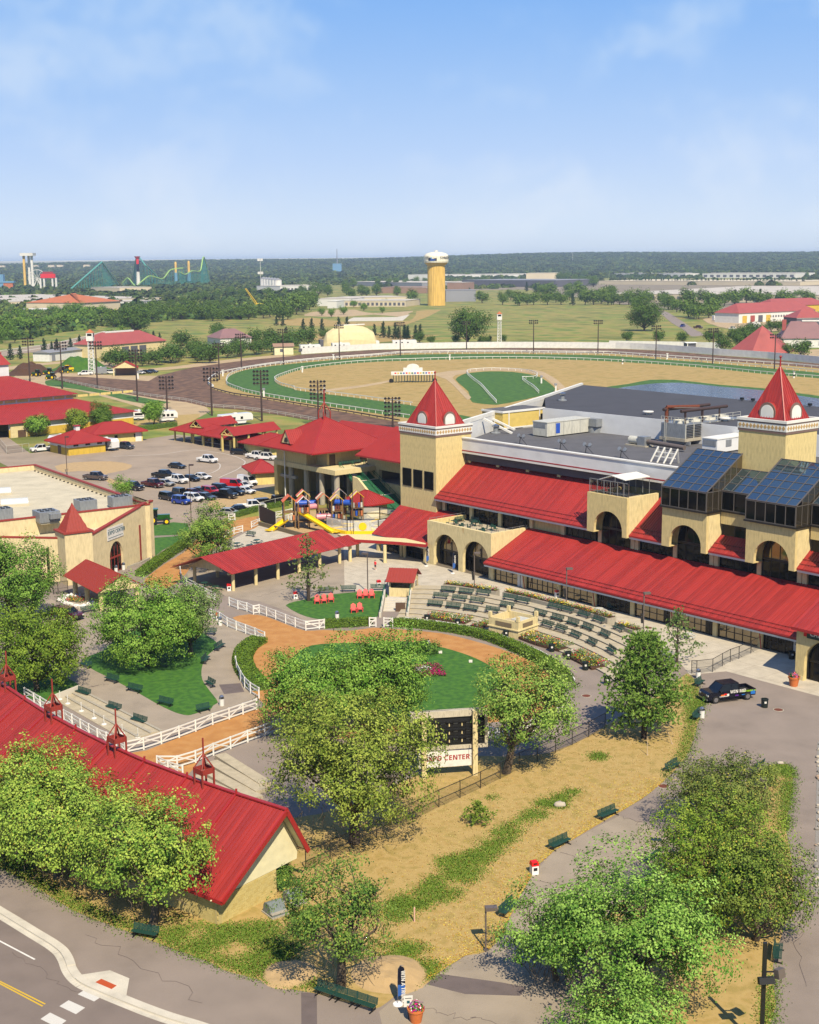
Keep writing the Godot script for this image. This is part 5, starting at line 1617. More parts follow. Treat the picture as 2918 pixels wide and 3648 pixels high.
func expo_center() -> void:
	var cc := G(-54,-211.1)         # tower corner nearest the camera
	var c:=cc+V(4.5*cos(.59),0,-4.5*sin(.59))
	var e := G(-44.3,-231.9)         # right end of the front wall
	var t:=thing("expo_hall","cream flat-roofed expo hall with a small red pyramid tower and arched door","building",c,yaw_of(c,e))
	var L:=c.distance_to(e)
	# the corner tower, square to the hall behind
	var K:=t.transform.affine_inverse()*Transform3D(Basis(UP,.59),cc)
	put_box("tower_wall",t,K*ident(2.25,4.1,-2.2),V(4.5,8.2,4.4),"expo_wall")
	put_box("tower_cap",t,K*ident(2.25,8.32,-2.2),V(4.9,.24,4.8),"red_wood")
	var ap:=K*V(2.25,12.7,-2.2)
	var q:=[K*V(.35,8.4,-.35),K*V(4.15,8.4,-.35),K*V(4.15,8.4,-4.05),K*V(.35,8.4,-4.05)]
	for i in 4: seam_roof(t,q[i],q[(i+1) % 4],ap,ap,.45,"red_wood",false)
	# front wall with arched doorway and sloped parapet
	var ar:=arch(5.0,9.2,.0,2.6,5.2)
	var p:=pv([.0,.0,.0,7.6,L-3.5,9.4,L+.8,9.6,L+.8,.0])
	var rv:=ar.duplicate()
	rv.reverse()
	p.append_array(rv)
	var fw:=MB.new()
	fw.extrude(p,V(0,0,0),Vector3.RIGHT,UP,V(0,0,-.5))
	obj("front_wall",fw,"expo_wall",t)
	var cop:=MB.new()
	cop.bar(V(.0,7.7,-.25),V(L-3.5,9.5,-.25),.7,.22)
	cop.bar(V(L-3.5,9.7,-.25),V(L+.8,9.75,-.25),.7,.25)
	obj("coping",cop,"red_wood",t)
	# the hall behind, in its own axes
	var A:=V(-44.2,9.6,-230.5)
	A.y=0
	var H:=t.transform.affine_inverse()*Transform3D(Basis(UP,.59),A)
	for w in [[-62,0,-.4,0,0,9.4],[-.4,0,-57.6,-.4,0,9.4],[-62,0,-58,-57.6,0,9.4]]:
		put_box("hall_wall",t,H*ident((w[0]+w[1])/2.0,(w[4]+w[5])/2.0,(w[2]+w[3])/2.0),V(w[1]-w[0],w[5]-w[4],w[3]-w[2]),"expo_wall")
	for w in [[-62,.1,-.5,.1,9.4],[-.5,.1,-57.6,-.5,9.4],[-62,.1,-58.1,-57.6,9.4]]:
		put_box("coping",t,H*ident((w[0]+w[1])/2.0,w[4]+.11,(w[2]+w[3])/2.0),V(w[1]-w[0],.22,w[3]-w[2]),"red_wood")
	put_box("roof_deck",t,H*ident(-31,8.3,-29),V(61.2,.4,57),"cream_roof")
	var lw:=MB.new()
	lw.bar(H*V(-18.4,3.5,7.4),H*V(-29,3.5,-2.0),.5,7.0)
	obj("left_wall",lw,"expo_wall",t)
	var lc:=MB.new()
	lc.bar(H*V(-18.4,7.1,7.4),H*V(-29,7.1,-2.0),.6,.22)
	obj("coping",lc,"red_wood",t)
	var lr:=MB.new()
	var lp:=PackedVector2Array()
	for w in [V(-.6,0,-.7),V(-14.4,0,7.0),V(-18.4,0,7.2),V(-28,0,-1.2)]: lp.append(W((H*w).x,(H*w).z))
	lr.flat(lp,6.6)
	obj("lower_roof",lr,"cream_roof",t)
	var rv2:=MB.new()
	for w in [[-.25,-2.0],[-.25,-8.0]]: rv2.bar(H*V(-.25,9.5,-.3),H*V(-.25,9.5,-6.0),.4,1.1)
	obj("raised_corner",rv2,"expo_wall",t)
	for k2 in 26:
		put_box("roof_anchor",t,H*ident(-1.0,8.6,-3.0-k2*2.1),V(.3,.2,.3),"dark_metal")
	bx("strip_window",t,L-4.4,L-3.9,.4,6.4,.0,.06,"red_wood")
	put_box("strip_window",t,H*Transform3D(Basis(UP,.85+PI),V(-20.2,2.8,6.25)),V(1.0,5.6,.2),"dark_glass")
	arch_glazing(t,arch(5.0,9.2,.05,2.6,5.2),ident(0,0,-.4),4,[.05,2.4,5.6],"dark_glass","dark_glass","red_wood")
	bx("room",t,4.0,10.2,0,6,-4,-2.5,"inside")
	# lettered banner over the door
	bx("banner",t,4.4,9.6,5.7,7.8,.02,.08,"paint_white")
	text("banner_lettering",t,"EXPO CENTER",V(4.65,6.4,.09),.0,.6,"banner_teal")
	bx("banner_rule",t,4.7,9.3,7.4,7.46,.08,.1,"banner_teal")
	bx("banner_rule",t,4.7,9.3,6.05,6.12,.08,.1,"banner_teal")
	# rooftop units and skylights
	var k:=0
	for u in [[V(-59.1,8.5,-220.1),.0,3.4,3.6],[V(-55.1,8.5,-230.4),.0,3.0,3.2],[V(-49.9,8.5,-233.7),.0,3.6,2.4],[V(-67.1,8.5,-222.7),.0,3.0,2.6]]:
		var r:=thing("rooftop_unit","grey rooftop unit on the expo roof, %s" % ["left of the pyramid with a hood","just behind the pyramid","right of the pyramid","at the left edge"][k],"air handler",u[0],.59,"rooftop units of the expo hall")
		bx("case",r,-u[2]/2,u[2]/2,.3,2.0,-u[3]/2,u[3]/2,"grey_metal")
		bx("curb",r,-u[2]/2+.2,u[2]/2-.2,0,.3,-u[3]/2+.2,u[3]/2-.2,"cream_roof")
		for x in [-.9,.0,.9]:
			for z in [-.7,.7]:
				var fb:=MB.new()
				fb.lathe(V(x,2.0,z),[W(.38,0),W(.36,.1),W(.0,.06)],12)
				obj("fan",fb,"dark_metal",r)
		if k==0: bx("hood",r,-.2,1.6,.9,1.7,u[3]/2,u[3]/2+.8,"grey_metal")
		k += 1
	for u in [[V(-68.9,8.5,-236.5),0,"larger arched skylight in the middle of the expo roof"],[V(-75.2,8.5,-248.1),0,"arched skylight at the left edge of the expo roof"]]:
		var r:=thing("skylight",u[2],"skylight",u[0],.3)
		bx("curb",r,-2.4,2.4,0,.35,-1.2,1.2,"cream_roof")
		var sb:=MB.new()
		sb.extrude(arch(-1.1,1.1,0,.05,.9),V(-2.3,.35,0),V(0,0,1),UP,V(4.6,0,0))
		obj("dome",sb,"skylight_plastic",r)
		for i in 5: bx("rib",r,-2.2+i*1.1,-2.14+i*1.1,.4,1.28,-.6,.6,"pale_metal")
	# porch with red gable roof
	var pc:=V(-45.3,3,-193.5)
	pc.y=0
	var po:=thing("entry_porch","open entry porch with red gable roof on round columns before the expo hall","porch",pc,.59)
	var pl:=7.6
	var pr:=13.9
	seam_roof(po,V(0,3.0,-pr),V(0,3.0,0),V(pl/2,5.1,0),V(pl/2,5.1,-pr),.45,"red_wood")
	seam_roof(po,V(pl,3.0,0),V(pl,3.0,-pr),V(pl/2,5.1,-pr),V(pl/2,5.1,0),.45,"red_wood")
	var gb:=MB.new()
	gb.extrude(pv([.3,0,pl/2,1.95,pl-.3,0]),V(0,2.95,-.2),Vector3.RIGHT,UP,V(0,0,-.2))
	obj("gable",gb,"stucco_pale",po)
	for q2 in [[1.0,-1.2],[pl-1.0,-1.2],[1.0,-6.6],[pl-1.0,-6.6],[1.0,-11.6]]:
		var cb:=MB.new()
		cb.tube(V(q2[0],0,q2[1]),V(q2[0],2.95,q2[1]),.38,.38,12)
		obj("column",cb,"stucco_pale",po)
	bx("beam",po,.7,pl-.7,2.7,2.95,-1.5,-.9,"stucco_pale")
	bx("beam",po,.7,1.3,2.7,2.95,-pr,-1.5,"stucco_pale")
	var kb:=thing("brick_kerb_bed","raised mulch bed with pale kerb beside the expo door","bed",G(-47.1,-223.4))
	var kbm:=MB.new()
	var kp:=pv([-47.2,-223.4,-46.6,-228.1,-44.3,-231.6,-45.5,-226.6])
	for i in kp.size(): kp[i] -= W(kb.position.x,kb.position.z)
	kbm.slab(kp,0,.25)
	obj("mulch",kbm,"soil",kb)
	var kbe:=MB.new()
	for i in kp.size(): kbe.bar(v3(kp[i],.15),v3(kp[(i+1) % kp.size()],.15),.3,.35)
	obj("kerb",kbe,"concrete_wall",kb)
	# flower island before the porch
	var fi:=thing("flower_island","oval island of white stones and bright flowers before the expo porch","flower bed",G(-49.6,-198.5))
	var o: Vector3=fi.position
	var ring:=smooth(pv([-52.7,-200.8,-52.3,-203.8,-50.2,-203.8,-47.6,-199.9,-47.2,-196.9,-48.6,-195.9,-50.6,-197.8]),true,3)
	var rp:=PackedVector2Array()
	for e2 in ring: rp.append(e2-W(o.x,o.z))
	var bm:=MB.new()
	bm.slab(rp,0,.3)
	obj("bed",bm,"stone",fi)
	rng.seed=61
	for i in 90:
		var a:=rng.randf()*TAU
		var u:=rng.randf_range(.72,1.0)
		var e3:=ring[int(a/TAU*ring.size()) % ring.size()]
		var s:=put_box("stone",fi,Transform3D(Basis.from_euler(V(rng.randf()*3,rng.randf()*3,rng.randf()*3)),v3((e3-W(o.x,o.z))*u,.35)),V(.45,.3,.38),"white_wall")
	flower_bed(fi,pv([-51.6,-200.8,-50.2,-200.6,-48.2,-199.3]),2.6,.3,.5,[Color(.55,.04,.03),Color(.6,.35,.03),Color(.10,.22,.06),Color(.5,.02,.08)],o,90.0)

func big_barn() -> void:
	# two-tier barn with clerestory, upper left
	var a:=G(-116.2,-398.2)
	var b:=G(-86.1,-428.8)
	var t:=thing("show_barn","large two-tiered show barn with red roofs, clerestory and white cupolas","building",a,yaw_of(a,b))
	var L:=a.distance_to(b)
	var D:=72.0
	bx("yellow_wall",t,0,L,0,2.3,-.4,0,"yellow_wall")
	bx("white_wall",t,0,L,2.3,4.2,-.4,-.02,"white_metal")
	bx("yellow_wall",t,L-.4,L,0,2.3,-14,-.4,"yellow_wall")
	bx("white_wall",t,L-.42,L-.02,2.3,4.2,-14,-.4,"white_metal")
	bx("yellow_wall",t,-34.0,.0,.0,2.3,-16.4,-16.0,"yellow_wall")
	bx("inner_wall",t,-34.0,L-.5,.0,4.2,-40.0,-16.5,"yellow_wall")
	var y0:=4.2
	# lower skirt roof
	seam_roof(t,V(-1.2,y0,1.2),V(L+1.2,y0,1.2),V(L-13.0,8.4,-12.5),V(-6.5,8.4,-12.5),.7,"red_roof",true)
	seam_roof(t,V(L+1.2,y0,1.2),V(L+1.2,y0,-26),V(L-13,8.4,-26),V(L-13.0,8.4,-12.5),.7,"red_roof",true)
	seam_roof(t,V(-36.0,y0,1.2-16.0),V(-1.2,y0,1.2),V(-6.5,8.4,-12.5),V(-36.0,8.4,-27.5),.7,"red_roof",true)
	bx("clerestory",t,-6.2,L-13.3,8.3,9.8,-40,-12.8,"white_metal")
	for i in 12: bx("clerestory_panel",t,2.0+i*4.2,5.6+i*4.2,8.75,9.5,-12.82,-12.74,"pale_yellow_wall")
	seam_roof(t,V(-7.4,9.9,-11.6),V(L-12.0,9.9,-11.6),V(L-27.0,16.0,-31.0),V(6.0,16.0,-31.0),.7,"red_roof",true)
	seam_roof(t,V(L-12.0,9.9,-11.6),V(L-12.0,9.9,-50),V(L-27.0,16.0,-31),V(L-27.0,16.0,-31),.7,"red_roof",true)
	seam_roof(t,V(-44.0,9.9,-27.0),V(-7.4,9.9,-11.6),V(6.0,16.0,-31.0),V(-44.0,16.0,-52.0),.7,"red_roof",true)
	seam_roof(t,V(L-12.0,9.9,-50),V(-7.4,9.9,-50),V(6.0,16.0,-31),V(L-27,16.0,-31),.7,"red_roof",true)
	bx("ridge_box",t,4.0,L-28,15.6,16.8,-31.8,-30.2,"white_metal")
	bx("ridge_roof",t,3.6,L-27.6,16.8,17.0,-32.2,-29.8,"red_trim")
	for x in [L-27.0,-2.0]:
		bx("cupola",t,x-1.6,x+1.6,15.4,19.0,-32.6,-29.4,"white_metal")
		var cb:=MB.new()
		for i in 4: cb.tri(V(-2.2,19.0,2.2).rotated(UP,i*PI/2)+V(x,0,-31),V(x,22.4,-31),V(2.2,19.0,2.2).rotated(UP,i*PI/2)+V(x,0,-31))
		cb.ball(V(x,22.6,-31),Vector3.ONE*.3,8)
		obj("cupola_roof",cb,"red_roof",t)
	for x in [L*.17,L*.27]: bx("window",t,x,x+2.0,2.5,3.7,.0,.06,"dark_glass")
	bx("door_panel",t,.2,5.6,0,4.4,.0,.5,"stucco_pale")
	bx("door",t,2.4,5.0,0,2.1,.5,.56,"doorway_shade")  # flat sheet, the dark of the barn doorway painted in its colour
	# rear wing
	var w:=thing("barn_wing","low red-roofed open wing behind the show barn","building",t.transform*V(L-20.0,0,-42.0),t.rotation.y)
	seam_roof(w,V(-18,4.0,16.0),V(16,4.0,16.0),V(6,9.0,2.0),V(-18,9.0,2.0),.7,"red_roof",true)
	seam_roof(w,V(16,4.0,16.0),V(16,4.0,-12.0),V(6,9.0,2),V(6,9.0,2),.7,"red_roof",true)
	for i in 4: bx("post",w,15.0,15.4,0,4.0,15-i*8.0,15.4-i*8.0,"white_wall")
	bx("wall",w,-18,8,0,5,0,8,"inside")
	bx("upper_wall",w,-20,2,9.0,10.6,-4.0,-3.6,"white_metal")
	seam_roof(w,V(-26,10.6,-3.0),V(3,10.6,-3.0),V(-2,14,-12),V(-26,14,-12),.7,"red_roof",true)
	# small sheds
	var s:=G(-89.7,-359.6)
	var s2:=G(-81.5,-366.7)
	var sh:=thing("ticket_shed","small square yellow shed with red hip roof and tiny cupola","shed",s,yaw_of(s,s2))
	var sl:=s.distance_to(s2)
	var sd:=10.5
	bx("yellow_wall",sh,0,sl,0,2.0,-sd,0,"yellow_wall")
	bx("white_wall",sh,.02,sl-.02,2.0,3.2,-sd+.02,-.02,"white_metal")
	hip_roof(sh,-1.1,sl+1.1,-sd-1.1,1.1,3.2,2.9,"red_roof")
	bx("cupola",sh,sl/2-.6,sl/2+.6,5.6,7.0,-sd/2-.6,-sd/2+.6,"white_metal")
	bx("cupola_cap",sh,sl/2-.8,sl/2+.8,7.0,7.25,-sd/2-.8,-sd/2+.8,"red_trim")
	for x in [.14,.46,.78]: bx("window",sh,sl*x,sl*x+1.4,2.3,2.9,.0,.05,"dark_glass")
	bx("door",sh,-.04,.0,0,2.3,-6.0,-4.2,"doorway_shade")  # shed doorway as a flat sheet with its shade painted on
	var m:=G(-88.8,-385.3)
	m=G(-87.9,-381.3)
	var m2:=G(-75.7,-389)
	var ms:=thing("long_shed","long pale yellow shed with red hip roof and white door","shed",m,yaw_of(m,m2))
	var ml:=m.distance_to(m2)
	bx("wall",ms,0,ml,0,3.0,-9.0,0,"pale_yellow_wall")
	hip_roof(ms,-1.2,ml+1.2,-10.2,1.2,3.0,2.6,"red_roof")
	bx("door",ms,ml-2.2,ml-.4,0,2.6,.0,.08,"white_wall")
	for x in [.42,.82]: bx("window",ms,ml*x,ml*x+.9,1.2,2.2,.0,.06,"dark_glass")
	var kk:=G(-34.8,-308.3)
	var k2:=G(-30.5,-309.7)
	var kio:=thing("yellow_kiosk","small yellow kiosk with red hip roof beside the pavilion","kiosk",kk,yaw_of(kk,k2))
	bx("wall",kio,0,kk.distance_to(k2),0,3.0,-9.0,0,"pale_yellow_wall")
	hip_roof(kio,-1.2,kk.distance_to(k2)+1.2,-10.0,1.0,3.0,2.2,"red_roof")
	bx("window",kio,-.05,.0,1.2,2.3,-5.5,-4.0,"dark_glass")
	# open stalls with red roofs
	var j:=0
	for e in [[G(-66.5,-389.0),G(-57.0,-378.4),9.0,3.2,2.4,"open horse stall with red hip roof at the far left of the row"],[G(-56.6,-377.2),G(-48.0,-367.6),9.0,3.2,2.2,"open horse stall with red hip roof, second in the row"],[G(-43.4,-359.2),G(-35.2,-350.0),10.0,3.3,2.4,"yellow walled stall block with red hip roof beside the pavilion"]]:
		var st:=thing("horse_stall",e[5],"stable",e[0],yaw_of(e[0],e[1]),"open horse stalls")
		var l: float=(e[0] as Vector3).distance_to(e[1])
		hip_roof(st,-1.2,l+1.2,-e[2]-1.2,1.2,e[3],e[4],"red_roof")
		if j==2:
			bx("wall",st,0,l,0,e[3],-e[2],0,"pale_yellow_wall")
			bx("doorway",st,l*.72,l*.92,0,2.4,.0,.06,"doorway_shade")  # no recess: a flat sheet carries the painted shade of the opening
		else:
			bx("back_wall",st,0,l,0,e[3],-e[2],-e[2]+.3,"yellow_wall")
			for i in 4: bx("post",st,l*i/3.0-.2,l*i/3.0+.2,0,e[3],-.2,.2,"pale_yellow_wall")
			for i in 3: bx("rail",st,l*i/3.0+.2,l*(i+1)/3.0-.2,1.1,1.2,-.05,.05,"grey_metal")
		j += 1
	for e in [[G(-49.8,-364.9),G(-46.3,-362.0),17.0,"open gabled walkway with red roof and timber truss between the stalls"],[G(-61.0,-384.2),G(-57.5,-381.3),13.0,"open gabled walkway with red roof at the left end of the stalls"]]:
		var at: Vector3=e[0]
		var g:=thing("stall_walkway",e[3],"canopy",at,yaw_of(e[0],e[1]),"gabled walkways by the stalls")
		var w2: float=at.distance_to(e[1])
		var ln: float=e[2]
		seam_roof(g,V(-.6,4.6,.5),V(-.6,4.6,-ln),V(w2/2,6.6,-ln),V(w2/2,6.6,.5),.5,"red_roof",true)
		seam_roof(g,V(w2+.6,4.6,-ln),V(w2+.6,4.6,.5),V(w2/2,6.6,.5),V(w2/2,6.6,-ln),.5,"red_roof",true)
		for i in 4:
			for x in [.0,w2]: bx("post",g,x-.2,x+.2,0,4.6,-i*ln/3.2-.2,-i*ln/3.2+.2,"pale_yellow_wall")
		var tr:=MB.new()
		tr.bar(V(0,4.6,.3),V(w2,4.6,.3),.2,.25)
		tr.bar(V(0,4.6,.3),V(w2/2,6.4,.3),.2,.2)
		tr.bar(V(w2,4.6,.3),V(w2/2,6.4,.3),.2,.2)
		tr.bar(V(w2*.5,4.6,.3),V(w2*.25,5.5,.3),.15,.15)
		tr.bar(V(w2*.5,4.6,.3),V(w2*.75,5.5,.3),.15,.15)
		obj("truss",tr,"pale_yellow_wall",g)
	var os:=thing("open_shelter","small open red-roofed shelter by the dirt track","shelter",G(-132,-616),.1)
	seam_roof(os,V(0,3.6,.5),V(0,3.6,-7),V(5.5,6.4,-7),V(5.5,6.4,.5),.8,"red_roof",true)
	seam_roof(os,V(11,3.6,-7),V(11,3.6,.5),V(5.5,6.4,.5),V(5.5,6.4,-7),.8,"red_roof",true)
	for x in [.5,10.5]:
		for z in [.0,-6.5]: bx("post",os,x-.25,x+.25,0,3.7,z-.25,z+.25,"stucco_pale")
	var og:=MB.new()
	og.extrude(pv([.3,0,5.5,2.6,10.7,0]),V(0,3.6,.3),Vector3.RIGHT,UP,V(0,0,-.2))
	obj("gable",og,"stucco_pale",os)
	bx("back_wall",os,.5,10.5,0,3.4,-6.6,-6.3,"far_brown")

func pavilion() -> void:
	# raised hip-roofed pavilion with stairs, left of the grandstand, in the grandstand's axes
	var turn:=deg_to_rad(-50.9204)
	var t:=thing("stair_pavilion","raised cream pavilion with red hip roof on tall concrete columns","building",gs(0,0,0),turn)
	# roof: eave corners (s,k): (-88,16) (-71,15.8) (-76.5,34.5); h about 11.4
	var x0:=-91.0
	var x1:=-71.0
	var z1:=-15.5
	var z0:=-36.5
	hip_roof(t,x0,x1,z0,z1,11.3,6.0,"red_roof",10.0)
	bx("upper_wall",t,x0+2.0,x1-3.0,7.9,11.3,z0+1.0,-21.5,"stucco")
	bx("floor_slab",t,x0+1.0,-67.6,6.9,7.9,z0,-18.8,"stucco_pale")
	bx("upper_front",t,x0+1.8,-78.0,7.9,11.3,-21.5,-19.0,"stucco")
	bx("end_wall",t,x0+1.0,x0+2.2,0,6.9,z0,-18.8,"pale_yellow_wall")
	bx("mid_beam",t,x0+2.2,-83.0,4.3,4.9,z0+4,z0+4.8,"concrete_wall")
	bx("mid_beam",t,x0+2.2,-83.0,4.3,4.9,-20.2,-19.5,"concrete_wall")
	bx("back_wall",t,x0+2.2,x1+3.0,0,6.9,z0-.6,z0,"inside")
	for x in [-85.0,-79.3,-73.8,-68.6]:
		for z in [-19.9,-27.0]:
			var c:=MB.new()
			c.tube(V(x,0,z),V(x,6.95,z),.6,.6,12)
			obj("column",c,"concrete_wall",t)
	var dp:=MB.new()
	dp.path([V(-85.4,0,-18.5),V(-85.4,10.2,-18.5),V(-85.4,11.2,-16.2)],.14)
	obj("downpipe",dp,"white_wall",t)
	bx("doorway",t,-73.99,-73.9,7.9,10.2,-23.5,-22.0,"doorway_shade")  # flat dark sheet in place of a shaded opening
	bx("doorway",t,-73.99,-73.9,7.9,10.4,-32.5,-30.0,"doorway_shade")  # second sheet with the shade of an opening painted in
	# dormer with half-round louvre
	var dm:=MB.new()
	dm.extrude(pv([-1.7,0,0,2.6,1.7,0]),V(-82.0,12.4,z1-1.2),Vector3.RIGHT,UP,V(0,0,-.3))
	obj("dormer_face",dm,"stucco_pale",t)
	seam_roof(t,V(-83.9,12.3,z1-1.0),V(-83.9,12.3,z1-5.0),V(-82,15.2,z1-5.0),V(-82,15.2,z1-1.0),.5,"red_roof",true)
	seam_roof(t,V(-80.1,12.3,z1-5.0),V(-80.1,12.3,z1-1.0),V(-82,15.2,z1-1.0),V(-82,15.2,z1-5.0),.5,"red_roof",true)
	var lv:=MB.new()
	lv.extrude(arch(-.6,.6,0,.3,1.0,8),V(-82,12.6,z1-1.14),Vector3.RIGHT,UP,V(0,0,-.06))
	obj("dormer_louvre",lv,"dark_frame",t)
	var cf:=MB.new()
	var cx:=(x0+x1)/2
	for x in [-.9,.9]:
		for z in [-.9,.9]:
			cf.bar(V(cx+x,16.2,-26+z),V(cx+x,18.4,-26+z),.2,.2)
			cf.bar(V(cx+x,18.4,-26+z),V(cx,20.4,-26),.2,.2)
	cf.bar(V(cx,20.2,-26),V(cx,23.0,-26),.25,.25)
	obj("roof_frame",cf,"red_wood",t)
	# terrace toward the grandstand with bench and the big green stairs
	bx("terrace",t,-74.0,-67.7,7.5,7.85,-36,-21.5,"concrete_step")
	bx("terrace_wall",t,-70.5,-66.5,.0,10.5,-30.0,-29.2,"stucco")
	bx("terrace_wall",t,-59.5,-34.0,.0,10.5,-30.0,-29.2,"stucco")
	bx("terrace_wall",t,-66.5,-59.5,.0,4.6,-30.0,-29.2,"stucco")
	bx("terrace_wall",t,-66.5,-59.5,7.2,10.5,-30.0,-29.2,"stucco")
	bx("terrace_room",t,-70.0,-50.0,4.3,4.6,-36.0,-30.0,"inside_floor")
	bx("terrace_room",t,-70.0,-50.0,.0,10.4,-36.4,-36.0,"inside")
	seam_roof(t,V(-68.4,10.6,-24.6),V(-33.0,10.6,-24.6),V(-33.0,16.0,-33.0),V(-65.5,16.0,-33.0),.5,"red_roof",true)
	seam_roof(t,V(-98.0,9.0,-33.0),V(-55.0,9.0,-33.0),V(-55.0,14.2,-40.8),V(-95.0,14.2,-40.8),.6,"red_roof",true)
	bx("eave",t,-68.4,-33.0,10.3,10.6,-24.75,-24.5,"red_trim")
	bx("roll_door",t,-58.5,-46.0,2.6,6.4,-29.2,-29.05,"white_metal")
	bx("upper_window",t,-58.5,-46.0,8.9,9.7,-29.2,-29.1,"dark_glass")
	# stairs run down along +x (toward the grandstand's front) from the terrace
	for f in 3:
		for i in 11:
			var n:=f*11+i
			var y:=7.8-n*.225
			bx("stair_tread",t,-71.2+n*.36+f*1.1,-70.8+n*.36+f*1.1,y-.2,y,-28.6,-22.6,"green_step")
			bx("stair_nosing",t,-70.8+n*.36+f*1.1,-70.73+n*.36+f*1.1,y-.2,y+.01,-28.6,-22.6,"green_paint")
		if f<2: bx("stair_landing",t,-71.2+(f+1)*11*.36+f*1.1,-70.0+(f+1)*11*.36+f*1.1,7.5-(f+1)*11*.225,7.75-(f+1)*11*.225,-28.6,-22.6,"concrete_pale")
	for z in [-22.4,-25.6,-28.7]:
		var rl:=MB.new()
		rl.bar(V(-71.0,8.8,z),V(-57.0,1.3,z),.08,.08)
		rl.bar(V(-71.0,8.3,z),V(-57.0,.8,z),.06,.06)
		for i in 9: rl.bar(V(-71.0,7.8,z).lerp(V(-57.0,.3,z),i/8.0),V(-71.0,8.8,z).lerp(V(-57.0,1.3,z),i/8.0),.07,.07)
		obj("stair_rail",rl,"green_paint",t)
	var sw:=MB.new()
	sw.extrude(pv([-66.0,0,-66.0,6.6,-64.2,6.4,-58.6,2.6,-57.0,2.6,-57.0,0]),V(0,0,-21.9),Vector3.RIGHT,UP,V(0,0,-.5))
	obj("stair_wall",sw,"stucco_pale",t)
	bench_at(gs(-72.6,7.85,-26.5),turn+PI/2,"long green bench on the pavilion terrace",3)
	# kiosk at the foot of the stairs
	var k:=thing("snack_kiosk","cream snack kiosk with red hip roof and striped awning by the stairs","kiosk",gs(-61.6,0,-17.4),turn)
	bx("wall",k,0,6.4,0,2.7,-5.0,0,"stucco_pale")
	hip_roof(k,-1.0,7.4,-6.0,1.2,2.7,2.2,"red_roof",-1.0,true)
	bx("serving_window",k,.4,3.6,.9,2.1,0,.05,"dark_glass")
	bx("door",k,4.8,5.8,0,2.1,.0,.06,"green_paint")
	for i in 9: put_box("awning_stripe",k,Transform3D(Basis(Vector3.RIGHT,.7),V(.3+i*.42,2.25,.45)),V(.42,.04,1.1),"sign_green" if i % 2 else "pale_metal")

func covered_walk() -> void:
	var a:=G(-27.3,-206.7)
	var b:=G(-11.8,-225.5)
	var t:=thing("covered_walk","long open shelter with red metal roof on round cream columns","canopy",a,yaw_of(a,b))
	var L:=a.distance_to(b)
	var D:=8.8
	seam_roof(t,V(-1.3,3.0,1.2),V(L+.6,3.0,1.2),V(L+.6,5.2,-D/2),V(-2.6,5.2,-D/2),.45,"red_roof")
	seam_roof(t,V(L+.6,3.0,-D-1.2),V(-3.9,3.0,-D-1.2),V(-2.6,5.2,-D/2),V(L+.6,5.2,-D/2),.45,"red_wood")
	seam_roof(t,V(L+.6,2.9,1.2),V(L+4.2,2.9,1.2),V(L+4.2,4.0,-1.8),V(L+.6,4.0,-1.8),.45,"red_roof")
	for i in 6:
		for z in [.0,-D]:
			var c:=MB.new()
			c.tube(V(L*i/5.0,0,z),V(L*i/5.0,2.95,z),.28,.28,12)
			obj("column",c,"stucco_pale",t)
	bx("beam",t,-1.0,L,2.65,2.95,-.2,.2,"stucco_pale")
	bx("beam",t,-1.0,L,2.65,2.95,-D-.2,-D+.2,"stucco_pale")
	var g:=MB.new()
	g.extrude(pv([-1,0,-D/2,2.1,-D,0]),V(-1.0,2.95,0),V(0,0,1),UP,V(.15,0,0))
	obj("gable",g,"stucco_pale",t)
	# flat-roofed link with curved edge to the grandstand
	var k:=thing("link_canopy","flat cream canopy on round columns linking the shelter to the grandstand","canopy",G(-10.1,-226.9),yaw_of(G(-10.1,-226.9),G(-4.2,-225.6)))
	var p:=pv([-10.1,-228.3,-6.2,-227.1,-2.1,-225.7,.3,-224.5,2.8,-223.2,2.9,-228.1,-1,-229.5,-4.2,-230.5,-8.5,-233.3,-12.5,-233.8])
	var o:=Transform3D(Basis(UP,k.rotation.y),k.position).affine_inverse()
	var lp:=PackedVector2Array()
	for e in p:
		var q:=o*v3(e)
		lp.append(W(q.x,q.z))
	var s:=MB.new()
	s.slab(lp,3.0,3.35)
	obj("roof_slab",s,"stucco_pale",k)
	var rim:=MB.new()
	for i in 5: rim.bar(v3(lp[i],3.3),v3(lp[i+1],3.3),.3,.45)
	obj("fascia",rim,"red_trim",k)
	for e in [G(-10.1,-226.9),G(-4.2,-225.6),G(-9,-231.2),G(-.9,-229.8)]:
		var q: Vector3=o*e
		var c:=MB.new()
		c.tube(V(q.x,0,q.z),V(q.x,3.0,q.z),.3,.3,12)
		obj("column",c,"stucco_pale",k)

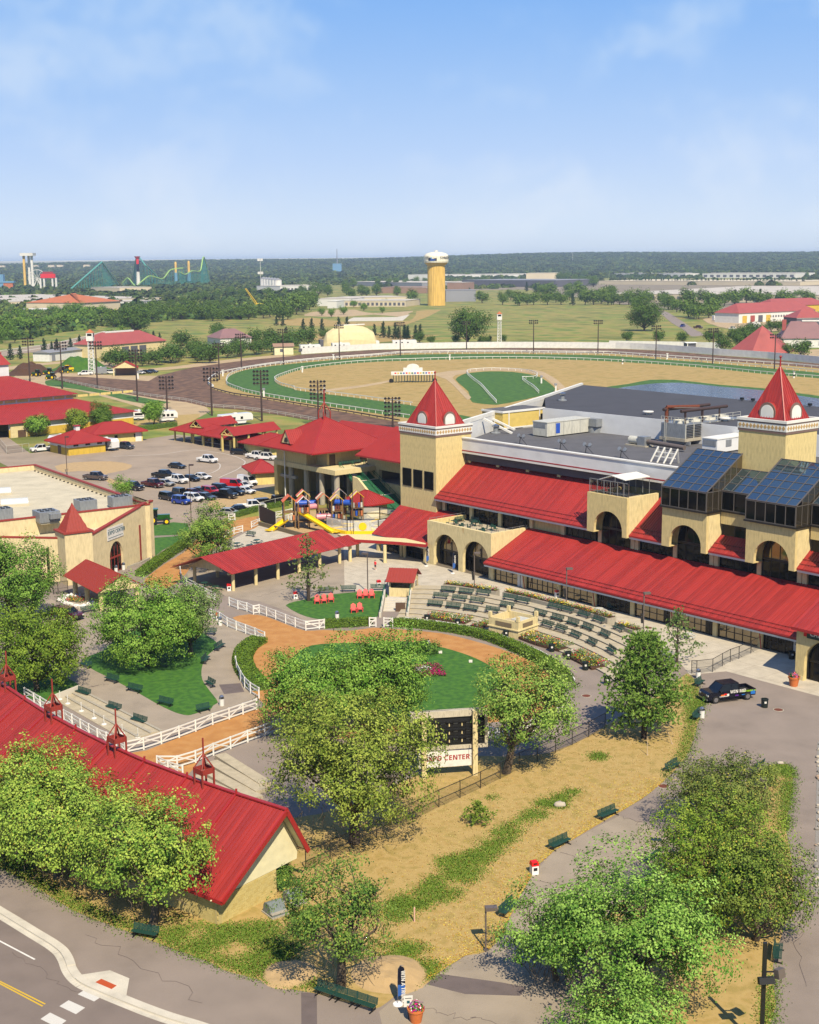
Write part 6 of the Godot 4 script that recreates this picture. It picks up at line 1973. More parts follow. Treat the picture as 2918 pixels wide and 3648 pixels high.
func playground() -> void:
	var z:=G(-17,-260.5)
	var t:=thing("playground_tower","large wooden play structure with coloured panels, tubes and yellow slides","playground",z,deg_to_rad(-50.9204)+1.1)
	t.scale=Vector3.ONE*1.15
	rng.seed=12
	var cols:=["rust","plastic_blue","pale_metal","timber","orange_roof","car_silver"]
	for c in [[-5.6,1.4],[-2.6,-3.0],[.2,.6],[3.6,-2.6],[6.0,.2],[-3.4,2.6],[2.2,2.4]]:
		for p in [[-.9,-.9],[.9,-.9],[-.9,.9],[.9,.9]]:
			bx("post",t,c[0]+p[0]-.09,c[0]+p[0]+.09,0,4.6,c[1]+p[1]-.09,c[1]+p[1]+.09,"timber")
		for lv in [1.3,2.7]:
			bx("deck",t,c[0]-1.0,c[0]+1.0,lv-.1,lv,c[1]-1.0,c[1]+1.0,"timber")
			for s in 4:
				if rng.randf()<.25: continue
				for j in 4:
					var q:=Transform3D(Basis(UP,s*PI/2),V(c[0],0,c[1]))*ident(-.66+j*.44,lv+.5,1.0)
					put_box("panel_slat",t,q,V(.3,.85,.06),cols[rng.randi() % 6])
		for s in [-1,1]:
			for j in 5:
				put_box("roof_slat",t,Transform3D(Basis(V(0,0,1),s*-.75),V(c[0]+s*.55,4.95,c[1]-.9+j*.45)),V(1.55,.06,.4),["plastic_orange","plastic_white","plastic_yellow","far_grey"][(j+int(c[0])) % 4 if (j+int(c[0]))>=0 else 0])
	for c in [[V(-4.6,3.2,1.4),V(-.8,3.2,.6),"plastic_pink"],[V(-4.0,3.4,-2.0),V(-.6,3.4,-1.4),"plastic_blue"],[V(2.6,3.4,-1.2),V(5.2,3.4,.0),"plastic_blue"],[V(-1.2,1.7,2.4),V(1.4,1.7,2.4),"plastic_pink"]]:
		var b:=MB.new()
		b.tube(c[0],c[1],.5,.5,12)
		obj("crawl_tube",b,c[2],t)
	for sl in [[V(-3.9,3.0,3.2),V(.8,.35,8.4)],[V(-6.2,1.6,2.0),V(-9.0,.3,4.0)]]:
		var b:=MB.new()
		var d: Vector3=(sl[1]-sl[0]).normalized()
		var r:=d.cross(UP).normalized()
		var u:=r.cross(d)
		for i in 7:
			var a0:=PI*i/7
			var a1:=PI*(i+1)/7
			var e0:=r*cos(a0)*.55-u*sin(a0)*.5
			var e1:=r*cos(a1)*.55-u*sin(a1)*.5
			b.quad(sl[0]+e0,sl[1]+e0,sl[1]+e1,sl[0]+e1)
			b.quad(sl[0]+e0*1.12,sl[0]+e1*1.12,sl[1]+e1*1.12,sl[1]+e0*1.12)
		b.bar(sl[1],sl[1]+V(d.x,0,d.z)*.9,1.0,.16)
		obj("slide",b,"plastic_yellow",t)
	# eight-sided bounce cage with netting
	var g:=thing("bounce_cage","black framed eight-sided netted cage with yellow skirt","cage",G(-8.7,-257.6))
	var R:=7.6
	for i in 8:
		var a0:=TAU*(i+.5)/8
		var a1:=TAU*(i+1.5)/8
		var p0:=V(cos(a0)*R,0,sin(a0)*R)
		var p1:=V(cos(a1)*R,0,sin(a1)*R)
		var f:=MB.new()
		for pp in [p0,p1]: f.bar(pp*.99,pp*.99+UP*2.6,.16,.16)
		for y in [.1,1.35,2.6]: f.bar(p0*.99+UP*y,p1*.99+UP*y,.12,.12)
		obj("frame",f,"dark_metal",g)
		var n:=MB.new()
		n.quad(p0+UP*.15,p0+UP*2.55,p1+UP*2.55,p1+UP*.15)
		obj("net",n,"netting",g)
		if i in [0,1,2]:
			var y:=MB.new()
			y.bar(p0*1.04+UP*.3,p1*1.04+UP*.3,.5,.6)
			obj("skirt",y,"plastic_yellow",g)
		var bed:=MB.new()
		bed.bar(p0*.3+UP*.35,p0*.85+UP*.3,.8,.1)
		obj("yellow_pad",bed,"plastic_yellow",g)
	var bd:=MB.new()
	bd.lathe(Vector3.ZERO,[W(R*.95,.02),W(R*.95,.25),W(0,.25)],8)
	obj("trampoline_bed",bd,"far_grey",g)
	bx("sign",g,-1.6,1.6,.6,2.3,R*.93,R*.96,"pale_metal")
	var em:=MB.new()
	em.tube(V(0,1.45,R*.96),V(0,1.45,R*.97),.75,.75,14)
	obj("sign_emblem",em,"plastic_yellow",g)
	# screen fence and timber wall round the play area
	var sc:=thing("screen_fence","dark brown screened fence at the playground corner","fence",G(-29.5,-265.5))
	var pts:=[G(-29.5,-265.5),G(-25.4,-257.2),G(-27.1,-272.7),G(-24.4,-278.8)]
	for i in [0]:
		var p0: Vector3=pts[0]-sc.position
		var p1: Vector3=pts[1]-sc.position
		var b:=MB.new()
		b.bar(p0+UP*1.5,p1+UP*1.5,.06,3.0)
		obj("screen",b,"brown_screen",sc)
	for e in [G(-29.5,-265.5),G(-27.4,-261.4),G(-25.4,-257.2)]:
		var q: Vector3=e-sc.position
		bx("post",sc,q.x-.06,q.x+.06,0,3.1,q.z-.06,q.z+.06,"pale_metal")
	var wl:=thing("timber_wall","low weathered timber retaining wall below the playground","wall",G(-29.1,-260.5))
	var w0:=G(-29,-259.8)
	var w1:=G(-19.5,-247.6)
	for j in 3:
		for i in 8:
			var b:=MB.new()
			b.bar((w0 as Vector3).lerp(w1,i/8.0+.003)-wl.position+UP*(.14+j*.27),(w0 as Vector3).lerp(w1,(i+1)/8.0-.003)-wl.position+UP*(.14+j*.27),.25+.02*((i+j) % 2),.25)
			obj("timber",b,"timber_old",wl)
	chain_fence("thin grey fence behind the play structure",[G(-30.3,-275.6),G(-27.7,-279.7),G(-24.6,-283.1)],1.8,"pale_metal")

# ---------- the far side: town, woods, hills ----------
var far_proto:=[]
var fir_proto: Node3D

func far_trees() -> void:
	# a few kinds of tree, then copies; each copy is a tree of its own
	var spots:=[]
	# [x, z, height, kind, label, group]
	var rows:=[
		[[-277,-950,-285,-999,-287,-1033,-266,-979,-283,-1069,-285,-1108,-288,-1151,-260,-1064,-269,-1126,-283,-1220,-255,-1123,-274,-1243,-245,-1142,-335,-1161,-337,-1208,-336,-1257,-333,-1310,-312,-1278,-317,-1335,-253,-889,-262,-891],12.0,0,"broadleaf tree in the woodland strip at far left","trees of the woodland strip"],
		[[-231,-1097,-213,-1036,-218,-1094,-198,-1016,-212,-1114,-220,-1205,-215,-1229,-203,-1201,-199,-1225,-196,-1250,-183,-1221,-184,-1274,-252,-1480,-251,-1556,-250,-1641,-253,-1736,-241,-1345,-239,-1287,-177,-1220,-167,-1193,-160,-1191,-155,-1215,-147,-1213,-139,-1211,-187,-1362,-191,-1463,-211,-1469,-256,-1737,-261,-1902,-256,-2027,-224,-1889,-221,-2014,-188,-1876,-162,-1706,-111,-1204,-104,-1203],14.0,1,"broadleaf tree in the dense wood above the meadow","trees of the dense wood"],
		[[-116,-1344,-120,-1443,-119,-1518,-103,-1371,-101,-1438,-104,-1513,-105,-1311,-124,-1259,-128,-1234,-124,-1316],17.0,2,"tall dark tree in the row beside the building site","trees beside the building site"],
		[[-198,-921,-179,-877],9.0,0,"round green tree in the grass above the red-roofed shed","round trees above the red shed"],
		[[-133,-821,-112,-725,-105,-724,-119,-692,-124,-684,-130,-677,-136,-670,-140,-663,-147,-679,-117,-708,-106,-698,-99,-689,-124,-701,-130,-693,-106,-716,-102,-724,-95,-723,-90,-731,-90,-750,-121,-880,-114,-879,-83,-749,-80,-759,-76,-768,-75,-800,-71,-811,-67,-799,-92,-837,-83,-836,-66,-821,-60,-832,-127,-923],9.5,3,"dark green tree in the belt behind the dirt track","trees of the belt behind the track"],
		[[-48,-842,-55,-896,-51,-895,7,-846,14,-832,29,-830,44,-827,48,-826,58,-837],6.0,3,"small dark tree beyond the white track wall","small trees beyond the white wall"],
		[[-79,-1276,-68,-1246,-60,-1299,-58,-1500,-44,-1388,-24,-1319,-17,-1547,-26,-1550],8.0,0,"lone rounded tree at the edge of the building site","lone trees at the building site"],
		[[6,-1651,86,-1602,105,-1531,121,-1506,131,-1523,138,-1521,153,-1516,170,-1597,168,-1511,196,-1686,192,-1504,201,-1501,214,-1539,215,-1497,222,-1495,127,-1710,180,-1861,198,-1919,236,-2045,290,-2375,192,-2063,221,-1786],17.0,2,"rounded street tree in front of the warehouses","street trees by the warehouses"],
		[[220,-1495,228,-1493,237,-1490,231,-1415,253,-1505,264,-1523,276,-1498,255,-1339,248,-1278,252,-1340,301,-1491,237,-1147,314,-1466,324,-1463,324,-1424,344,-1457,365,-1491,364,-1451,383,-1485,389,-1443,397,-1441,426,-1514,420,-1453,237,-1123,249,-1144,237,-1171,263,-1190],16.0,2,"rounded tree beside the long warehouse at right","trees beside the long warehouse"],
		[[132,-831,149,-816,161,-814,178,-817,169,-736,185,-770,198,-802,195,-826,186,-729,206,-850,219,-875,232,-901,244,-930,248,-929,257,-944,186,-828,191,-709,193,-700,196,-691,225,-774,229,-774],8.5,3,"bushy dark tree beside the track at right","bushy trees beside the track"],
		[[-91,-310.9,-91.2,-302.5],3.0,3,"low shrub beside the parking lot fence","low shrubs by the lot"],
		[[-1,-2760,18,-2749,36,-2807,101,-3070,152,-3513,166,-3030,91,-3794,200,-3976,253,-3933,-175,-1997,-130,-2048,-113,-1973,-89,-2032,-73,-1835,-64,-1954,-57,-1951,-44,-1980,-14,-1935,-56,-2663,-35,-2652,-21,-2644,-5,-2636,-99,-2568,-106,-2365,-146,-2128,-150,-1987],15.0,1,"tree among the industrial buildings in mid distance","trees among the industrial buildings"],
		[[328,-3011,340,-3003,342,-2844,354,-2837,333,-2578,329,-2463,399,-2966,449,-3522,412,-3550,261,-1771,578,-3668,592,-3656,614,-3638,713,-3558,707,-3439,720,-3429,2032,-8645,1009,-3571,908,-3172,663,-3732],17.0,1,"dark tree between the far warehouses","trees between the far warehouses"],
	]
	rng.seed=99
	for row in rows:
		var p:=from_left(row[0])
		for i in p.size(): spots.append([p[i]+W(0,rng.randfn())*3.0,row[1],row[2],row[3]+", %s from left" % ordinal(i+1),row[4]])
	var kinds:=[
		{h=10.0,r=4.4,trunk=.10,leaves=1500,size=.75,a=Color(.05,.11,.015),b=Color(.13,.22,.035),lobes=9,gap=-.3},
		{h=10.0,r=4.0,trunk=.08,leaves=1500,size=.8,a=Color(.035,.075,.012),b=Color(.10,.16,.028),lobes=10,gap=-.3},
		{h=10.0,r=4.8,trunk=.12,leaves=1500,size=.8,a=Color(.04,.085,.016),b=Color(.11,.17,.03),lobes=8,gap=-.25},
		{h=10.0,r=4.6,trunk=.08,leaves=1400,size=.75,a=Color(.03,.07,.016),b=Color(.09,.145,.032),lobes=9,gap=-.25}]
	for i in spots.size():
		var s=spots[i]
		rng.seed=500+i
		var sc: float=s[1]/10.0*rng.randf_range(.75,1.2)
		var tr: Node3D
		var kd: int=s[2]
		while far_proto.size()<4: far_proto.append(null)
		if far_proto[kd]==null:
			tr=broadleaf("far_tree",s[3],"tree",v3(s[0]),40+kd,kinds[kd],s[4])
			far_proto[kd]=tr
		else:
			tr=dup(far_proto[kd],v3(s[0]),rng.randf()*TAU,s[3],s[4])
		tr.scale=V(sc*rng.randf_range(.85,1.2),sc,sc*rng.randf_range(.85,1.2))
	# spruces
	var firs:=[
		[[-210,-730,-206,-734,-199,-757,-196,-761,-193,-761,-189,-775,-185,-780,-184,-784,-158,-861,-153,-854],9.0,"young spruce on the grass by the highway","spruces by the highway"],
		[[-74,-983,-68,-982,-61,-986,-49,-987,-43,-982,-103,-1090,-97,-1079,-33,-906,-22,-919,-16,-903,-12,-895,-8,-888,-6,-887,-2,-887,0,-886,-79,-900,-2,-887,0,-886,5,-886,8,-885],9.5,"dark spruce in the row beyond the domed tent","spruces beyond the domed tent"],
		[[184,-2146,187,-2028,121,-1526,177,-1488],14.0,"tall spruce among the street trees near the water tower","spruces near the water tower"],
		[[387,-1526,348,-1476],15.0,"pointed spruce beside the long warehouse","spruces beside the long warehouse"],
		[[389,-2675,394,-2672,403,-2667,407,-2665,411,-2636,423,-2655,431,-2651,435,-2649,440,-2646,444,-2643,451,-2640,457,-2636,457,-2610,465,-2605,474,-2600,482,-2622,486,-2593,492,-2590,497,-2587,501,-2585,506,-2582,511,-2579,517,-2576,525,-2597,527,-2570,538,-2589,541,-2562,547,-2559,553,-2556,560,-2552,567,-2548,578,-2567,583,-2564,588,-2561,593,-2558,597,-2556,598,-2530,604,-2527,609,-2524,614,-2521,620,-2518,625,-2515,631,-2511,636,-2509,641,-2506,646,-2503,652,-2499,658,-2496,665,-2492,671,-2489,681,-2483,684,-2481,675,-2415,678,-2390,680,-2389],11.0,"small spruce in the long row before the far warehouse","spruces before the far warehouse"],
	]
	for row in firs:
		var p:=from_left(row[0])
		for i in p.size():
			var q: Vector2=p[i]
			var lb: String=row[2]+", %s from left" % ordinal(i+1)
			var sc: float=row[1]/10.0*rng.randf_range(.8,1.15)
			var tr: Node3D
			if fir_proto==null:
				fir_proto=pine("spruce",lb,v3(q),71,{h=10.0,r=2.9,trunk=.04,branches=46,tufts=7,spread=.3,size=.75,round=false,a=Color(.012,.035,.018),b=Color(.035,.07,.035)},row[3])
				tr=fir_proto
			else: tr=dup(fir_proto,v3(q),rng.randf()*TAU,lb,row[3])
			tr.scale=Vector3.ONE*sc
	# the big evergreen on the meadow
	for k in [[G(163,-954),24.0,"huge broad evergreen standing alone on the meadow at right"],[G(36,-829),23.0,"large dark spreading tree beyond the track wall, left of the lattice tower"],[G(-196,-998),22.0,"large dark evergreen at the edge of the wood above the red shed"]]:
		var bt:=broadleaf("meadow_tree",k[2],"tree",k[0],int(k[1]*7),{h=k[1],r=k[1]*.52,trunk=.06,leaves=9000,size=.8,a=Color(.03,.07,.015),b=Color(.085,.14,.03),lobes=16,gap=-.2})

func leaf_blob(seed: int) -> ArrayMesh:
	rng.seed=seed
	var b:=MB.new()
	b.usec=true
	for i in 150:
		var d:=V(rng.randfn(),absf(rng.randfn())*.9,rng.randfn()).normalized()
		b.col=Color(.022,.045,.012).lerp(Color(.072,.105,.024),rng.randf())
		leaf_at(b,V(d.x,d.y*.85,d.z)*rng.randf_range(.75,1.05),(d+V(rng.randfn(),rng.randfn(),rng.randfn())*.35).normalized(),.62,.5)
	return b.mesh()

func hill_y(x: float,z: float) -> float:
	var d:=-z
	var f:=smoothstep(3600.0,7200.0,d)
	return f*(50.0+9.0*sin(x*.0011+.6)+5.0*sin(x*.0031+z*.001)+smoothstep(-500,3000,x)*13.0)-.3

func hills() -> void:
	var b:=MB.new()
	var nx:=60
	var nz:=24
	for i in nx:
		for j in nz:
			var p:=[]
			for k in [[0,0],[0,1],[1,1],[1,0]]:
				var x: float=-6500.0+13000.0*(i+k[0])/nx
				var z: float=-3500.0-5500.0*(j+k[1])/nz
				p.append(V(x,hill_y(x,z),z))
			b.quad(p[0],p[1],p[2],p[3])
	struct("hills",b,"hill_green")
	# woods that read as one mass: on the hills and between the far buildings
	rng.seed=5
	var spots:=[]
	var f:=FastNoiseLite.new()
	f.seed=3
	f.frequency=.0022
	f.fractal_octaves=3
	for i in 46000:
		var z:=-3300.0-4300.0*pow(rng.randf(),.85)
		var x:=rng.randf_range(-.34,.34)*-z
		if f.get_noise_2d(x,z*.6)<-.34 and z>-5200.0: continue
		spots.append([V(x,hill_y(x,z)-1.0,z),rng.randf_range(7.0,13.0)])
	multimesh("hill_woods","far wooded hills along the horizon",spots,31)
	spots=[]
	for i in 7000:
		var z:=-1500.0-1900.0*rng.randf()
		var x:=rng.randf_range(-.34,.34)*-z
		var left:=smoothstep(-40.0,-260.0,x)
		if f.get_noise_2d(x*1.6,z*1.1)<.12-left*.34: continue
		if x>-150.0 and (z>-2350.0 or f.get_noise_2d(x*1.3,z)<.02): continue
		spots.append([V(x,-.5,z),rng.randf_range(5.0,9.5)])
	multimesh("valley_woods","broken woods between the far industrial buildings",spots,32)
	spots=[]
	# the woodland strip at far left between the highway and the warehouses
	for poly in [pv([-259,-865,-267,-905,-258,-932,-257,-1027,-247,-1062,-237,-1119,-278,-1355,-340,-1469,-368,-1378,-415,-1390]),pv([-214,-1019,-214,-1135,-204,-1226,-173,-1219,-148,-1213,-126,-1346,-200,-2150,-297,-2453,-279,-1970,-317,-1864,-273,-1486,-307,-1496])]:
		var r:=Rect2(poly[0],Vector2.ZERO)
		for q in poly: r=r.expand(q)
		for i in 1500:
			var q:=r.position+W(rng.randf(),rng.randf())*r.size
			if Geometry2D.is_point_in_polygon(q,poly): spots.append([v3(q,-.5),rng.randf_range(4.0,7.0)])
	multimesh("thicket","dense green undergrowth of the woodland strip at far left",spots,33,1.35)

func multimesh(called: String,label: String,spots: Array,seed: int,bright:=1.0) -> void:
	var mm:=MultiMesh.new()
	mm.transform_format=MultiMesh.TRANSFORM_3D
	mm.use_colors=true
	mm.mesh=leaf_blob(seed)
	mm.instance_count=spots.size()
	for i in spots.size():
		var s: float=spots[i][1]
		mm.set_instance_transform(i,Transform3D(Basis(UP,rng.randf()*TAU).scaled(V(s,s*rng.randf_range(.8,1.25),s)),spots[i][0]))
		var t:=rng.randf_range(.6,1.5)*bright
		mm.set_instance_color(i,Color(t*rng.randf_range(.9,1.25),t,t*.95))
	var o:=MultiMeshInstance3D.new()
	o.name=called
	o.multimesh=mm
	o.material_override=M.leaf
	add(o,self)
	tag(o,label,"woods","","stuff")

# a far block: front corners on the ground, height, depth away from the camera
func block(called: String,label: String,a: Vector3,b: Vector3,h: float,depth: float,wall,roof,rows:=0,cols:=0) -> Node3D:
	var t:=thing(called,label,"building",a)
	var ex:=b-a
	ex.y=0
	var l:=ex.length()
	ex /= l
	var ez:=V(ex.z,0,-ex.x)
	if ez.z>.0: ez=-ez
	var w:=MB.new()
	var f:=Transform3D(Basis(ex,UP,-ez),Vector3.ZERO)
	w.tbox(f*ident(l/2,h/2,-depth/2),V(l,h,depth))
	obj("wall",w,wall,t)
	var r:=MB.new()
	r.tbox(f*ident(l/2,h+.15,-depth/2),V(l+.6,.3,depth+.6))
	obj("roof",r,roof,t)
	for i in cols:
		for j in rows:
			var o:=put_box("window" if rows>1 else "dock_door",t,f*ident(l*(i+.5)/cols,h*(j+.45)/rows,.05),V(l/cols*.55,h/rows*.5,.2),"far_dark")
	return t

func far_buildings() -> void:
	# [name, label, left base, right base, height, depth, wall, roof, window rows, window columns]
	block("warehouse","very long pale warehouse behind the woodland strip at far left",G(-470,-1588),G(-306,-1728),6.66,330.0,"far_cream","far_roof")
	block("warehouse","white flat warehouse at the right end of the long pale one",G(-296,-1550),G(-284,-1608),7.22,90.0,"far_white","far_roof")
	block("shed","plain white metal shed behind the woodland strip",G(-368,-1378),G(-344,-1403),4.83,30.0,"far_white","far_white")
	block("station_building","cream coaster station building under the triangular ride",G(-528,-2326),G(-466,-2258),9.88,60.0,"far_cream","far_roof")
	block("plant","white food plant beside round silos",G(-196,-2148),G(-137,-2203),11.86,60.0,"far_white","far_roof",1,12)
	block("plant","low white building left of the silos",G(-304,-2362),G(-237,-2288),4.85,60.0,"far_white","far_roof")
	block("warehouse","wide grey warehouse with dark wall right of the silos",G(-114,-2755),G(27,-2561),8.07,120.0,"far_grey","far_roof")
	block("warehouse","cream flat building behind the grey street trees",G(-45,-2124),G(22,-2097),8.59,80.0,"far_brown","far_brown")
	block("office","white strip building with green shopfronts at the building site",G(-69,-1522),G(-2,-1503),6.31,60.0,"far_cream","far_roof",1,14)
	block("office","white flat-roofed building behind the strip of shops",G(-63,-1674),G(0,-1702),5.43,60.0,"far_cream","far_roof")
	block("office","low white block left of the strip of shops",G(-101,-1552),G(-63,-1541),8.07,50.0,"far_white","far_roof")
	block("garage","white gabled shed at the edge of the building site",G(-85,-1477),G(-75,-1474),7.43,25.0,"far_white","far_white")
	block("shed","pale green box building behind the yellow crane",G(-158,-1570),G(-137,-1572),5.32,25.0,"far_cream","far_roof")
	block("warehouse","grey warehouse with a green stripe right of the water tower",G(46,-1662),G(82,-1664),13.25,45.0,"far_grey","far_grey")
	block("warehouse","brown brick block behind the water tower",G(67,-2333),G(92,-2321),11.47,50.0,"far_brown","far_roof")
	block("warehouse","dark grey industrial hall with rooftop units",G(101,-2581),G(260,-2443),11.71,130.0,"far_dark","far_grey",1,16)
	block("warehouse","long white distribution hall behind the dark grey one",G(92,-3448),G(291,-3414),12.14,160.0,"far_white","far_roof")
	block("warehouse","tall cream hall behind the dark grey one",G(275,-3224),G(347,-3213),15.85,120.0,"far_cream","far_cream")
	block("warehouse","white hall on the far left behind the water tower",G(2,-3408),G(49,-3376),14.05,90.0,"far_white","far_roof")
	block("office","low brown building left of the water tower",G(-5,-2108),G(28,-2094),8.18,50.0,"far_brown","far_roof")
	block("warehouse","cream warehouse with a wide light roof at right",G(234,-1647),G(461,-1481),8.07,420.0,"far_cream","far_roof",1,34)
	block("warehouse","long low warehouse behind the row of spruces",G(366,-2661),G(669,-2372),6.57,170.0,"far_cream","far_cream")
	block("warehouse","white hall left of the far white warehouses",G(518,-3588),G(677,-3393),10.27,120.0,"far_white","far_roof",1,12)
	block("warehouse","white hall with three joined parts on the right",G(704,-3327),G(887,-3188),10.7,120.0,"far_white","far_roof",1,14)
	block("office","small brick building among the far white halls",G(910,-4135),G(930,-4114),9.59,40.0,"far_brown","far_brown")
	block("bridge","long pale concrete bridge in the far valley",G(325,-6945),G(532,-7194),7.92,20.0,"far_white","far_white")
	block("factory","cream factory with a white dome beneath the hills",G(-422,-5021),G(-245,-4746),7.96,60.0,"far_cream","far_roof")
	block("factory","white factory right of the blue tank under the hills",G(-236,-4851),G(-170,-4679),13.07,60.0,"far_white","far_roof")
	for i in 5:
		var x: float=[60.0,330.0,460.0,530.0,745.0][i]
		block("hillside_house","pale house among the trees on the far hillside",V((x/2.3-1459)/4900*5600,hill_y(-1200,-5600)+6.0,-5600),V((x/2.3-1437)/4900*5600,hill_y(-1200,-5600)+6.0,-5600),12.0,20.0,"far_cream","far_brown").set_meta("group","houses on the hillside")
	# silos
	for i in 6:
		var at: Vector3=G(-245,-2381).lerp(G(-203,-2190),i/5.0)
		var s:=thing("silo","white round silo beside the food plant, %s from the left" % ["first","second","third","fourth","fifth","sixth"][i],"silo",at,.0,"silos of the food plant")
		var b:=MB.new()
		var h:=24.0
		b.lathe(Vector3.ZERO,[W(6.0,0),W(6.0,h*.86)],14)
		obj("shell",b,"far_white",s)
		var c:=MB.new()
		c.lathe(Vector3.ZERO,[W(6.3,h*.86),W(0,h)],14)
		obj("cone_roof",c,"far_grey",s)
	var dm:=thing("dome","white domed tank beneath the far hills","tank",G(-337,-5065))
	var db:=MB.new()
	db.lathe(Vector3.ZERO,[W(38,0),W(38,8),W(30,19),W(15,26),W(0,28)],18)
	obj("shell",db,"far_white",dm)
	bx("base_ring",dm,-39,39,0,2,-39,39,"far_cream")
	var tk:=thing("blue_tank","tall blue process tower with a mast beneath the hills","tank",G(-224,-4482))
	bx("tower",tk,-14,14,0,40,-14,14,"plastic_steel")
	var tkm:=MB.new()
	tkm.tube(V(0,40,0),V(0,86,0),2.0,1.0,8)
	obj("mast",tkm,"far_grey",tk)
	# cement works on the right
	var k:=0
	for e in [[G(6889,-44933),9.0,48.0,"tall pale silo of the far cement works, left"],[G(3348,-19114),16.0,52.0,"green-topped block of the far cement works, middle"],[G(2919,-16099),14.0,55.0,"brown block of the far cement works, right"]]:
		var t:=thing("cement_works",e[3],"silo",e[0])
		bx("shaft",t,-e[1]*1.6,e[1]*1.6,0,e[2]*1.3,-e[1],e[1],"far_cream")
		bx("head",t,-e[1]*1.2,e[1]*1.2,e[2]*1.3,e[2]*1.55,-e[1]*.8,e[1]*.8,"far_grey" if k!=1 else "teal_pale")
		k += 1
	block("cement_hall","low pale hall between the cement silos",G(11178,-72703),G(10163,-60598),22.0,60.0,"far_cream","far_cream")
	for e in [[G(3414,-18389),"left"],[G(3440,-18103),"right"]]:
		var t:=thing("storage_dome","grey storage dome beside the cement works, "+e[1]+" of two","dome",e[0],.0,"storage domes")
		var b:=MB.new()
		b.lathe(Vector3.ZERO,[W(48,0),W(34,26),W(12,36),W(0,37)],14)
		obj("shell",b,"far_grey",t)
		bx("collar",t,-6,6,36,40,-6,6,"far_cream")

func water_tower() -> void:
	var at:=G(32,-1533)
	var t:=thing("water_tower","tall yellow fluted water tower with a cream tank lettered SHAKOPEE","water tower",at)
	var s: float=58.18
	var r:=s*.166
	var col:=MB.new()
	var k:=30
	for i in k:
		for hv in 2:
			var a0:=TAU*(i+hv*.5)/k
			var a1:=TAU*(i+hv*.5+.5)/k
			var r0:=r*(1.0 if hv==0 else .955)
			var r1:=r*(.955 if hv==0 else 1.0)
			col.quad(V(cos(a0)*r0,0,sin(a0)*r0),V(cos(a0)*r0,s*.735,sin(a0)*r0),V(cos(a1)*r1,s*.735,sin(a1)*r1),V(cos(a1)*r1,0,sin(a1)*r1))
	obj("fluted_column",col,"tower_yellow",t)
	var sk:=MB.new()
	sk.lathe(Vector3.ZERO,[W(r*.98,s*.735),W(r*1.12,s*.765),W(r*1.36,s*.80)],40)
	obj("skirt",sk,"tower_yellow",t)
	var tk:=MB.new()
	tk.lathe(Vector3.ZERO,[W(r*1.36,s*.80),W(r*1.40,s*.83),W(r*1.40,s*.915),W(r*1.34,s*.94),W(r*1.1,s*.97),W(r*.6,s*.993),W(0,s)],40)
	obj("tank",tk,"tower_cream",t)
	var ra:=MB.new()
	ra.lathe(V(0,s*1.0,0),[W(r*.2,0),W(r*.2,1.6),W(r*.16,1.6),W(r*.16,0)],12)
	obj("top_railing",ra,"far_white",t)
	# emblem: dark bluff over a blue river, wrapped on the tank
	var yaw:=atan2(-at.x,-at.z)
	for q in [[-.52,.20,.832,.872,"emblem_dark"],[-.52,-.22,.872,.893,"emblem_dark"],[.0,.20,.872,.882,"emblem_dark"],[-.40,.02,.836,.846,"emblem_blue"],[-.28,.10,.850,.860,"emblem_blue"],[-.30,-.16,.862,.872,"emblem_blue"],[-.32,-.20,.880,.90,"emblem_pale"]]:
		var b:=MB.new()
		for i in 6:
			var a0: float=yaw-.15+lerpf(q[0],q[1],i/6.0)
			var a1: float=yaw-.15+lerpf(q[0],q[1],(i+1)/6.0)
			var rr: float=r*1.405+(.05 if q[4]=="emblem_dark" else .09)
			b.quad(V(sin(a0)*rr,s*q[2],cos(a0)*rr),V(sin(a0)*rr,s*q[3],cos(a0)*rr),V(sin(a1)*rr,s*q[3],cos(a1)*rr),V(sin(a1)*rr,s*q[2],cos(a1)*rr))
		obj("emblem",b,q[4],t)
	for wd in [["SHAKOPEE",.36,1],["EE",-.95,1]]:
		var chars: String=wd[0]
		for i in chars.length():
			var a: float=yaw+wd[1]+i*.18
			text("letter",t,chars[i],V(sin(a-.05)*r*1.41,s*.843,cos(a-.05)*r*1.41),a,s*.052,"emblem_dark")

func lattice_tower(at: Vector3,h: float,label: String) -> void:
	var t:=thing("lattice_tower",label,"tower",at)
	var b:=MB.new()
	var w:=h*.055
	for x in [-1,1]:
		for z in [-1,1]: b.bar(V(x*w*1.1,0,z*w*1.1),V(x*w*.8,h*.74,z*w*.8),.28,.28)
	for i in 9:
		var y0:=h*.74*i/9
		var y1:=h*.74*(i+1)/9
		for q in 4:
			var a:=V(w,y0,w).rotated(UP,q*PI/2)
			var e:=V(w,y1,-w).rotated(UP,q*PI/2)
			b.bar(a,e,.16,.16)
			b.bar(V(a.x,y1,a.z),e,.16,.16)
	obj("lattice",b,"white_wall",t)
	bx("cabin",t,-w*1.35,w*1.35,h*.74,h*.92,-w*1.35,w*1.35,"white_wall")
	bx("cabin_window",t,-w*.9,w*.9,h*.85,h*.90,w*1.35,w*1.38,"dark_glass")
	bx("cabin_side_window",t,w*1.35,w*1.38,h*.83,h*.90,-w*.9,w*.9,"dark_glass")
	var rf:=MB.new()
	var e2:=w*1.5
	for q in 4: rf.tri(V(-e2,h*.92,e2).rotated(UP,q*PI/2),V(0,h,0),V(e2,h*.92,e2).rotated(UP,q*PI/2))
	obj("roof",rf,"orange_roof",t)

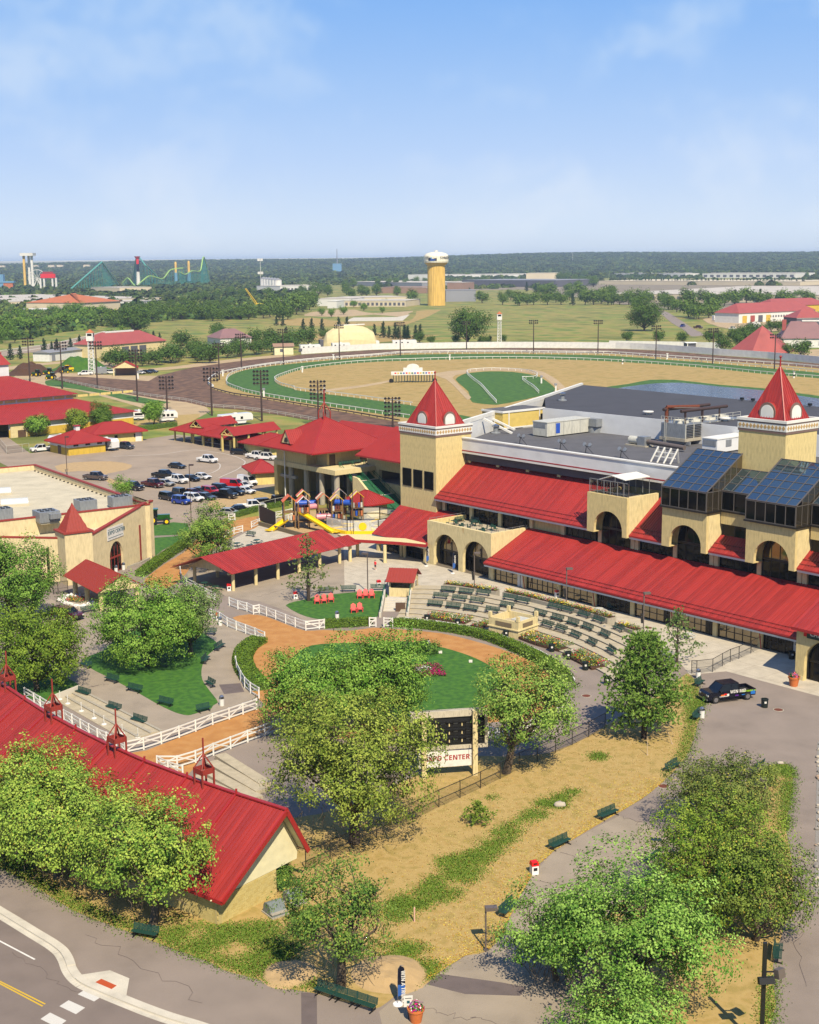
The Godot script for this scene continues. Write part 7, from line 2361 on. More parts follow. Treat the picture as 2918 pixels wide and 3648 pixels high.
func rides() -> void:
	# drop tower
	var d:=thing("drop_tower","white and yellow three-legged drop tower of the amusement park","ride",G(-769,-2840))
	var h: float=70.86
	for q in 3:
		var a:=q*TAU/3+.4
		var b:=MB.new()
		b.bar(V(cos(a)*9,0,sin(a)*9),V(cos(a)*9,h*.93,sin(a)*9),4.2,4.2)
		obj("leg",b,["far_white","tower_yellow","far_white"][q],d)
	bx("crown",d,-13,13,h*.92,h,-13,13,"far_white")
	# coaster lift hill seen as a great triangle of posts and track
	coaster("teal_coaster","teal triangular lift hill of a steel roller coaster",[G(-572,-2344),G(-549,-2517),G(-605,-2922)],[2.0,51.42,4.0],26,"teal_steel","teal_pale")
	coaster("green_coaster","low green coaster loops with teal supports",[G(-558,-2737),G(-547,-2731),G(-514,-2637),G(-518,-2717),G(-507,-2747),G(-487,-2785),G(-485,-2860),G(-460,-2872)],[12.0,20.0,6.0,12.91,23.71,18.0,34.0,38.0],30,"teal_steel","lime_steel")
	coaster("arched_coaster","green arched coaster hill with teal supports at right",[G(-465,-2849),G(-457,-2871),G(-449,-2920),G(-439,-2970),G(-444,-3059),G(-445,-3151)],[30.0,24.77,31.73,31.75,60.0,6.0],28,"teal_steel","lime_steel")
	coaster("banked_coaster","teal banked coaster drop left of the arched loops",[G(-606,-3089),G(-560,-2898),G(-520,-2777),G(-502,-2868)],[22.65,60.0,44.0,12.0],18,"teal_steel","teal_pale")
	for k in [[G(-550,-2854),255.0,"plastic_red","far_white","tall thin red, white and blue swing tower",120.0],[G(-545,-3291),180.0,"tower_yellow","plastic_steel","curved yellow ride spike with blue base",168.0],[G(-511,-3271),185.0,"tower_yellow","plastic_steel","straight yellow ride spike with blue base",160.0]]:
		var t:=thing("ride_tower",k[4],"ride",k[0])
		var hh: float=(375.0-k[5])/2.3*.56
		var a:=MB.new()
		a.tube(Vector3.ZERO,V(0,hh*.5,0),4.6,3.4,8)
		obj("lower_mast",a,k[3],t)
		var b:=MB.new()
		b.tube(V(0,hh*.5,0),V(0,hh*.75,0),3.2,3.0,8)
		obj("upper_mast",b,"navy" if k[2]=="plastic_red" else k[2],t)
		var c:=MB.new()
		c.lathe(V(0,hh*.75,0),[W(3.0,0),W(3.0,hh*.16),W(6.5 if k[2]=="plastic_red" else 2.0,hh*.25),W(0,hh*.25)],10)
		obj("top",c,k[2],t)
	# ferris wheel and a red frame ride
	var w:=thing("ferris_wheel","small pale ferris wheel half hidden by trees","ride",G(-715,-2698))
	var wb:=MB.new()
	for i in 24:
		var a0:=TAU*i/24
		var a1:=TAU*(i+1)/24
		wb.bar(V(cos(a0)*17,21+sin(a0)*17,0),V(cos(a1)*17,21+sin(a1)*17,0),1.0,1.0)
		if i % 2==0: wb.bar(V(0,21,0),V(cos(a0)*17,21+sin(a0)*17,0),.5,.5)
	obj("wheel",wb,"far_white",w)
	var ws:=MB.new()
	ws.bar(V(-9,0,2),V(0,21,2),1.2,1.2)
	ws.bar(V(9,0,2),V(0,21,2),1.2,1.2)
	obj("stand",ws,"far_white",w)
	var g:=thing("gate_ride","red and white frame ride beside the ferris wheel","ride",G(-691,-2687))
	for x in [-15.0,-8.0,8.0,15.0]: bx("leg",g,x-1.5,x+1.5,0,22,-2,2,"far_white")
	bx("bridge",g,-14,14,22,30,-3,3,"plastic_red")
	bx("top",g,-10,10,30,34,-3,3,"red_trim")
	var bl:=thing("blue_ride","blue and orange ride structure at the far left edge","ride",G(-776,-2672))
	bx("tower",bl,-8,4,0,30,-6,6,"plastic_steel")
	bx("cabin",bl,4,22,4,14,-6,6,"orange_roof")
	bx("canopy",bl,-8,24,14,17,-7,7,"plastic_steel")

func coaster(called: String,label: String,pts: Array,hs: Array,n: int,m,mt) -> void:
	var t:=thing(called,label,"roller coaster",pts[0])
	var o: Vector3=pts[0]
	var track:=MB.new()
	var posts:=MB.new()
	var last:=Vector3.INF
	for i in n+1:
		var u:=float(i)/n*(pts.size()-1)
		var j:=mini(int(u),pts.size()-2)
		var q: Vector3=(pts[j] as Vector3).lerp(pts[j+1],u-j)-o
		var f:=u-j
		var y:=cubic_interpolate(hs[j],hs[j+1],hs[maxi(j-1,0)],hs[mini(j+2,hs.size()-1)],f)
		if pts.size()==3: y=lerpf(hs[j],hs[j+1],f)
		y=maxf(y,1.0)
		var p:=q+UP*y
		if last!=Vector3.INF:
			track.bar(last,p,2.2,1.6)
		last=p
		for s in [-1,1]: posts.bar(q+V(s*y*.06,0,s*4.0),p,.55,.55)
		if i % 2==0:
			for r in int(y/14.0): posts.bar(q+V(-2,14.0*(r+.5),0),q+V(6,14.0*(r+.7),0),.4,.4)
	obj("track",track,mt,t)
	tag(obj("supports",posts,m,t),"","","","stuff")

func rail_fence(called: String,label: String,line: PackedVector2Array,h: float,gap: float,m,rails:=1,thick:=.16,solid:=false) -> void:
	var o:=v3(line[0])
	var t:=thing(called,label,"fence",o)
	var posts:=MB.new()
	var r:=MB.new()
	for q in walk(line,gap): posts.bar(v3(q)-o,v3(q,h)-o,thick,thick)
	for i in line.size()-1:
		for k in rails:
			var y:=h-k*h*.42
			r.bar(v3(line[i],y)-o,v3(line[i+1],y)-o,thick*1.2,thick*1.4)
	obj("rail",r,m,t)
	tag(obj("posts",posts,m,t),"","","","stuff")

func light_pole(at: Vector3,h: float,rows: int,label: String,group: String,far:=false) -> void:
	var t:=thing("floodlight_pole",label,"light pole",at,atan2(at.x,at.z)*.0+.15,group)
	var p:=MB.new()
	p.tube(Vector3.ZERO,V(0,h,0),.32,.2,8)
	obj("pole",p,"pole_brown",t)
	for i in rows:
		var y:=h-.6-i*1.25
		var a:=MB.new()
		a.box(-2.4,2.4,y-.1,y+.1,-.35,-.2)
		a.box(-2.4,2.4,y-.45,y-.35,.2,.35)
		obj("crossarm",a,"pole_brown",t)
		for x in [-2.1,-1.05,1.05,2.1]:
			var l:=MB.new()
			l.lathe(Vector3.ZERO,[W(.08,.3),W(.3,.15),W(.46,-.25),W(.0,-.22)],8)
			var lo:=obj("lamp_head",l,"dark_metal",t)
			lo.position=V(x,y+.2,-.45)
			lo.rotation=V(-.8,0,0)

func track_things() -> void:
	var W:="white_wall"
	rail_fence("turf_rail","outer white rail of the green turf course",smooth(pv([178,-596,163,-624,145,-656,124,-688,104,-715,88,-724,44,-738,-2,-737,-18,-721,-42,-698,-61,-674,-75,-647,-79,-617,-78,-593,-74,-564,-65,-538,-65,-537,-55,-518,-39.1,-493.6,-20.4,-467.3,.3,-438]),false,4),1.25,4.0,W)
	rail_fence("turf_rail","inner white rail of the green turf course",smooth(pv([170,-568,154,-591,138,-624,118,-654,98,-675,83,-687,54,-700,23,-699,-2,-692,-11,-690,-29,-677,-48,-647,-56,-607,-57,-587,-52,-561,-45,-544,-45,-541,-38,-530,-22,-510,-8.3,-490.6,1.4,-477.1]),false,4),1.25,4.0,W)
	rail_fence("track_rail","white inner rail of the brown dirt track",smooth(pv([191,-546,185,-621,149,-676,127,-705,106,-733,89,-737,44,-752,-2,-749,-19,-730,-43,-709,-65,-678,-78,-646,-85,-619,-85,-589,-83,-571,-78,-551,-79,-550]),false,4),1.1,5.0,W,1,.3)
	rail_fence("track_rail","dark kerbed inner rail of the near dirt straight",smooth(pv([-79,-550,-67,-524,-55,-508,-38.2,-482.1,-20,-455.9,-2.8,-428.2]),false,4),.7,5.0,"pole_brown",1,.25)
	rail_fence("outer_rail","thin pale outer rail along the near dirt straight",smooth(pv([-154,-600,-124,-553,-94,-514,-80.8,-499,-69,-478.6,-58.3,-470.8,-44.2,-454.4,-32.4,-437.5,-21.1,-420.1]),false,4),1.2,5.0,"pale_metal",2,.09)
	rail_fence("infield_rail","white rail round the small green in the infield",smooth(pv([30.9,-482.5,30,-511,29,-549,27,-581,26,-609,28,-622,37,-628,46,-625,53,-616,56,-599,54,-583,51,-579,48,-579,48,-561,49,-539,49,-516]),false,3),1.2,4.0,W)
	# long white wall behind the far straight
	var line:=smooth(pv([-58,-751,-20,-783,-2,-786,54,-789,116,-772,136,-753,160,-711,178,-683,202,-627]),false,3)
	var wl:=thing("track_wall","long low white wall behind the far straight of the track","wall",v3(line[0]))
	for i in line.size()-1:
		var b:=MB.new()
		b.bar(v3(line[i],1.7)-v3(line[0]),v3(line[i+1],1.7)-v3(line[0]),.3,3.4)
		obj("wall_section",b,W,wl)
	var wl2:=thing("track_wall","second white wall standing behind the far straight at right","wall",G(115,-790))
	for k in [[G(115,-790),G(156,-772)],[G(156,-772),G(172,-761)]]:
		var b:=MB.new()
		b.bar(k[0]-G(115,-790)+UP*1.7,k[1]-G(115,-790)+UP*1.7,.3,3.4)
		obj("wall_section",b,W,wl2)
	# floodlight poles: base, height, rows of lamps
	var ord:=["leftmost","second from left","third from left","fourth from left","fifth from left","sixth from left","rightmost"]
	var i:=0
	for k in [[G(-162,-590),25.17],[G(-140,-557),25.48],[G(-126,-558),24.56],[G(-99,-502),24.79],[G(-82.5,-469.2),11.88],[G(-64.9,-452.6),15.88],[G(-46.6,-435.3),16.26]]:
		light_pole(k[0],minf(k[1],19.0),4 if i>2 else 3,"dark floodlight pole along the near straight, "+ord[i],"floodlight poles along the near straight")
		i += 1
	light_pole(G(-27.7,-420.7),14.06,5,"dark floodlight pole directly behind the hip-roofed pavilion","floodlight poles along the near straight")
	light_pole(G(-4.8,-412.6),9.51,5,"dark floodlight pole behind the roof left of the left tower","floodlight poles along the near straight")
	i=0
	for k in [[G(-81,-591),16.0],[G(-78,-646),17.0],[G(-61,-676),17.5],[G(-35,-706),18.0],[G(-4,-728),18.0],[G(32,-754),17.0],[G(67,-737),18.0],[G(100,-727),18.0],[G(123,-685),17.0],[G(144,-652),17.0],[G(164,-617),16.0]]:
		light_pole(k[0],k[1],2,"slim floodlight pole on the inner track edge, %s" % ["at the left bend","second round the bend","above the bend, third","before the domed tent","before the parked caravans","before the spreading dark tree","right of the lattice tower","second right of the lattice tower","third right of the lattice tower","before the dark bushes at right","beside the right tower's peak"][i],"floodlight poles on the inner track edge")
		i += 1
	lattice_tower(G(-144,-628),20.52,"white lattice judging tower with orange cap near the tractors")
	lattice_tower(G(54,-816),19.68,"white lattice judging tower with orange cap beyond the far straight")
	# furlong posts
	i=0
	for k in [G(-82,-610),G(-38,-704),G(-48,-626),G(21,-694),G(129,-687),G(102,-656),G(160,-571),G(54,-558),G(56,-522),G(-32,-525),G(-54,-514),G(-118,-602)]:
		var t:=thing("furlong_post","white marker post %s" % ["at the left bend of the track","on the turf before the domed tent","inside the left turf bend","on the inner turf rail, middle","on the inner dirt rail at right","striped, on the inner turf rail at right","striped, on the rail beside the right tower","beside the infield green, nearer the rail","beside the infield green, near the black roof","with a frame near the turf rail","with a box frame on the near turf rail","beside the open red shelter"][i],"post",k,.0,"white marker posts")
		bx("shaft",t,-.3,.3,0,2.6,-.3,.3,W)
		bx("cap",t,-.5,.5,2.6,3.3 if i>6 else 2.9,-.5,.5,W if i<5 else "far_grey")
		if i in [5,6]: bx("stripe",t,-.32,.32,.9,1.6,-.32,.32,"dark_metal")
		i += 1
	# starting gate
	var sg:=thing("starting_gate","white wheeled starting gate with dark stalls in the infield","starting gate",G(-7,-568),.03)
	var L:=(G(-7,-568) as Vector3).distance_to(G(10,-574))
	bx("beam",sg,0,L,3.2,4.6,-1.2,.2,W)
	bx("sign_panel",sg,L*.28,L*.72,4.6,6.2,-.6,-.3,W)
	var ar:=MB.new()
	ar.extrude(arch(-2.6,2.6,0,.05,1.6),V(L*.5,6.2,-.3),Vector3.RIGHT,UP,V(0,0,-.3))
	obj("arched_sign",ar,W,sg)
	for j in 15:
		var x:=L*.05+j*L*.9/14
		bx("stall_wall",sg,x-.12,x+.12,.5,3.2,-2.6,.4,"sign_green")
		bx("number_plate",sg,x+.5,x+1.2,3.7,4.3,.2,.26,["plastic_red","paint_yellow","green_paint","plastic_blue"][j % 4])
	for x in [.0,L]:
		var wb:=MB.new()
		wb.tube(V(x,.9,.3),V(x,.9,-.5),.9,.9,12)
		obj("wheel",wb,"black_rubber",sg)
	# domed tent
	var tl: Vector3=G(-49,-790)
	var tr: Vector3=G(-15,-796)
	var dt:=thing("domed_tent","large cream vaulted tent hall with rounded ends","tent",tl,-atan2(tr.z-tl.z,tr.x-tl.x))
	var len:=tl.distance_to(tr)
	var sh:=MB.new()
	var hh:=13.5
	var dep:=17.0
	for a in 8:
		var t0:=PI*a/8
		var t1:=PI*(a+1)/8
		for s in 10:
			var p:=[]
			for k in [[s,t0],[s,t1],[s+1,t1],[s+1,t0]]:
				var u: float=float(k[0])/10
				var q:=pow(maxf(.0,sin(PI*u)),.35)
				p.append(V(len*u,sin(k[1])*hh*q,-dep*.5+cos(k[1])*dep*.5*maxf(q,.3)))
			sh.quad(p[0],p[3],p[2],p[1])
	obj("canopy",sh,"tent",dt)
	var rd:=MB.new()
	rd.bar(V(len*.25,hh*.97,-dep*.5),V(len*.75,hh*1.0,-dep*.5),1.8,.5)
	obj("ridge_cap",rd,W,dt)
	bx("door",dt,-.6,1.5,0,5.0,-dep*.75,-dep*.3,"far_dark")

func house(called: String,label: String,at: Vector3,turn: float,l: float,w: float,h: float,rise: float,wall,roof,hip:=.0,over:=.7) -> Node3D:
	var t:=thing(called,label,"building",at,turn)
	bx("wall",t,0,l,0,h,-w,0,wall)
	var b:=MB.new()
	var y0:=h
	var y1:=h+rise
	var a:=[V(-over,y0,over),V(l+over,y0,over),V(l+over,y0,-w-over),V(-over,y0,-w-over)]
	var r0:=V(hip-(over if hip==.0 else .0),y1,-w/2)
	var r1:=V(l-hip+(over if hip==.0 else .0),y1,-w/2)
	for p in [[a[0],a[1],r1,r0],[a[2],a[3],r0,r1]]:
		b.quad(p[0],p[3],p[2],p[1])
	b.tri(a[1],r1,a[2])
	b.tri(a[3],r0,a[0])
	b.quad(a[0],a[1],a[2],a[3])
	obj("roof",b,roof,t)
	return t

func yaw_of(a: Vector3,b: Vector3) -> float:
	return -atan2(b.z-a.z,b.x-a.x)

func mid_buildings() -> void:
	var t: Node3D
	var a: Vector3
	var b: Vector3
	# shed with three doors beyond the track
	a=G(-147,-708); b=G(-135,-772)
	a=G(-161,-732)
	t=house("garage","cream garage with long red hip roof and three dark doors behind the track",a,yaw_of(a,b),a.distance_to(b),22.0,7.0,6.0,"stucco_pale","red_roof_old",9.0)
	var l:=a.distance_to(b)
	for i in 3: bx("door",t,l*(.28+i*.14),l*(.39+i*.14),0,5.5,.02,.15,"far_dark")
	bx("ridge_vent",t,l*.25,l*.7,12.6,13.4,-12,-10,"white_wall")
	a=G(-185,-713); b=G(-174,-743)
	t=house("shed","long low white metal shed beside the grassy mound",a,yaw_of(a,b),a.distance_to(b),10.0,4.5,1.2,"white_wall","far_grey")
	bx("door",t,2,5,0,3.4,.02,.1,"far_grey")
	a=G(-342,-1452); b=G(-313,-1516)
	t=house("hall","hall with broad orange hipped roof among the trees",a,yaw_of(a,b),a.distance_to(b),70.0,9.0,9.0,"far_cream","orange_roof",40.0)
	bx("fascia",t,-1,a.distance_to(b)+1,8.4,9.0,.2,1.0,"far_brown")
	a=G(-109,-805); b=G(-92,-814)
	t=house("house","white house with faded mauve roof among the dark trees",a,yaw_of(a,b),a.distance_to(b),22.0,6.0,5.0,"far_white","mauve_roof",6.0)
	bx("window",t,6,9,2.5,4.5,.02,.1,"far_dark")
	a=G(-72,-746); b=G(-62,-748)
	t=house("cabin","small cream cabin with brown roof behind the far bend",a,yaw_of(a,b),a.distance_to(b),7.0,4.5,1.6,"cream_siding","far_brown")
	bx("window",t,3,5,1.6,3.2,.02,.08,"far_dark")
	bx("window",t,13,15,1.6,3.2,.02,.08,"far_dark")
	# red barns right
	a=G(251,-1051); b=G(324,-1103)
	t=house("horse_barn","long white horse barn with faded red hip roof at right",a,yaw_of(a,b),a.distance_to(b),24.0,7.5,7.0,"white_wall","red_roof_old",10.0)
	for i in 14: bx("window",t,a.distance_to(b)*(.36+i*.035),a.distance_to(b)*(.355+i*.035)+2.0,3.4,5.0,.02,.1,"far_dark")
	for i in 4: bx("door",t,4+i*9.0,9+i*9.0,0,5.5,.02,.15,["yellow_wall","red_roof_old","far_dark","yellow_wall"][i])
	a=G(326,-1243); b=G(385,-1271)
	t=house("horse_barn","red-roofed horse barn behind the long white one",a,yaw_of(a,b),a.distance_to(b),26.0,6.0,6.0,"yellow_wall","red_roof_old",9.0)
	bx("door",t,4,9,0,4.5,.02,.15,"far_dark")
	a=G(283,-1009); b=G(307,-1013)
	t=house("horse_barn","dark walled barn with red and grey hip roof at right edge",a,yaw_of(a,b),a.distance_to(b),22.0,5.5,6.0,"far_dark","red_roof_old",9.0)
	bx("fascia",t,0,a.distance_to(b),5.0,5.5,.1,.4,"white_wall")
	a=G(207,-766); b=G(232,-762)
	t=house("barn","grey-mauve roofed barn with a red chimney box at right edge",a,yaw_of(a,b),a.distance_to(b),26.0,5.0,9.0,"white_wall","mauve_roof",6.0)
	bx("chimney",t,1.0,3.2,9.0,15.0,-11,-9,"red_roof_old")
	bx("ridge_trim",t,12,a.distance_to(b),13.8,14.6,-14,-12,"white_wall")
	for i in 5: bx("window",t,12+i*8.0,16+i*8.0,1.0,3.5,.02,.1,"far_dark")
	var ga:=thing("hexagon_pavilion","six-sided pavilion with steep red roof beside the track at right","pavilion",G(183,-715))
	var gb:=MB.new()
	for i in 6: gb.tri(V(17.5,1.6,0).rotated(UP,(i+1)*TAU/6),V(0,14.8,0),V(17.5,1.6,0).rotated(UP,i*TAU/6))
	obj("roof",gb,"red_roof_old",ga)
	var gw:=MB.new()
	gw.lathe(Vector3.ZERO,[W(14.5,0),W(14.5,2.6)],6)
	obj("wall",gw,"cream_siding",ga)
	a=G(154,-762); b=G(159,-763)
	t=house("shelter","small open white shelter before the far white wall",a,yaw_of(a,b),a.distance_to(b),5.0,3.2,.5,"far_dark","white_wall")
	bx("post",t,-.2,.2,0,3.2,.2,.5,"white_wall")
	# crane
	var cr:=thing("crane","yellow lattice boom crane standing above the wood","crane",G(-161,-1510))
	var cb:=MB.new()
	var top:=V(-14.0,20.95,0)
	for s in [V(1.2,0,1.2),V(-1.2,0,1.2),V(1.2,0,-1.2),V(-1.2,0,-1.2)]: cb.bar(s,top+s*.5,.35,.35)
	for i in 16: cb.bar(top*(i/16.0)+V(1.2,0,1.2),top*((i+1)/16.0)+V(-1.0,0,-1.0),.25,.25)
	obj("boom",cb,"plastic_yellow",cr)
	bx("cab",cr,-3,5,0,5,-3,3,"plastic_yellow")
	# floodlight masts far off
	for k in [[G(-261,-2486),170.0,"tall white twin-headed floodlight mast before the hills"],[G(632,-5337),95.0,"very tall thin grey mast before the right-hand hills"]]:
		var m:=thing("mast",k[2],"mast",k[0])
		var hh: float=(k[0] as Vector3).length()/4980.0*((395.0-155.0) if k[1]>100.0 else 150.0)/2.3
		var mb:=MB.new()
		mb.tube(Vector3.ZERO,V(0,hh,0),.009*hh,.006*hh,8)
		obj("pole",mb,"far_white",m)
		if k[1]>100.0:
			for y in [hh,hh*.56]:
				for x in [-1,1]: bx("lamp_head",m,x*2.6-2.2,x*2.6+2.2,y-2.2,y+2.2,-1.5,1.5,"far_white")
		else: bx("top_bar",m,-3,3,hh-1.5,hh,-1,1,"far_grey")

# ---------- street furniture ----------
func bench_mesh(l: float) -> Array:
	var key:="bench%.2f" % l
	if not mesh_cache.has(key):
		var s:=MB.new()
		for i in 6: s.box(-l/2,l/2,.42,.45,-.24+i*.085,-.18+i*.085)
		s.bar(V(-l/2,.41,0),V(-l/2,.41,.001),.03,.03)
		var b:=MB.new()
		for i in 6:
			var y:=.5+i*.075
			s.usec=false
			b.tbox(Transform3D(Basis(Vector3.RIGHT,-.2),V(0,y,-.27-i*.016)),V(l,.055,.03))
		var k:=maxi(2,int(l/.6))
		for i in k+1: b.tbox(Transform3D(Basis(Vector3.RIGHT,-.2),V(-l/2+l*i/k,.68,-.315)),V(.05,.5,.05))
		var lg:=MB.new()
		for sgn in [-1,1]:
			var x: float=sgn*(l/2-.22)
			lg.box(x-.04,x+.04,.0,.42,-.06,.02)
			lg.box(x-.04,x+.04,.0,.06,-.42,.34)
			lg.box(x-.035,x+.035,.38,.42,-.26,.26)
		mesh_cache[key]=[s.mesh(),b.mesh(),lg.mesh()]
	return mesh_cache[key]

func bench_at(at: Vector3,turn: float,label: String,units:=1,group:="green slatted benches",l:=1.9) -> Node3D:
	var t:=thing("park_bench",label,"bench",at,turn,group)
	var m:=bench_mesh(l)
	for i in units:
		var x:=(i-(units-1)/2.0)*(l+.05)
		for k in 3: obj(["seat","backrest","legs"][k],m[k],"bench_green" if k<2 else "dark_metal",t).position.x=x
	return t

func bench_between(a: Vector3,b: Vector3,label: String,y:=.03,units:=1) -> void:
	var m:=(a+b)/2
	m.y=y
	bench_at(m,yaw_of(a,b),label,units,"green slatted benches",clampf(a.distance_to(b)/units,1.6,2.4))

func white_fence(label: String,pts: Array,h:=1.35) -> void:
	var o: Vector3=pts[0]
	var t:=thing("rail_fence",label,"fence",o,.0,"white cross-braced fences")
	for i in pts.size():
		var p: Vector3=pts[i]-o
		put_box("post",t,ident(p.x,h/2,p.z),V(.16,h,.16),"white_wall")
	for i in pts.size()-1:
		var a: Vector3=pts[i]-o
		var b: Vector3=pts[i+1]-o
		for y in [.22,h*.62,h*.93]:
			var r:=MB.new()
			r.bar(a+UP*y,b+UP*y,.06,.15)
			obj("rail",r,"white_wall",t)
		var x:=MB.new()
		x.bar(a+UP*(h*.9 if i % 2 else .25),b+UP*(.25 if i % 2 else h*.9),.05,.11)
		obj("brace",x,"white_wall",t)

func chain_fence(label: String,pts: Array,h: float,m:="dark_metal",mesh:="wire_mesh") -> void:
	var o: Vector3=pts[0]
	var t:=thing("chain_fence",label,"fence",o)
	for p in pts:
		var b:=MB.new()
		b.tube(p-o,p-o+UP*h,.045,.045,6)
		obj("post",b,m,t)
	for i in pts.size()-1:
		var a: Vector3=pts[i]-o
		var b: Vector3=pts[i+1]-o
		var r:=MB.new()
		r.tube(a+UP*(h-.04),b+UP*(h-.04),.035,.035,6)
		r.tube(a+UP*h*.45,b+UP*h*.45,.02,.02,5)
		r.tube(a+UP*h*.4,a.lerp(b,.3),.02,.02,5)
		obj("rail",r,m,t)
		var w:=MB.new()
		w.quad(a+UP*.06,a+UP*(h-.06),b+UP*(h-.06),b+UP*.06)
		obj("mesh_panel",w,mesh,t)

func red_bin(at: Vector3,label: String,turn:=.3) -> void:
	var t:=thing("litter_bin",label,"bin",at,turn,"white litter bins with red lids")
	bx("body",t,-.29,.29,0,.78,-.29,.29,"plastic_white")
	var b:=MB.new()
	b.box(-.32,.32,.78,.86,-.32,.32)
	b.extrude(pv([-.32,.86,-.27,1.1,.27,1.1,.32,.86]),V(0,0,.27),Vector3.RIGHT,UP,V(0,0,-.54))
	obj("lid",b,"plastic_red",t)
	bx("notice",t,-.17,.17,.35,.62,.29,.3,"dark_metal")
	bx("slot",t,-.16,.16,.9,1.02,.27,.28,"dark_metal")

func barrel(at: Vector3,label: String,m:="barrel_green",group:="dark litter barrels") -> void:
	var t:=thing("litter_barrel",label,"bin",at,.0,group)
	var b:=MB.new()
	b.lathe(Vector3.ZERO,[W(0,.02),W(.36,.02),W(.4,.95),W(.33,.95),W(.3,.5),W(0,.5)],16)
	obj("drum",b,m,t)
	var r:=MB.new()
	r.lathe(Vector3.ZERO,[W(.38,.92),W(.45,.97),W(.38,1.02),W(.33,.98)],16)
	obj("rim",r,m,t)
	bx("notice",t,-.12,.12,.55,.78,.37,.4,"paint_white")

func white_can(at: Vector3,label: String) -> void:
	var t:=thing("domed_bin",label,"bin",at,.4,"round white domed bins")
	var b:=MB.new()
	b.lathe(Vector3.ZERO,[W(.28,0),W(.3,.85)],14)
	obj("drum",b,"white_wall",t)
	var d:=MB.new()
	d.lathe(V(0,.85,0),[W(.31,0),W(.27,.25),W(.12,.4),W(0,.42)],14)
	obj("dome",d,"chrome",t)
	bx("opening",t,-.14,.14,.92,1.08,.22,.3,"dark_metal")

func lamp_post(at: Vector3,h: float,label: String,turn: float,speaker:=false,m:="pole_grey") -> void:
	var t:=thing("lamp_post",label,"lamp post",at,turn,"shoebox lamp posts")
	var b:=MB.new()
	b.box(-.06,.06,0,h,-.06,.06)
	obj("pole",b,m,t)
	bx("base_plate",t,-.16,.16,.0,.1,-.16,.16,m)
	bx("lamp_head",t,-.05,.85,h-.12,h+.14,-.26,.26,m)
	bx("lens",t,.1,.75,h-.14,h-.12,-.2,.2,"lamp_glass")
	if speaker:
		put_box("speaker",t,Transform3D(Basis(V(0,0,1),.1),V(-.25,h*.42,0)),V(.26,1.3,.3),"dark_metal")
		put_box("speaker_arm",t,ident(-.12,h*.42,0),V(.2,.06,.06),"dark_metal")

func picnic_table(at: Vector3,label: String,m:="bench_green",group:="round picnic tables") -> void:
	var t:=thing("picnic_table",label,"table",at,.4,group)
	var b:=MB.new()
	b.lathe(Vector3.ZERO,[W(0,.72),W(.6,.72),W(.6,.76),W(0,.76)],12)
	obj("table_top",b,m,t)
	var p:=MB.new()
	p.tube(Vector3.ZERO,V(0,.72,0),.05,.05,8)
	obj("pedestal",p,"dark_metal",t)
	for i in 4:
		var d:=V(cos(i*PI/2),0,sin(i*PI/2))
		var s:=MB.new()
		s.bar(d*.95+d.cross(UP)*-.45+UP*.43,d*.95+d.cross(UP)*.45+UP*.43,.28,.05)
		s.bar(UP*.25,d*.95+UP*.4,.05,.05)
		obj("seat",s,m,t)

func cafe_set(at: Vector3,label: String) -> void:
	var t:=thing("terrace_table",label,"table",at,.3,"green terrace tables")
	var b:=MB.new()
	b.lathe(Vector3.ZERO,[W(.3,0),W(.05,.06),W(.05,.7),W(.5,.72),W(.5,.75),W(0,.75)],12)
	obj("table_top",b,"bench_green",t)
	var u:=MB.new()
	u.tube(V(0,.75,0),V(0,1.0,0),.03,.03,6)
	obj("umbrella_socket",u,"dark_metal",t)
	for i in 3:
		var a:=TAU*i/3+at.x
		var c:=thing("terrace_chair",label.replace("table","chair at the table"),"chair",at+V(cos(a),0,sin(a))*1.0,-a-PI/2,"green terrace chairs")
		bx("seat",c,-.24,.24,.4,.45,-.24,.24,"bench_green")
		put_box("backrest",c,Transform3D(Basis(Vector3.RIGHT,.15),V(0,.7,.26)),V(.46,.55,.04),"bench_green")
		for x in [-.2,.2]:
			for z in [-.2,.2]: bx("leg",c,x-.02,x+.02,0,.4,z-.02,z+.02,"dark_metal")

func adirondack(at: Vector3,turn: float,label: String) -> void:
	var t:=thing("lawn_chair",label,"chair",at,turn,"red adirondack chairs on the lawn")
	for i in 6: put_box("back_slat",t,Transform3D(Basis(Vector3.RIGHT,-.35),V(-.3+i*.12,.72+(.08 if i in [2,3] else .03 if i in [1,4] else -.04),-.36)),V(.1,.9+(.12 if i in [2,3] else .0),.03),"chair_red")
	for i in 5: put_box("seat_slat",t,Transform3D(Basis(Vector3.RIGHT,.18),V(0,.34+i*.02,-.15+i*.12)),V(.62,.03,.1),"chair_red")
	for s in [-1,1]:
		bx("armrest",t,s*.4-.08,s*.4+.08,.56,.59,-.4,.46,"chair_red")
		bx("front_leg",t,s*.36-.05,s*.36+.05,0,.56,.34,.4,"chair_red")
		put_box("side_rail",t,Transform3D(Basis(Vector3.RIGHT,.18),V(s*.33,.24,-.08)),V(.04,.12,1.0),"chair_red")

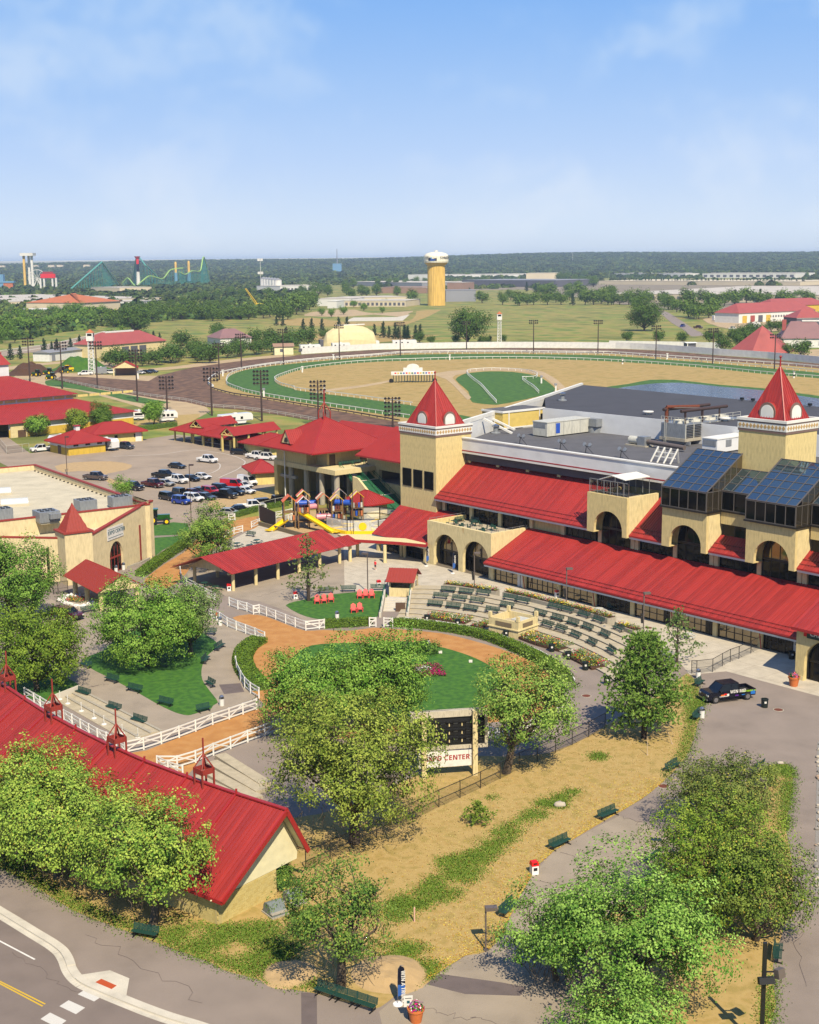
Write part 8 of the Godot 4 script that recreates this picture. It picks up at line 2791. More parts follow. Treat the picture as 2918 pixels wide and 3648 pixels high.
func flower_pot(at: Vector3,s: float,label: String,cols: Array) -> void:
	var t:=thing("flower_pot",label,"planter",at)
	var b:=MB.new()
	b.lathe(Vector3.ZERO,[W(0,0),W(.36,0),W(.5,.75),W(.56,.78),W(.56,.92),W(.48,.92),W(.46,.8),W(0,.8)].map(func(e): return e*s),18)
	obj("pot",b,"terracotta",t)
	rng.seed=int(s*100)+int(at.x)
	var lv:=MB.new()
	lv.usec=true
	var fl:=MB.new()
	fl.usec=true
	for i in 160:
		var d:=V(rng.randfn(),absf(rng.randfn())*1.2,rng.randfn()).normalized()*rng.randf_range(.25,.6)*s
		if i % 2:
			lv.col=Color(.05,.12,.02)
			leaf_at(lv,V(d.x,.85*s+d.y*.9,d.z),d.normalized(),.2*s,.12*s)
		else:
			fl.col=cols[rng.randi() % cols.size()]
			leaf_at(fl,V(d.x,.9*s+d.y,d.z),d.normalized(),.15*s,.14*s)
	obj("leaves",lv,"blade",t)
	obj("blossoms",fl,"petal",t)

func feather_flag(at: Vector3,h: float,label: String,words: String,turn: float,low:="banner_blue") -> void:
	var t:=thing("feather_flag",label,"flag",at,turn,"feather flags")
	var p:=MB.new()
	p.tube(Vector3.ZERO,V(0,h*.6,0),.025,.02,6)
	p.path([V(0,h*.6,0),V(.03,h*.9,0),V(.2,h,0),V(.42,h*.97,0)],.015)
	obj("pole",p,"chrome",t)
	var top:=MB.new()
	top.extrude(pv([.02,h*.5,.02,h*.88,.2,h*.985,.45,h*.93,.5,h*.8,.52,h*.5]),V(0,0,.01),Vector3.RIGHT,UP,V(0,0,-.02))
	obj("upper_cloth",top,"navy",t)
	var bot:=MB.new()
	bot.extrude(pv([.02,h*.2,.02,h*.5,.52,h*.5,.5,h*.28]),V(0,0,.01),Vector3.RIGHT,UP,V(0,0,-.02))
	obj("lower_cloth",bot,low,t)
	var n:=text("lettering",t,words,V(.16,h*.86,.014),.0,.26*h/2.8,"paint_white")
	n.rotation=V(0,0,-PI/2)
	var b:=MB.new()
	b.lathe(Vector3.ZERO,[W(.36,0),W(.34,.08),W(0,.12)],10)
	obj("base",b,"plastic_white",t)

# a standing figure: one body surface from tapered limbs joined smoothly (surface nets)
func person(at: Vector3,turn: float,label: String,shirt: Color,shorts: Color,h:=1.76,skin:=Color(.50,.30,.20)) -> void:
	var t:=thing("person",label,"person",at,turn)
	var k:=h/1.76
	var bones:=[[V(.09,.09,.0),V(.1,.5,.0),.045,.06],[V(.1,.5,0),V(.09,.92,0),.06,.09],[V(-.1,.09,.05),V(-.1,.5,.05),.045,.06],[V(-.1,.5,.05),V(-.09,.92,0),.06,.09],
		[V(.09,.05,-.02),V(.1,.04,.16),.045,.04],[V(-.1,.05,.03),V(-.12,.04,.21),.045,.04],
		[V(0,.95,0),V(0,1.35,0),.135,.15],[V(-.15,1.4,0),V(.15,1.4,0),.075,.075],[V(.19,1.4,0),V(.24,1.12,.02),.055,.045],[V(.24,1.12,.02),V(.16,1.05,.24),.042,.032],[V(-.19,1.4,0),V(-.24,1.12,.02),.055,.045],[V(-.24,1.12,.02),V(-.12,1.08,.25),.042,.032],
		[V(0,1.4,0),V(0,1.55,.01),.06,.055],[V(0,1.6,.02),V(0,1.68,.0),.085,.095],[V(0,1.61,.1),V(0,1.6,.115),.02,.015],[V(.16,1.05,.24),V(.14,1.04,.32),.034,.026],[V(-.12,1.08,.25),V(-.08,1.09,.33),.034,.026]]
	var c:=.035
	var nx:=19
	var ny:=54
	var nz:=18
	var o:=V(-.33,-.04,-.2)
	var val:=PackedFloat32Array()
	val.resize(nx*ny*nz)
	for i in nx:
		for j in ny:
			for l in nz:
				var p:=o+V(i,j,l)*c
				var d:=1.0
				for bn in bones:
					var ab: Vector3=bn[1]-bn[0]
					var u:=clampf((p-bn[0]).dot(ab)/ab.length_squared(),0,1)
					var e: float=p.distance_to(bn[0]+ab*u)-lerpf(bn[2],bn[3],u)
					var hh:=clampf(.5+.5*(d-e)/.03,0,1)
					d=lerpf(d,e,hh)-.03*hh*(1.0-hh)
				val[(i*ny+j)*nz+l]=d
	var cell:={}
	var b:=MB.new()
	b.usec=true
	for i in nx-1:
		for j in ny-1:
			for l in nz-1:
				var s:=Vector3.ZERO
				var n:=0
				for e in [[0,0,0,1,0,0],[0,1,0,1,1,0],[0,0,1,1,0,1],[0,1,1,1,1,1],[0,0,0,0,1,0],[1,0,0,1,1,0],[0,0,1,0,1,1],[1,0,1,1,1,1],[0,0,0,0,0,1],[1,0,0,1,0,1],[0,1,0,0,1,1],[1,1,0,1,1,1]]:
					var a0:=val[((i+e[0])*ny+j+e[1])*nz+l+e[2]]
					var a1:=val[((i+e[3])*ny+j+e[4])*nz+l+e[5]]
					if a0*a1<.0:
						var u:=a0/(a0-a1)
						s += V(lerpf(e[0],e[3],u),lerpf(e[1],e[4],u),lerpf(e[2],e[5],u))
						n += 1
				if n: cell[Vector3i(i,j,l)]=o+(V(i,j,l)+s/n)*c
	for q in cell:
		var i: int=q.x
		var j: int=q.y
		var l: int=q.z
		for ax in 3:
			var dv: Vector3i=[Vector3i(1,0,0),Vector3i(0,1,0),Vector3i(0,0,1)][ax]
			var e1: Vector3i=[Vector3i(0,1,0),Vector3i(0,0,1),Vector3i(1,0,0)][ax]
			var e2: Vector3i=[Vector3i(0,0,1),Vector3i(1,0,0),Vector3i(0,1,0)][ax]
			var a0:=val[(i*ny+j)*nz+l]
			var q2: Vector3i=q+dv
			var a1:=val[(q2.x*ny+q2.y)*nz+q2.z]
			if a0*a1>=.0: continue
			if not (cell.has(q-e1) and cell.has(q-e2) and cell.has(q-e1-e2)): continue
			var y: float=cell[q].y
			b.col=Color(.7,.7,.7) if y<.1 else skin if y<.55 else shorts if y<.97 else shirt if y<1.47 and absf(cell[q].z)<.16 else skin
			if y>1.64 or (y>1.57 and cell[q].z<-.02): b.col=Color(.05,.03,.02)
			var p:=[cell[q],cell[q-e1],cell[q-e1-e2],cell[q-e2]]
			if a0<.0: b.quad(p[0],p[1],p[2],p[3])
			else: b.quad(p[3],p[2],p[1],p[0])
	var ob:=obj("body",b,"skin_cloth",t)
	ob.scale=Vector3.ONE*k

var tiers:=[]

func tier_y(p: Vector3) -> float:
	for k in range(tiers.size()-1,-1,-1):
		if Geometry2D.is_point_in_polygon(W(p.x,p.z),tiers[k][0]): return tiers[k][1]
	return .03

func paddock() -> void:
	# curved seating steps, each a concrete tier
	var lo:=smooth(pv([-2.1,-188.5,.1,-188.2,2.5,-187.2,5.1,-185.8,8.5,-184,10.8,-182.2,13.5,-179.8,16.8,-174.7,20.2,-169.7,22,-165.6,23.6,-161.5,24.7,-157.3]),false,4)
	var hi:=smooth(pv([.6,-204.1,2.8,-204,5.2,-203.6,7.4,-202.3,10.4,-199.4,13.4,-196.6,17.3,-193,19.3,-190.7,22.7,-186.8,24.7,-183.9,26.6,-180.3,29,-175.1]),false,4)
	var st:=Node3D.new()
	st.name="seating_steps"
	add(st,self)
	tag(st,"curved concrete seating steps round the paddock","steps")
	var n:=7
	for k in n:
		var p:=PackedVector2Array()
		var q:=PackedVector2Array()
		for i in lo.size():
			p.append(lo[i].lerp(hi[i],float(k)/n))
			q.append(lo[i].lerp(hi[i],float(k+1)/n))
		q.reverse()
		var poly:=p.duplicate()
		poly.append_array(q)
		var y:=.17*(k+1)
		tiers.append([poly,y])
		var b:=MB.new()
		b.slab(poly,0,y)
		obj("tier",b,"concrete_step",st)
		var nose:=MB.new()
		for i in p.size()-1: nose.bar(v3(p[i],y+.005),v3(p[i+1],y+.005),.12,.02)
		obj("tier_edge",nose,"concrete_wall",st)
	# benches on the steps
	var rows:=[["top row, left block",[G(5.6,-199.9),G(8.2,-198.6),G(10.7,-197.3)]],["second row, left block",[G(4.4,-196.8),G(7.1,-195.3),G(9.6,-193.8)]],["third row, left block",[G(3.5,-193.5),G(6.1,-192.1),G(8.5,-190.6)]],
		["row behind the tan booth",[G(11.5,-189),G(13.7,-191)]],["long top row below the planter",[G(14.4,-194.1),G(16.1,-192.3),G(20.2,-188.7),G(21.8,-186.9),G(23.8,-184.2),G(25.4,-181.3)]],
		["second row right of the booth",[G(18,-186.4),G(20.1,-183.7),G(21.9,-181.1),G(23.6,-178.8),G(25.4,-175.2)]],["front row right of the booth",[G(16.5,-183.5),G(18.5,-181.1),G(20.1,-178.9),G(21.7,-176.3),G(23.4,-172.7),G(25.3,-168.5),G(27.5,-177)]]]
	var ord:=["first","second","third","fourth","fifth","sixth","seventh"]
	for r in rows:
		for i in r[1].size():
			var p: Vector3=r[1][i]
			p.y=tier_y(p)
			var d:=V(-10,0,-160)-p
			bench_at(p,atan2(d.x,d.z),"green bench on the paddock steps, %s, %s from the left" % [r[0],ord[i]],1,"benches on the paddock steps",2.3)
	# planter walls with flowers along the top
	var many:=[Color(.75,.55,.02),Color(.6,.05,.03),Color(.12,.22,.05),Color(.7,.25,.03),Color(.28,.36,.04),Color(.55,.05,.12),Color(.45,.42,.38),Color(.72,.62,.05)]
	var j:=0
	for e in [[[5.3,-203.9,7.9,-202.5,10.4,-200.5,12.9,-199],"long concrete planter of mixed flowers above the left bench block"],[[14.2,-198.5,17,-195.8,20.2,-192.1,23.3,-188.5,25.6,-185.5,27.6,-182.8],"longest concrete planter of mixed flowers above the right bench rows"],[[27.9,-179,29.1,-178.1,30.1,-176.3],"short concrete planter with yellow flowers behind the big pine"]]:
		var line:=pv(e[0])
		rng.seed=200+j
		var t:=thing("planter",e[1],"planter",v3(line[0]))
		for i in line.size()-1:
			var w:=MB.new()
			w.bar(v3(line[i],.75)-t.position,v3(line[i+1],.75)-t.position,1.7,1.5)
			obj("planter_wall",w,"concrete_wall",t)
			var s:=MB.new()
			s.bar(v3(line[i],1.5)-t.position,v3(line[i+1],1.5)-t.position,1.3,.05)
			obj("soil",s,"soil",t)
		flower_bed(t,line,1.35,1.5,.55,many,t.position,75.0)
		j += 1
	# flower beds at the foot of the steps
	var mixed:=[Color(.62,.60,.56),Color(.50,.02,.06),Color(.70,.55,.03),Color(.25,.34,.04),Color(.10,.20,.04),Color(.55,.05,.03),Color(.10,.18,.04),Color(.13,.22,.05),Color(.50,.40,.03)]
	for e in [[[2.4,-189.7,5.1,-188,8.3,-186.1],"flower bed with white and pink blooms below the left bench block"],[[9.4,-185,10.7,-183.4],"small flower bed left of the tan booth"],[[13.9,-180.8,15.5,-178.6,17.6,-175.2,20.2,-172.3],"long mixed flower bed right of the tan booth"],[[20.7,-170.3,22,-167.5,23.6,-163.8],"flower bed at the right end of the steps"]]:
		var line:=pv(e[0])
		rng.seed=220+j
		var t:=thing("flower_bed",e[1],"flower bed",v3(line[0]),.0,"flower beds below the steps")
		for i in line.size()-1:
			var s:=MB.new()
			s.bar(v3(line[i],.15)-t.position,v3(line[i+1],.15)-t.position,3.0,.3)
			obj("soil",s,"soil",t)
		flower_bed(t,line,3.1,.28,.55,mixed,t.position,70.0)
		j += 1
	# tan booth among the steps
	var bo:=thing("announcer_booth","tan walled open booth with corner posts among the seating steps","booth",G(10.6,-180.9),yaw_of(G(10.6,-180.9),G(12.4,-179.3)))
	var bl:=5.0
	for w in [[0,bl,-.2,.0],[0,bl,-4.4,-4.2],[0,.2,-4.2,-.2],[bl-.2,bl,-4.2,-.2]]: bx("wall",bo,w[0],w[1],0,2.3,w[2],w[3],"stucco_pale")
	bx("ledge",bo,-.15,bl+.15,1.05,1.2,-4.55,.15,"stucco_pale")
	bx("floor",bo,.2,bl-.2,1.2,1.3,-4.2,-.2,"concrete_step")
	for x in [.15,bl-.15]:
		for z in [-.15,-4.25]: bx("corner_post",bo,x-.2,x+.2,2.3,3.0,z-.2,z+.2,"stucco_pale")
	bx("plaque",bo,1.2,3.9,1.35,1.95,.0,.05,"plaque_brown")
	bx("plaque",bo,bl,bl+.05,1.35,1.95,-3.2,-1.0,"plaque_brown")
	bx("desk",bo,2.4,4.6,1.9,2.0,-3.8,-1.8,"pale_metal")
	# gate booth with red roof and tunnel stairs
	var gb:=thing("gate_booth","small cream booth with red gable roof above the tunnel stairs","booth",G(-3.2,-202.2),yaw_of(G(-3.2,-202.2),G(-.7,-201.7)))
	bx("wall",gb,0,3.6,0,1.3,-4.6,0,"stucco_pale")
	bx("window_band",gb,.25,3.35,1.3,2.1,-.2,-.1,"dark_glass")
	bx("wall",gb,0,3.6,2.1,2.4,-4.6,0,"stucco_pale")
	bx("wall",gb,0,.25,1.3,2.1,-4.6,0,"stucco_pale")
	bx("wall",gb,3.35,3.6,1.3,2.1,-4.6,0,"stucco_pale")
	bx("window",gb,3.6,3.66,.9,2.1,-3.0,-1.8,"paint_white")
	bx("window_glass",gb,3.66,3.68,1.0,2.0,-2.9,-1.9,"dark_glass")
	seam_roof(gb,V(-.4,2.35,.7),V(4.0,2.35,.7),V(4.0,3.9,-2.3),V(-.4,3.9,-2.3),.45,"red_wood")
	seam_roof(gb,V(4.0,2.35,-5.3),V(-.4,2.35,-5.3),V(-.4,3.9,-2.3),V(4.0,3.9,-2.3),.45,"red_wood")
	var ge:=MB.new()
	ge.extrude(pv([-.1,0,-2.3,1.4,-4.5,0]),V(3.45,2.4,0),V(0,0,1),UP,V(.12,0,0))
	obj("gable",ge,"stucco_pale",gb)
	var tn:=thing("tunnel_walls","pale concrete stair walls with green rails below the gate booth","wall",G(-4.5,-189.6),yaw_of(G(-4.5,-189.6),G(-2.1,-189.5)))
	for x in [.0,3.9]:
		var w:=MB.new()
		w.extrude(pv([0,0,0,.7,-11,1.5,-11,0]),V(x,0,0),V(0,0,1),UP,V(.35,0,0))
		obj("stair_wall",w,"concrete_pale",tn)
		var r:=MB.new()
		r.bar(V(x+.17,1.3,-.1),V(x+.17,2.2,-11),.07,.07)
		for i in 5: r.bar(V(x+.17,.7+i*.19,-.3-i*2.6),V(x+.17,1.35+i*.19,-.3-i*2.6),.06,.06)
		obj("handrail",r,"green_paint",tn)
	bx("tunnel_doorway",tn,2.2,3.6,.0,1.3,-3.6,-3.4,"doorway_shade")  # dark sheet, shade of the tunnel opening put into its colour
	for i in 6: bx("step",tn,.4,3.8,0,.1+i*.1,-4.5-i*1.0,-3.5-i*1.0,"concrete_pale")
	# hedges
	var ca:=Color(.05,.11,.012)
	var cb:=Color(.15,.23,.03)
	hedge("clipped_hedge","long curved clipped hedge along the outer edge of the dirt walk",smooth(pv([-2.9,-185.1,-.9,-185.2,1.6,-184.2,4.1,-182.9,8.4,-180,11.7,-176,14.1,-171.7,16.2,-167.4,17.8,-162.9,18.6,-158.4]),false,3),2.1,.9,ca,cb,301)
	hedge("clipped_hedge","wide curved hedge along the left side of the dirt walk",smooth(pv([-20.2,-177.8,-21.1,-175.5,-21.6,-171.8,-21.3,-167.9,-20.5,-164.2,-19.3,-160.4,-17.7,-156.3]),false,3),2.6,.8,ca,cb,302)
	hedge("clipped_hedge","short straight hedge between the white fences by the chair lawn",pv([-11.9,-184.6,-8.6,-185,-5.4,-185.8]),1.6,1.1,ca,cb,303)
	hedge("clipped_hedge","long hedge between the bridle path and the expo walk",smooth(pv([-43.6,-217,-42.8,-224.6,-41.5,-233.7,-40.3,-242]),false,3),2.0,1.0,ca,cb,304)
	hedge("clipped_hedge","low hedge beside the parked cars by the playground",pv([-34.5,-269.1,-32.1,-273.6,-30.5,-277,-25.4,-281.7]),1.6,1.0,ca,cb,305,80.0)
	hedge("clipped_hedge","green hedge along the edge of the parking lot stalls",pv([-82,-414.4,-76.9,-417,-72.2,-424.4]),2.0,1.4,ca,cb,306,60.0)
	# pink flower star, white flowers and a jockey statue on the paddock lawn
	rng.seed=330
	var ps:=thing("petunia_bed","magenta petunia bed on the paddock lawn","flower bed",G(2.2,-163))
	flower_bed(ps,pv([1.1,-165.8,1.9,-163.5,2.1,-160.9]),4.4,.04,.35,[Color(.40,.005,.10),Color(.33,.005,.13)],ps.position,110.0)
	flower_bed(ps,pv([2.2,-163.2,3.5,-163.4]),2.6,.04,.3,[Color(.40,.005,.10),Color(.33,.005,.13)],ps.position,110.0)
	var wb:=thing("white_flower_bed","white flowers beside the magenta bed, half under a tree","flower bed",G(1.4,-163))
	flower_bed(wb,pv([.9,-163.8,1.8,-162.5]),2.2,.04,.6,[Color(.62,.62,.6),Color(.5,.5,.48)],wb.position,90.0)
	person(G(2.3,-172.9),.2,"small white painted statue standing between two bushes on the paddock lawn",Color(.5,.5,.5),Color(.6,.6,.6),1.5,Color(.05,.04,.04))
	for e in [[G(1.4,-172.9),.9,"round dark bush left of the white statue"],[G(2.6,-171.4),1.0,"round dark bush right of the white statue"]]:
		broadleaf("bush",e[2],"bush",e[0],int(e[1]*70),{h=1.5*e[1],r=1.2*e[1],trunk=.02,leaves=900,size=.2,a=Color(.03,.08,.02),b=Color(.10,.18,.03),lobes=6,gap=-.5,tr=.05})
	for e in [G(3.8,-170.9),G(7.5,-166.7),G(9.63,-149.13)]:
		var s:=thing("lawn_plaque","small white plaque on the paddock lawn","plaque",e,.0,"white lawn plaques")
		bx("plate",s,-.22,.22,.1,.45,-.02,.02,"paint_white")
		bx("stake",s,-.03,.03,0,.1,-.02,.02,"dark_metal")
	# white edging round the outside of the long hedge
	var el:=smooth(pv([-.9,-187.3,4.2,-185,8.4,-181.9,11.9,-178.1,14.3,-173.9,16.5,-170.2,18.1,-165.8,19.2,-161.4,19.5,-157.4]),false,3)
	rail_fence("hedge_rail","low white rail along the outside of the long curved hedge",el,.55,3.0,"white_wall",1,.1)
	rail_fence("hedge_rail","low white rail along the outside of the left hedge",smooth(pv([-19.9,-179.3,-21.7,-177.4,-22.5,-173.2,-22.3,-168,-21.6,-164.3]),false,3),.55,2.5,"white_wall",1,.1)
	# west steps
	var ws:=thing("west_steps","wide low concrete steps with rope posts beside the near barn","steps",G(-41.4,-153.6))
	var a:=[G(-41.4,-153.4),G(-40.4,-154.5),G(-39.8,-155.4),G(-39.3,-156.5)]
	var e:=[G(-29.9,-138.87),G(-29.18,-140.17),G(-28.01,-141.21),G(-27.02,-141.57)]
	for k in 3:
		var b:=MB.new()
		b.slab(pv([a[k].x,a[k].z,a[k+1].x,a[k+1].z,e[k+1].x,e[k+1].z,e[k].x,e[k].z]),0,.06+k*.11)
		var o:=obj("tier",b,"concrete_step",ws)
		o.position=-ws.position
		var nb:=MB.new()
		nb.bar(a[k+1]+UP*(.09+k*.11),e[k+1]+UP*(.09+k*.11),.3,.2)
		obj("tier_edge",nb,"concrete_wall",ws).position=-ws.position
	var wl:=MB.new()
	wl.bar(a[0]+UP*.3,a[3]+UP*.45,.3,.8)
	obj("end_wall",wl,"concrete_pale",ws).position=-ws.position
	var i2:=0
	for p in [G(-40.9,-153.6),G(-39.6,-152),G(-37.4,-149.3),G(-35.38,-146.71),G(-33.82,-144.62),G(-31.19,-141.57),G(-29.26,-140.36)]:
		var s:=thing("rope_post","white rope post on the low steps, %s along the row" % ord[i2],"post",p+UP*.06,.0,"white rope posts")
		var b:=MB.new()
		b.lathe(Vector3.ZERO,[W(.3,0),W(.28,.06),W(.04,.08),W(.04,1.0),W(.07,1.02),W(0,1.06)],10)
		obj("stand",b,"white_wall",s)
		i2 += 1
	var ns:=thing("near_steps","low concrete steps at the right end of the near barn","steps",G(-20.95,-132.01))
	for k in 4:
		var b:=MB.new()
		var p0: Vector3=(G(-19.6,-133.87) as Vector3).lerp(G(-21.43,-128.7),k/3.0)
		var p1: Vector3=(G(-14.18,-125.95) as Vector3).lerp(G(-14.83,-121.14),k/3.0)
		b.bar(p0+UP*(.5-k*.1)*.5,p1+UP*(.5-k*.1)*.5,1.25,.5-k*.1)
		obj("tier",b,"concrete_step",ns).position=-ns.position
	# fences
	white_fence("white fence between the chair lawn path and the dirt walk",[G(-26.7,-197.2),G(-25.2,-195.2),G(-23.7,-193.8),G(-22.6,-192.1),G(-21.8,-192.7),G(-20.6,-191.1),G(-19.1,-189.2),G(-17.5,-186.9),G(-16,-185),G(-14.4,-183.1),G(-12.6,-183.8),G(-11.9,-184.1)])
	white_fence("short white fence right of the straight hedge",[G(-5.7,-184.7),G(-4.8,-184.7)])
	white_fence("short white fence left end of the long curved hedge",[G(-3.7,-184.6),G(-2.5,-184.3)])
	white_fence("white fence along the lower-left walkway of the paddock",[G(-31.4,-194.1),G(-29.9,-192.3),G(-28.3,-190.1),G(-26.9,-188.3),G(-25.5,-185.5),G(-24,-183.5),G(-22.5,-181.7),G(-21,-179.8),G(-19.5,-177.7)])
	white_fence("white fence bending round the left hedge",[G(-22,-166.4),G(-21.5,-163.5),G(-20.6,-160.1),G(-19.8,-157.4),G(-18.9,-155.4),G(-17.7,-153.4)])
	white_fence("white fence on the far side of the barn path",[G(-29.63,-135.57),G(-27.95,-136.71),G(-26.4,-138.4),G(-24.82,-140.19),G(-23.35,-142.12),G(-21.81,-144.26),G(-20.22,-146.04),G(-18.88,-147.67),G(-17.53,-149.28)])
	white_fence("white fence on the near side of the barn path",[G(-25.58,-131.29),G(-23.55,-131.23),G(-21.93,-132.72),G(-20.41,-134.78),G(-18.89,-136.71),G(-17.33,-138.66),G(-15.71,-140.46),G(-14.24,-142.24)])
	white_fence("white fence running beside the barn roof and low steps",[G(-45.2,-154.4),G(-43.5,-152.2),G(-42.4,-150.8),G(-41.25,-149.33),G(-39.93,-147.81),G(-38.59,-146.11),G(-37.26,-144.52),G(-35.95,-142.81),G(-34.68,-141.29),G(-33.4,-139.65),G(-32.19,-138.49),G(-30.84,-136.87),G(-29.61,-135.46)])
	white_fence("short white fence by the near barn's end",[G(-25.56,-131.19),G(-24.21,-129.75),G(-22.54,-128.4)])
	white_fence("white fence above the leafy tree at the bridle path",[G(-39.1,-205.6),G(-37.2,-202.8),G(-35.5,-200.1),G(-32.7,-197.1)])
	white_fence("white fence bending left of the shelter tables",[G(-37.4,-218.5),G(-36.3,-212.8),G(-35,-209.9),G(-33.2,-207),G(-30.9,-202.8),G(-31,-202.6),G(-29.3,-200.5)])
	white_fence("short white gate fence by the hedge and parked cars",[G(-35.4,-264.8),G(-34.3,-265.6)])
	white_fence("short white fence beside the screened fence",[G(-30.1,-257.1),G(-28.9,-260.2)])
	white_fence("white fence pieces behind the round tree",[G(-34,-247.2),G(-32.7,-251.1),G(-31.3,-253.1)])
	white_fence("white fence inside the playground",[G(-26.4,-266.9),G(-25,-268.6),G(-23.5,-270.7)])
	white_fence("white fence half hidden behind the right paddock tree",[G(7.22,-139.11),G(8.12,-139.08),G(9.01,-138.38),G(10.86,-139.38),G(13.12,-141.43),G(15.11,-144.15),G(17.19,-146.02)])
	chain_fence("black chain-link fence crossing the dry lawn from the barn to the big pine",[G(-8.94,-107.42),G(-7.02,-109.51),G(-5.17,-111.48),G(-3.18,-113.72),G(2.46,-120.53),G(4.5,-122.71),G(6.55,-125.03),G(8.59,-127.4),G(10.66,-130.06),G(12.65,-132.1),G(14.75,-134.49),G(16.72,-136.71),G(18.76,-139.11),G(20.9,-141.94)],1.75)
	chain_fence("black chain-link gate fence across the plaza near the truck",[G(34.2,-161.4),G(34.8,-161.3),G(36.9,-162),G(38.6,-164.3),G(40,-166.1),G(41.4,-167.4),G(43.5,-169.8),G(45.4,-172.1)],1.7)
	chain_fence("dark iron fence before the expo hall at left",[G(-54.8,-205.5),G(-54.1,-205.7),G(-52.8,-206.6)],1.9)
	chain_fence("grey chain-link fence along the left edge of the lot",[G(-116.6,-387.4),G(-107.4,-364.3),G(-104.1,-367.6),G(-102.9,-369.9)],2.2,"pale_metal")
	# furniture round the paddock
	for b in [[G(-41.8,-167.3),G(-40.2,-165.8),"left of the lawn by the shady path"],[G(-37.2,-161),G(-35.5,-159.6),"on the lawn edge, second along the path"],[G(-33.8,-157),G(-31.9,-155.7),"on the lawn edge, third along the path"],[G(-29.2,-151.8),G(-27.4,-150.5),"on the lawn edge, fourth along the path"],[G(-24.07,-148.25),G(-22.77,-149.27),"at the corner of the striped lawn by the white fence"],[G(-39.5,-155.8),G(-37.7,-154.3),"on the low steps, left"],[G(-34.7,-150.1),G(-32.95,-148.65),"on the low steps, middle"],[G(-31.01,-145.67),G(-29.22,-144.2),"on the low steps, right"],[G(-25.4,-173),G(-24.6,-175.6),"beside a dark stain on the curved walkway"],[G(-26.2,-166.8),G(-25.8,-170),"on the left edge of the curved walkway"],[G(-24.7,-159.1),G(-23.6,-157.5),"above the dark patch of the curved walkway"],[G(-27.9,-181.3),G(-26.7,-181.1),"near the small tree by the walkway fence"],[G(-14.1,-204.4),G(-11.7,-204.5),"behind the chair lawn, left"],[G(-10.6,-205.2),G(-8.3,-205.4),"behind the chair lawn, middle"],[G(-6.1,-206),G(-3.8,-206),"behind the chair lawn, right"],[G(24.7,-197.5),G(26.8,-195.8),"against the plaza windows"],[G(28.3,-192.8),G(30,-191.6),"against the dark plaza doors"],[G(-47.7,-193.7),G(-45.9,-195.1),"beside the flower island"],[G(-30.3,-249.8),G(-28.6,-248.6),"on the path behind the shelter"]]:
		bench_between(b[0],b[1],"green slatted bench "+b[2])
	for b in [[G(-21.25,-96.45),G(-19.26,-95.71),"under the near-left tree by the road",1],[G(16.75,-116.82),G(18.89,-118.8),"on the lawn edge nearest the round manhole",1],[G(11.68,-110.53),G(13.82,-112.54),"on the lawn edge near the red-lidded bin",1],[G(6.7,-98.26),G(8.2,-100.87),"on the lawn edge by the near lamp post",1],[G(24.92,-128.19),G(26.94,-130.69),"on the lawn edge below the big pine",1],[G(35,-130.46),G(33.21,-127.87),"on the tree island facing the path",1],[G(21.16,-109.99),G(19.36,-107.63),"in the shade of the tree island",1],[G(-6.81,-87.83),G(-2.71,-85.27),"very long, at the bottom edge by the bare soil",3],[G(30.8,-143.4),G(32.42,-146.3),"beside the white bin below the truck",1],[G(33.7,-155.8),G(34.8,-157.4),"beside the parked truck",1],[G(26.05,-91.04),G(26.84,-93.51),"beside the tall pole at right",1]]:
		bench_between(b[0],b[1],"green slatted bench "+b[2],.03,b[3])
	for b in [[G(-28,-206.7),"by the left end of the shelter"],[G(-27.3,-189),"behind the white fence at the walkway"],[G(-17.3,-201.2),"under the thin pine"],[G(-4.9,-208.2),"between the benches behind the chair lawn"],[G(22,-200.6),"against the plaza windows"],[G(23.1,-201.8),"beside the speaker lamp post"],[G(10,-106.38),"on the dry lawn edge near the bottom"],[G(-48.6,-217.6),"at the arched expo door"],[G(35.3,-186.4),"behind the plaza pine"]]:
		red_bin(b[0],"white litter bin with red lid "+b[1])
	for b in [[G(2.3,-187),"leftmost below the steps"],[G(6.5,-184.4),"second below the steps"],[G(12.8,-178.7),"right of the tan booth"],[G(18.2,-171.6),"before the long flower bed"],[G(19.9,-168),"at the end of the long flower bed"],[G(21.5,-163.4),"beside the last flower bed"],[G(23.3,-157.3),"behind the big pine"],[G(39.78,-148.4),"alone on the asphalt by the truck"],[G(48,-167.2),"in the shade of the entrance wing"]]:
		barrel(b[0],"dark green litter barrel "+b[1])
	for b in [[G(-21.7,-150.9),"by the white fence of the walkway"],[G(-10.4,-188.8),"at the chair lawn hedge"],[G(-3.7,-208.1),"beside the gate booth"],[G(-26.6,-186.2),"behind the fence near the red bin"],[G(34.6,-159.4),"at the plaza fence"],[G(32.02,-145.07),"on the grass edge below the truck"],[G(-47.4,-222.2),"at the expo mulch bed"],[G(-48.2,-220.1),"at the expo door"],[G(-46.4,-196.2),"beside the flower island"],[G(26.1,-179.4),"on the steps beside a bench"]]:
		white_can(b[0],"round white bin with domed top "+b[1])
	lamp_post(G(9.8,-204.5),6.0,"lamp post with speaker on the plaza above the left planter",.2,true)
	lamp_post(G(22.5,-192.8),6.1,"lamp post with speaker on the plaza above the long planter",.2,true)
	lamp_post(G(31.2,-178.5),5.9,"lamp post with speaker on the plaza near the short planter",.2,true)
	lamp_post(G(-6.5,-204.9),6.0,"lamp post at the back of the chair lawn",2.6)
	lamp_post(G(5.28,-93.62),3.3,"short lamp post on the dry lawn edge at the bottom",.1)
	lamp_post(G(32.34,-119.22),2.89,"short lamp post on the tree island",3.1)
	lamp_post(G(22.46,-110.08),3.2,"short lamp post half hidden by the island trees",2.9)
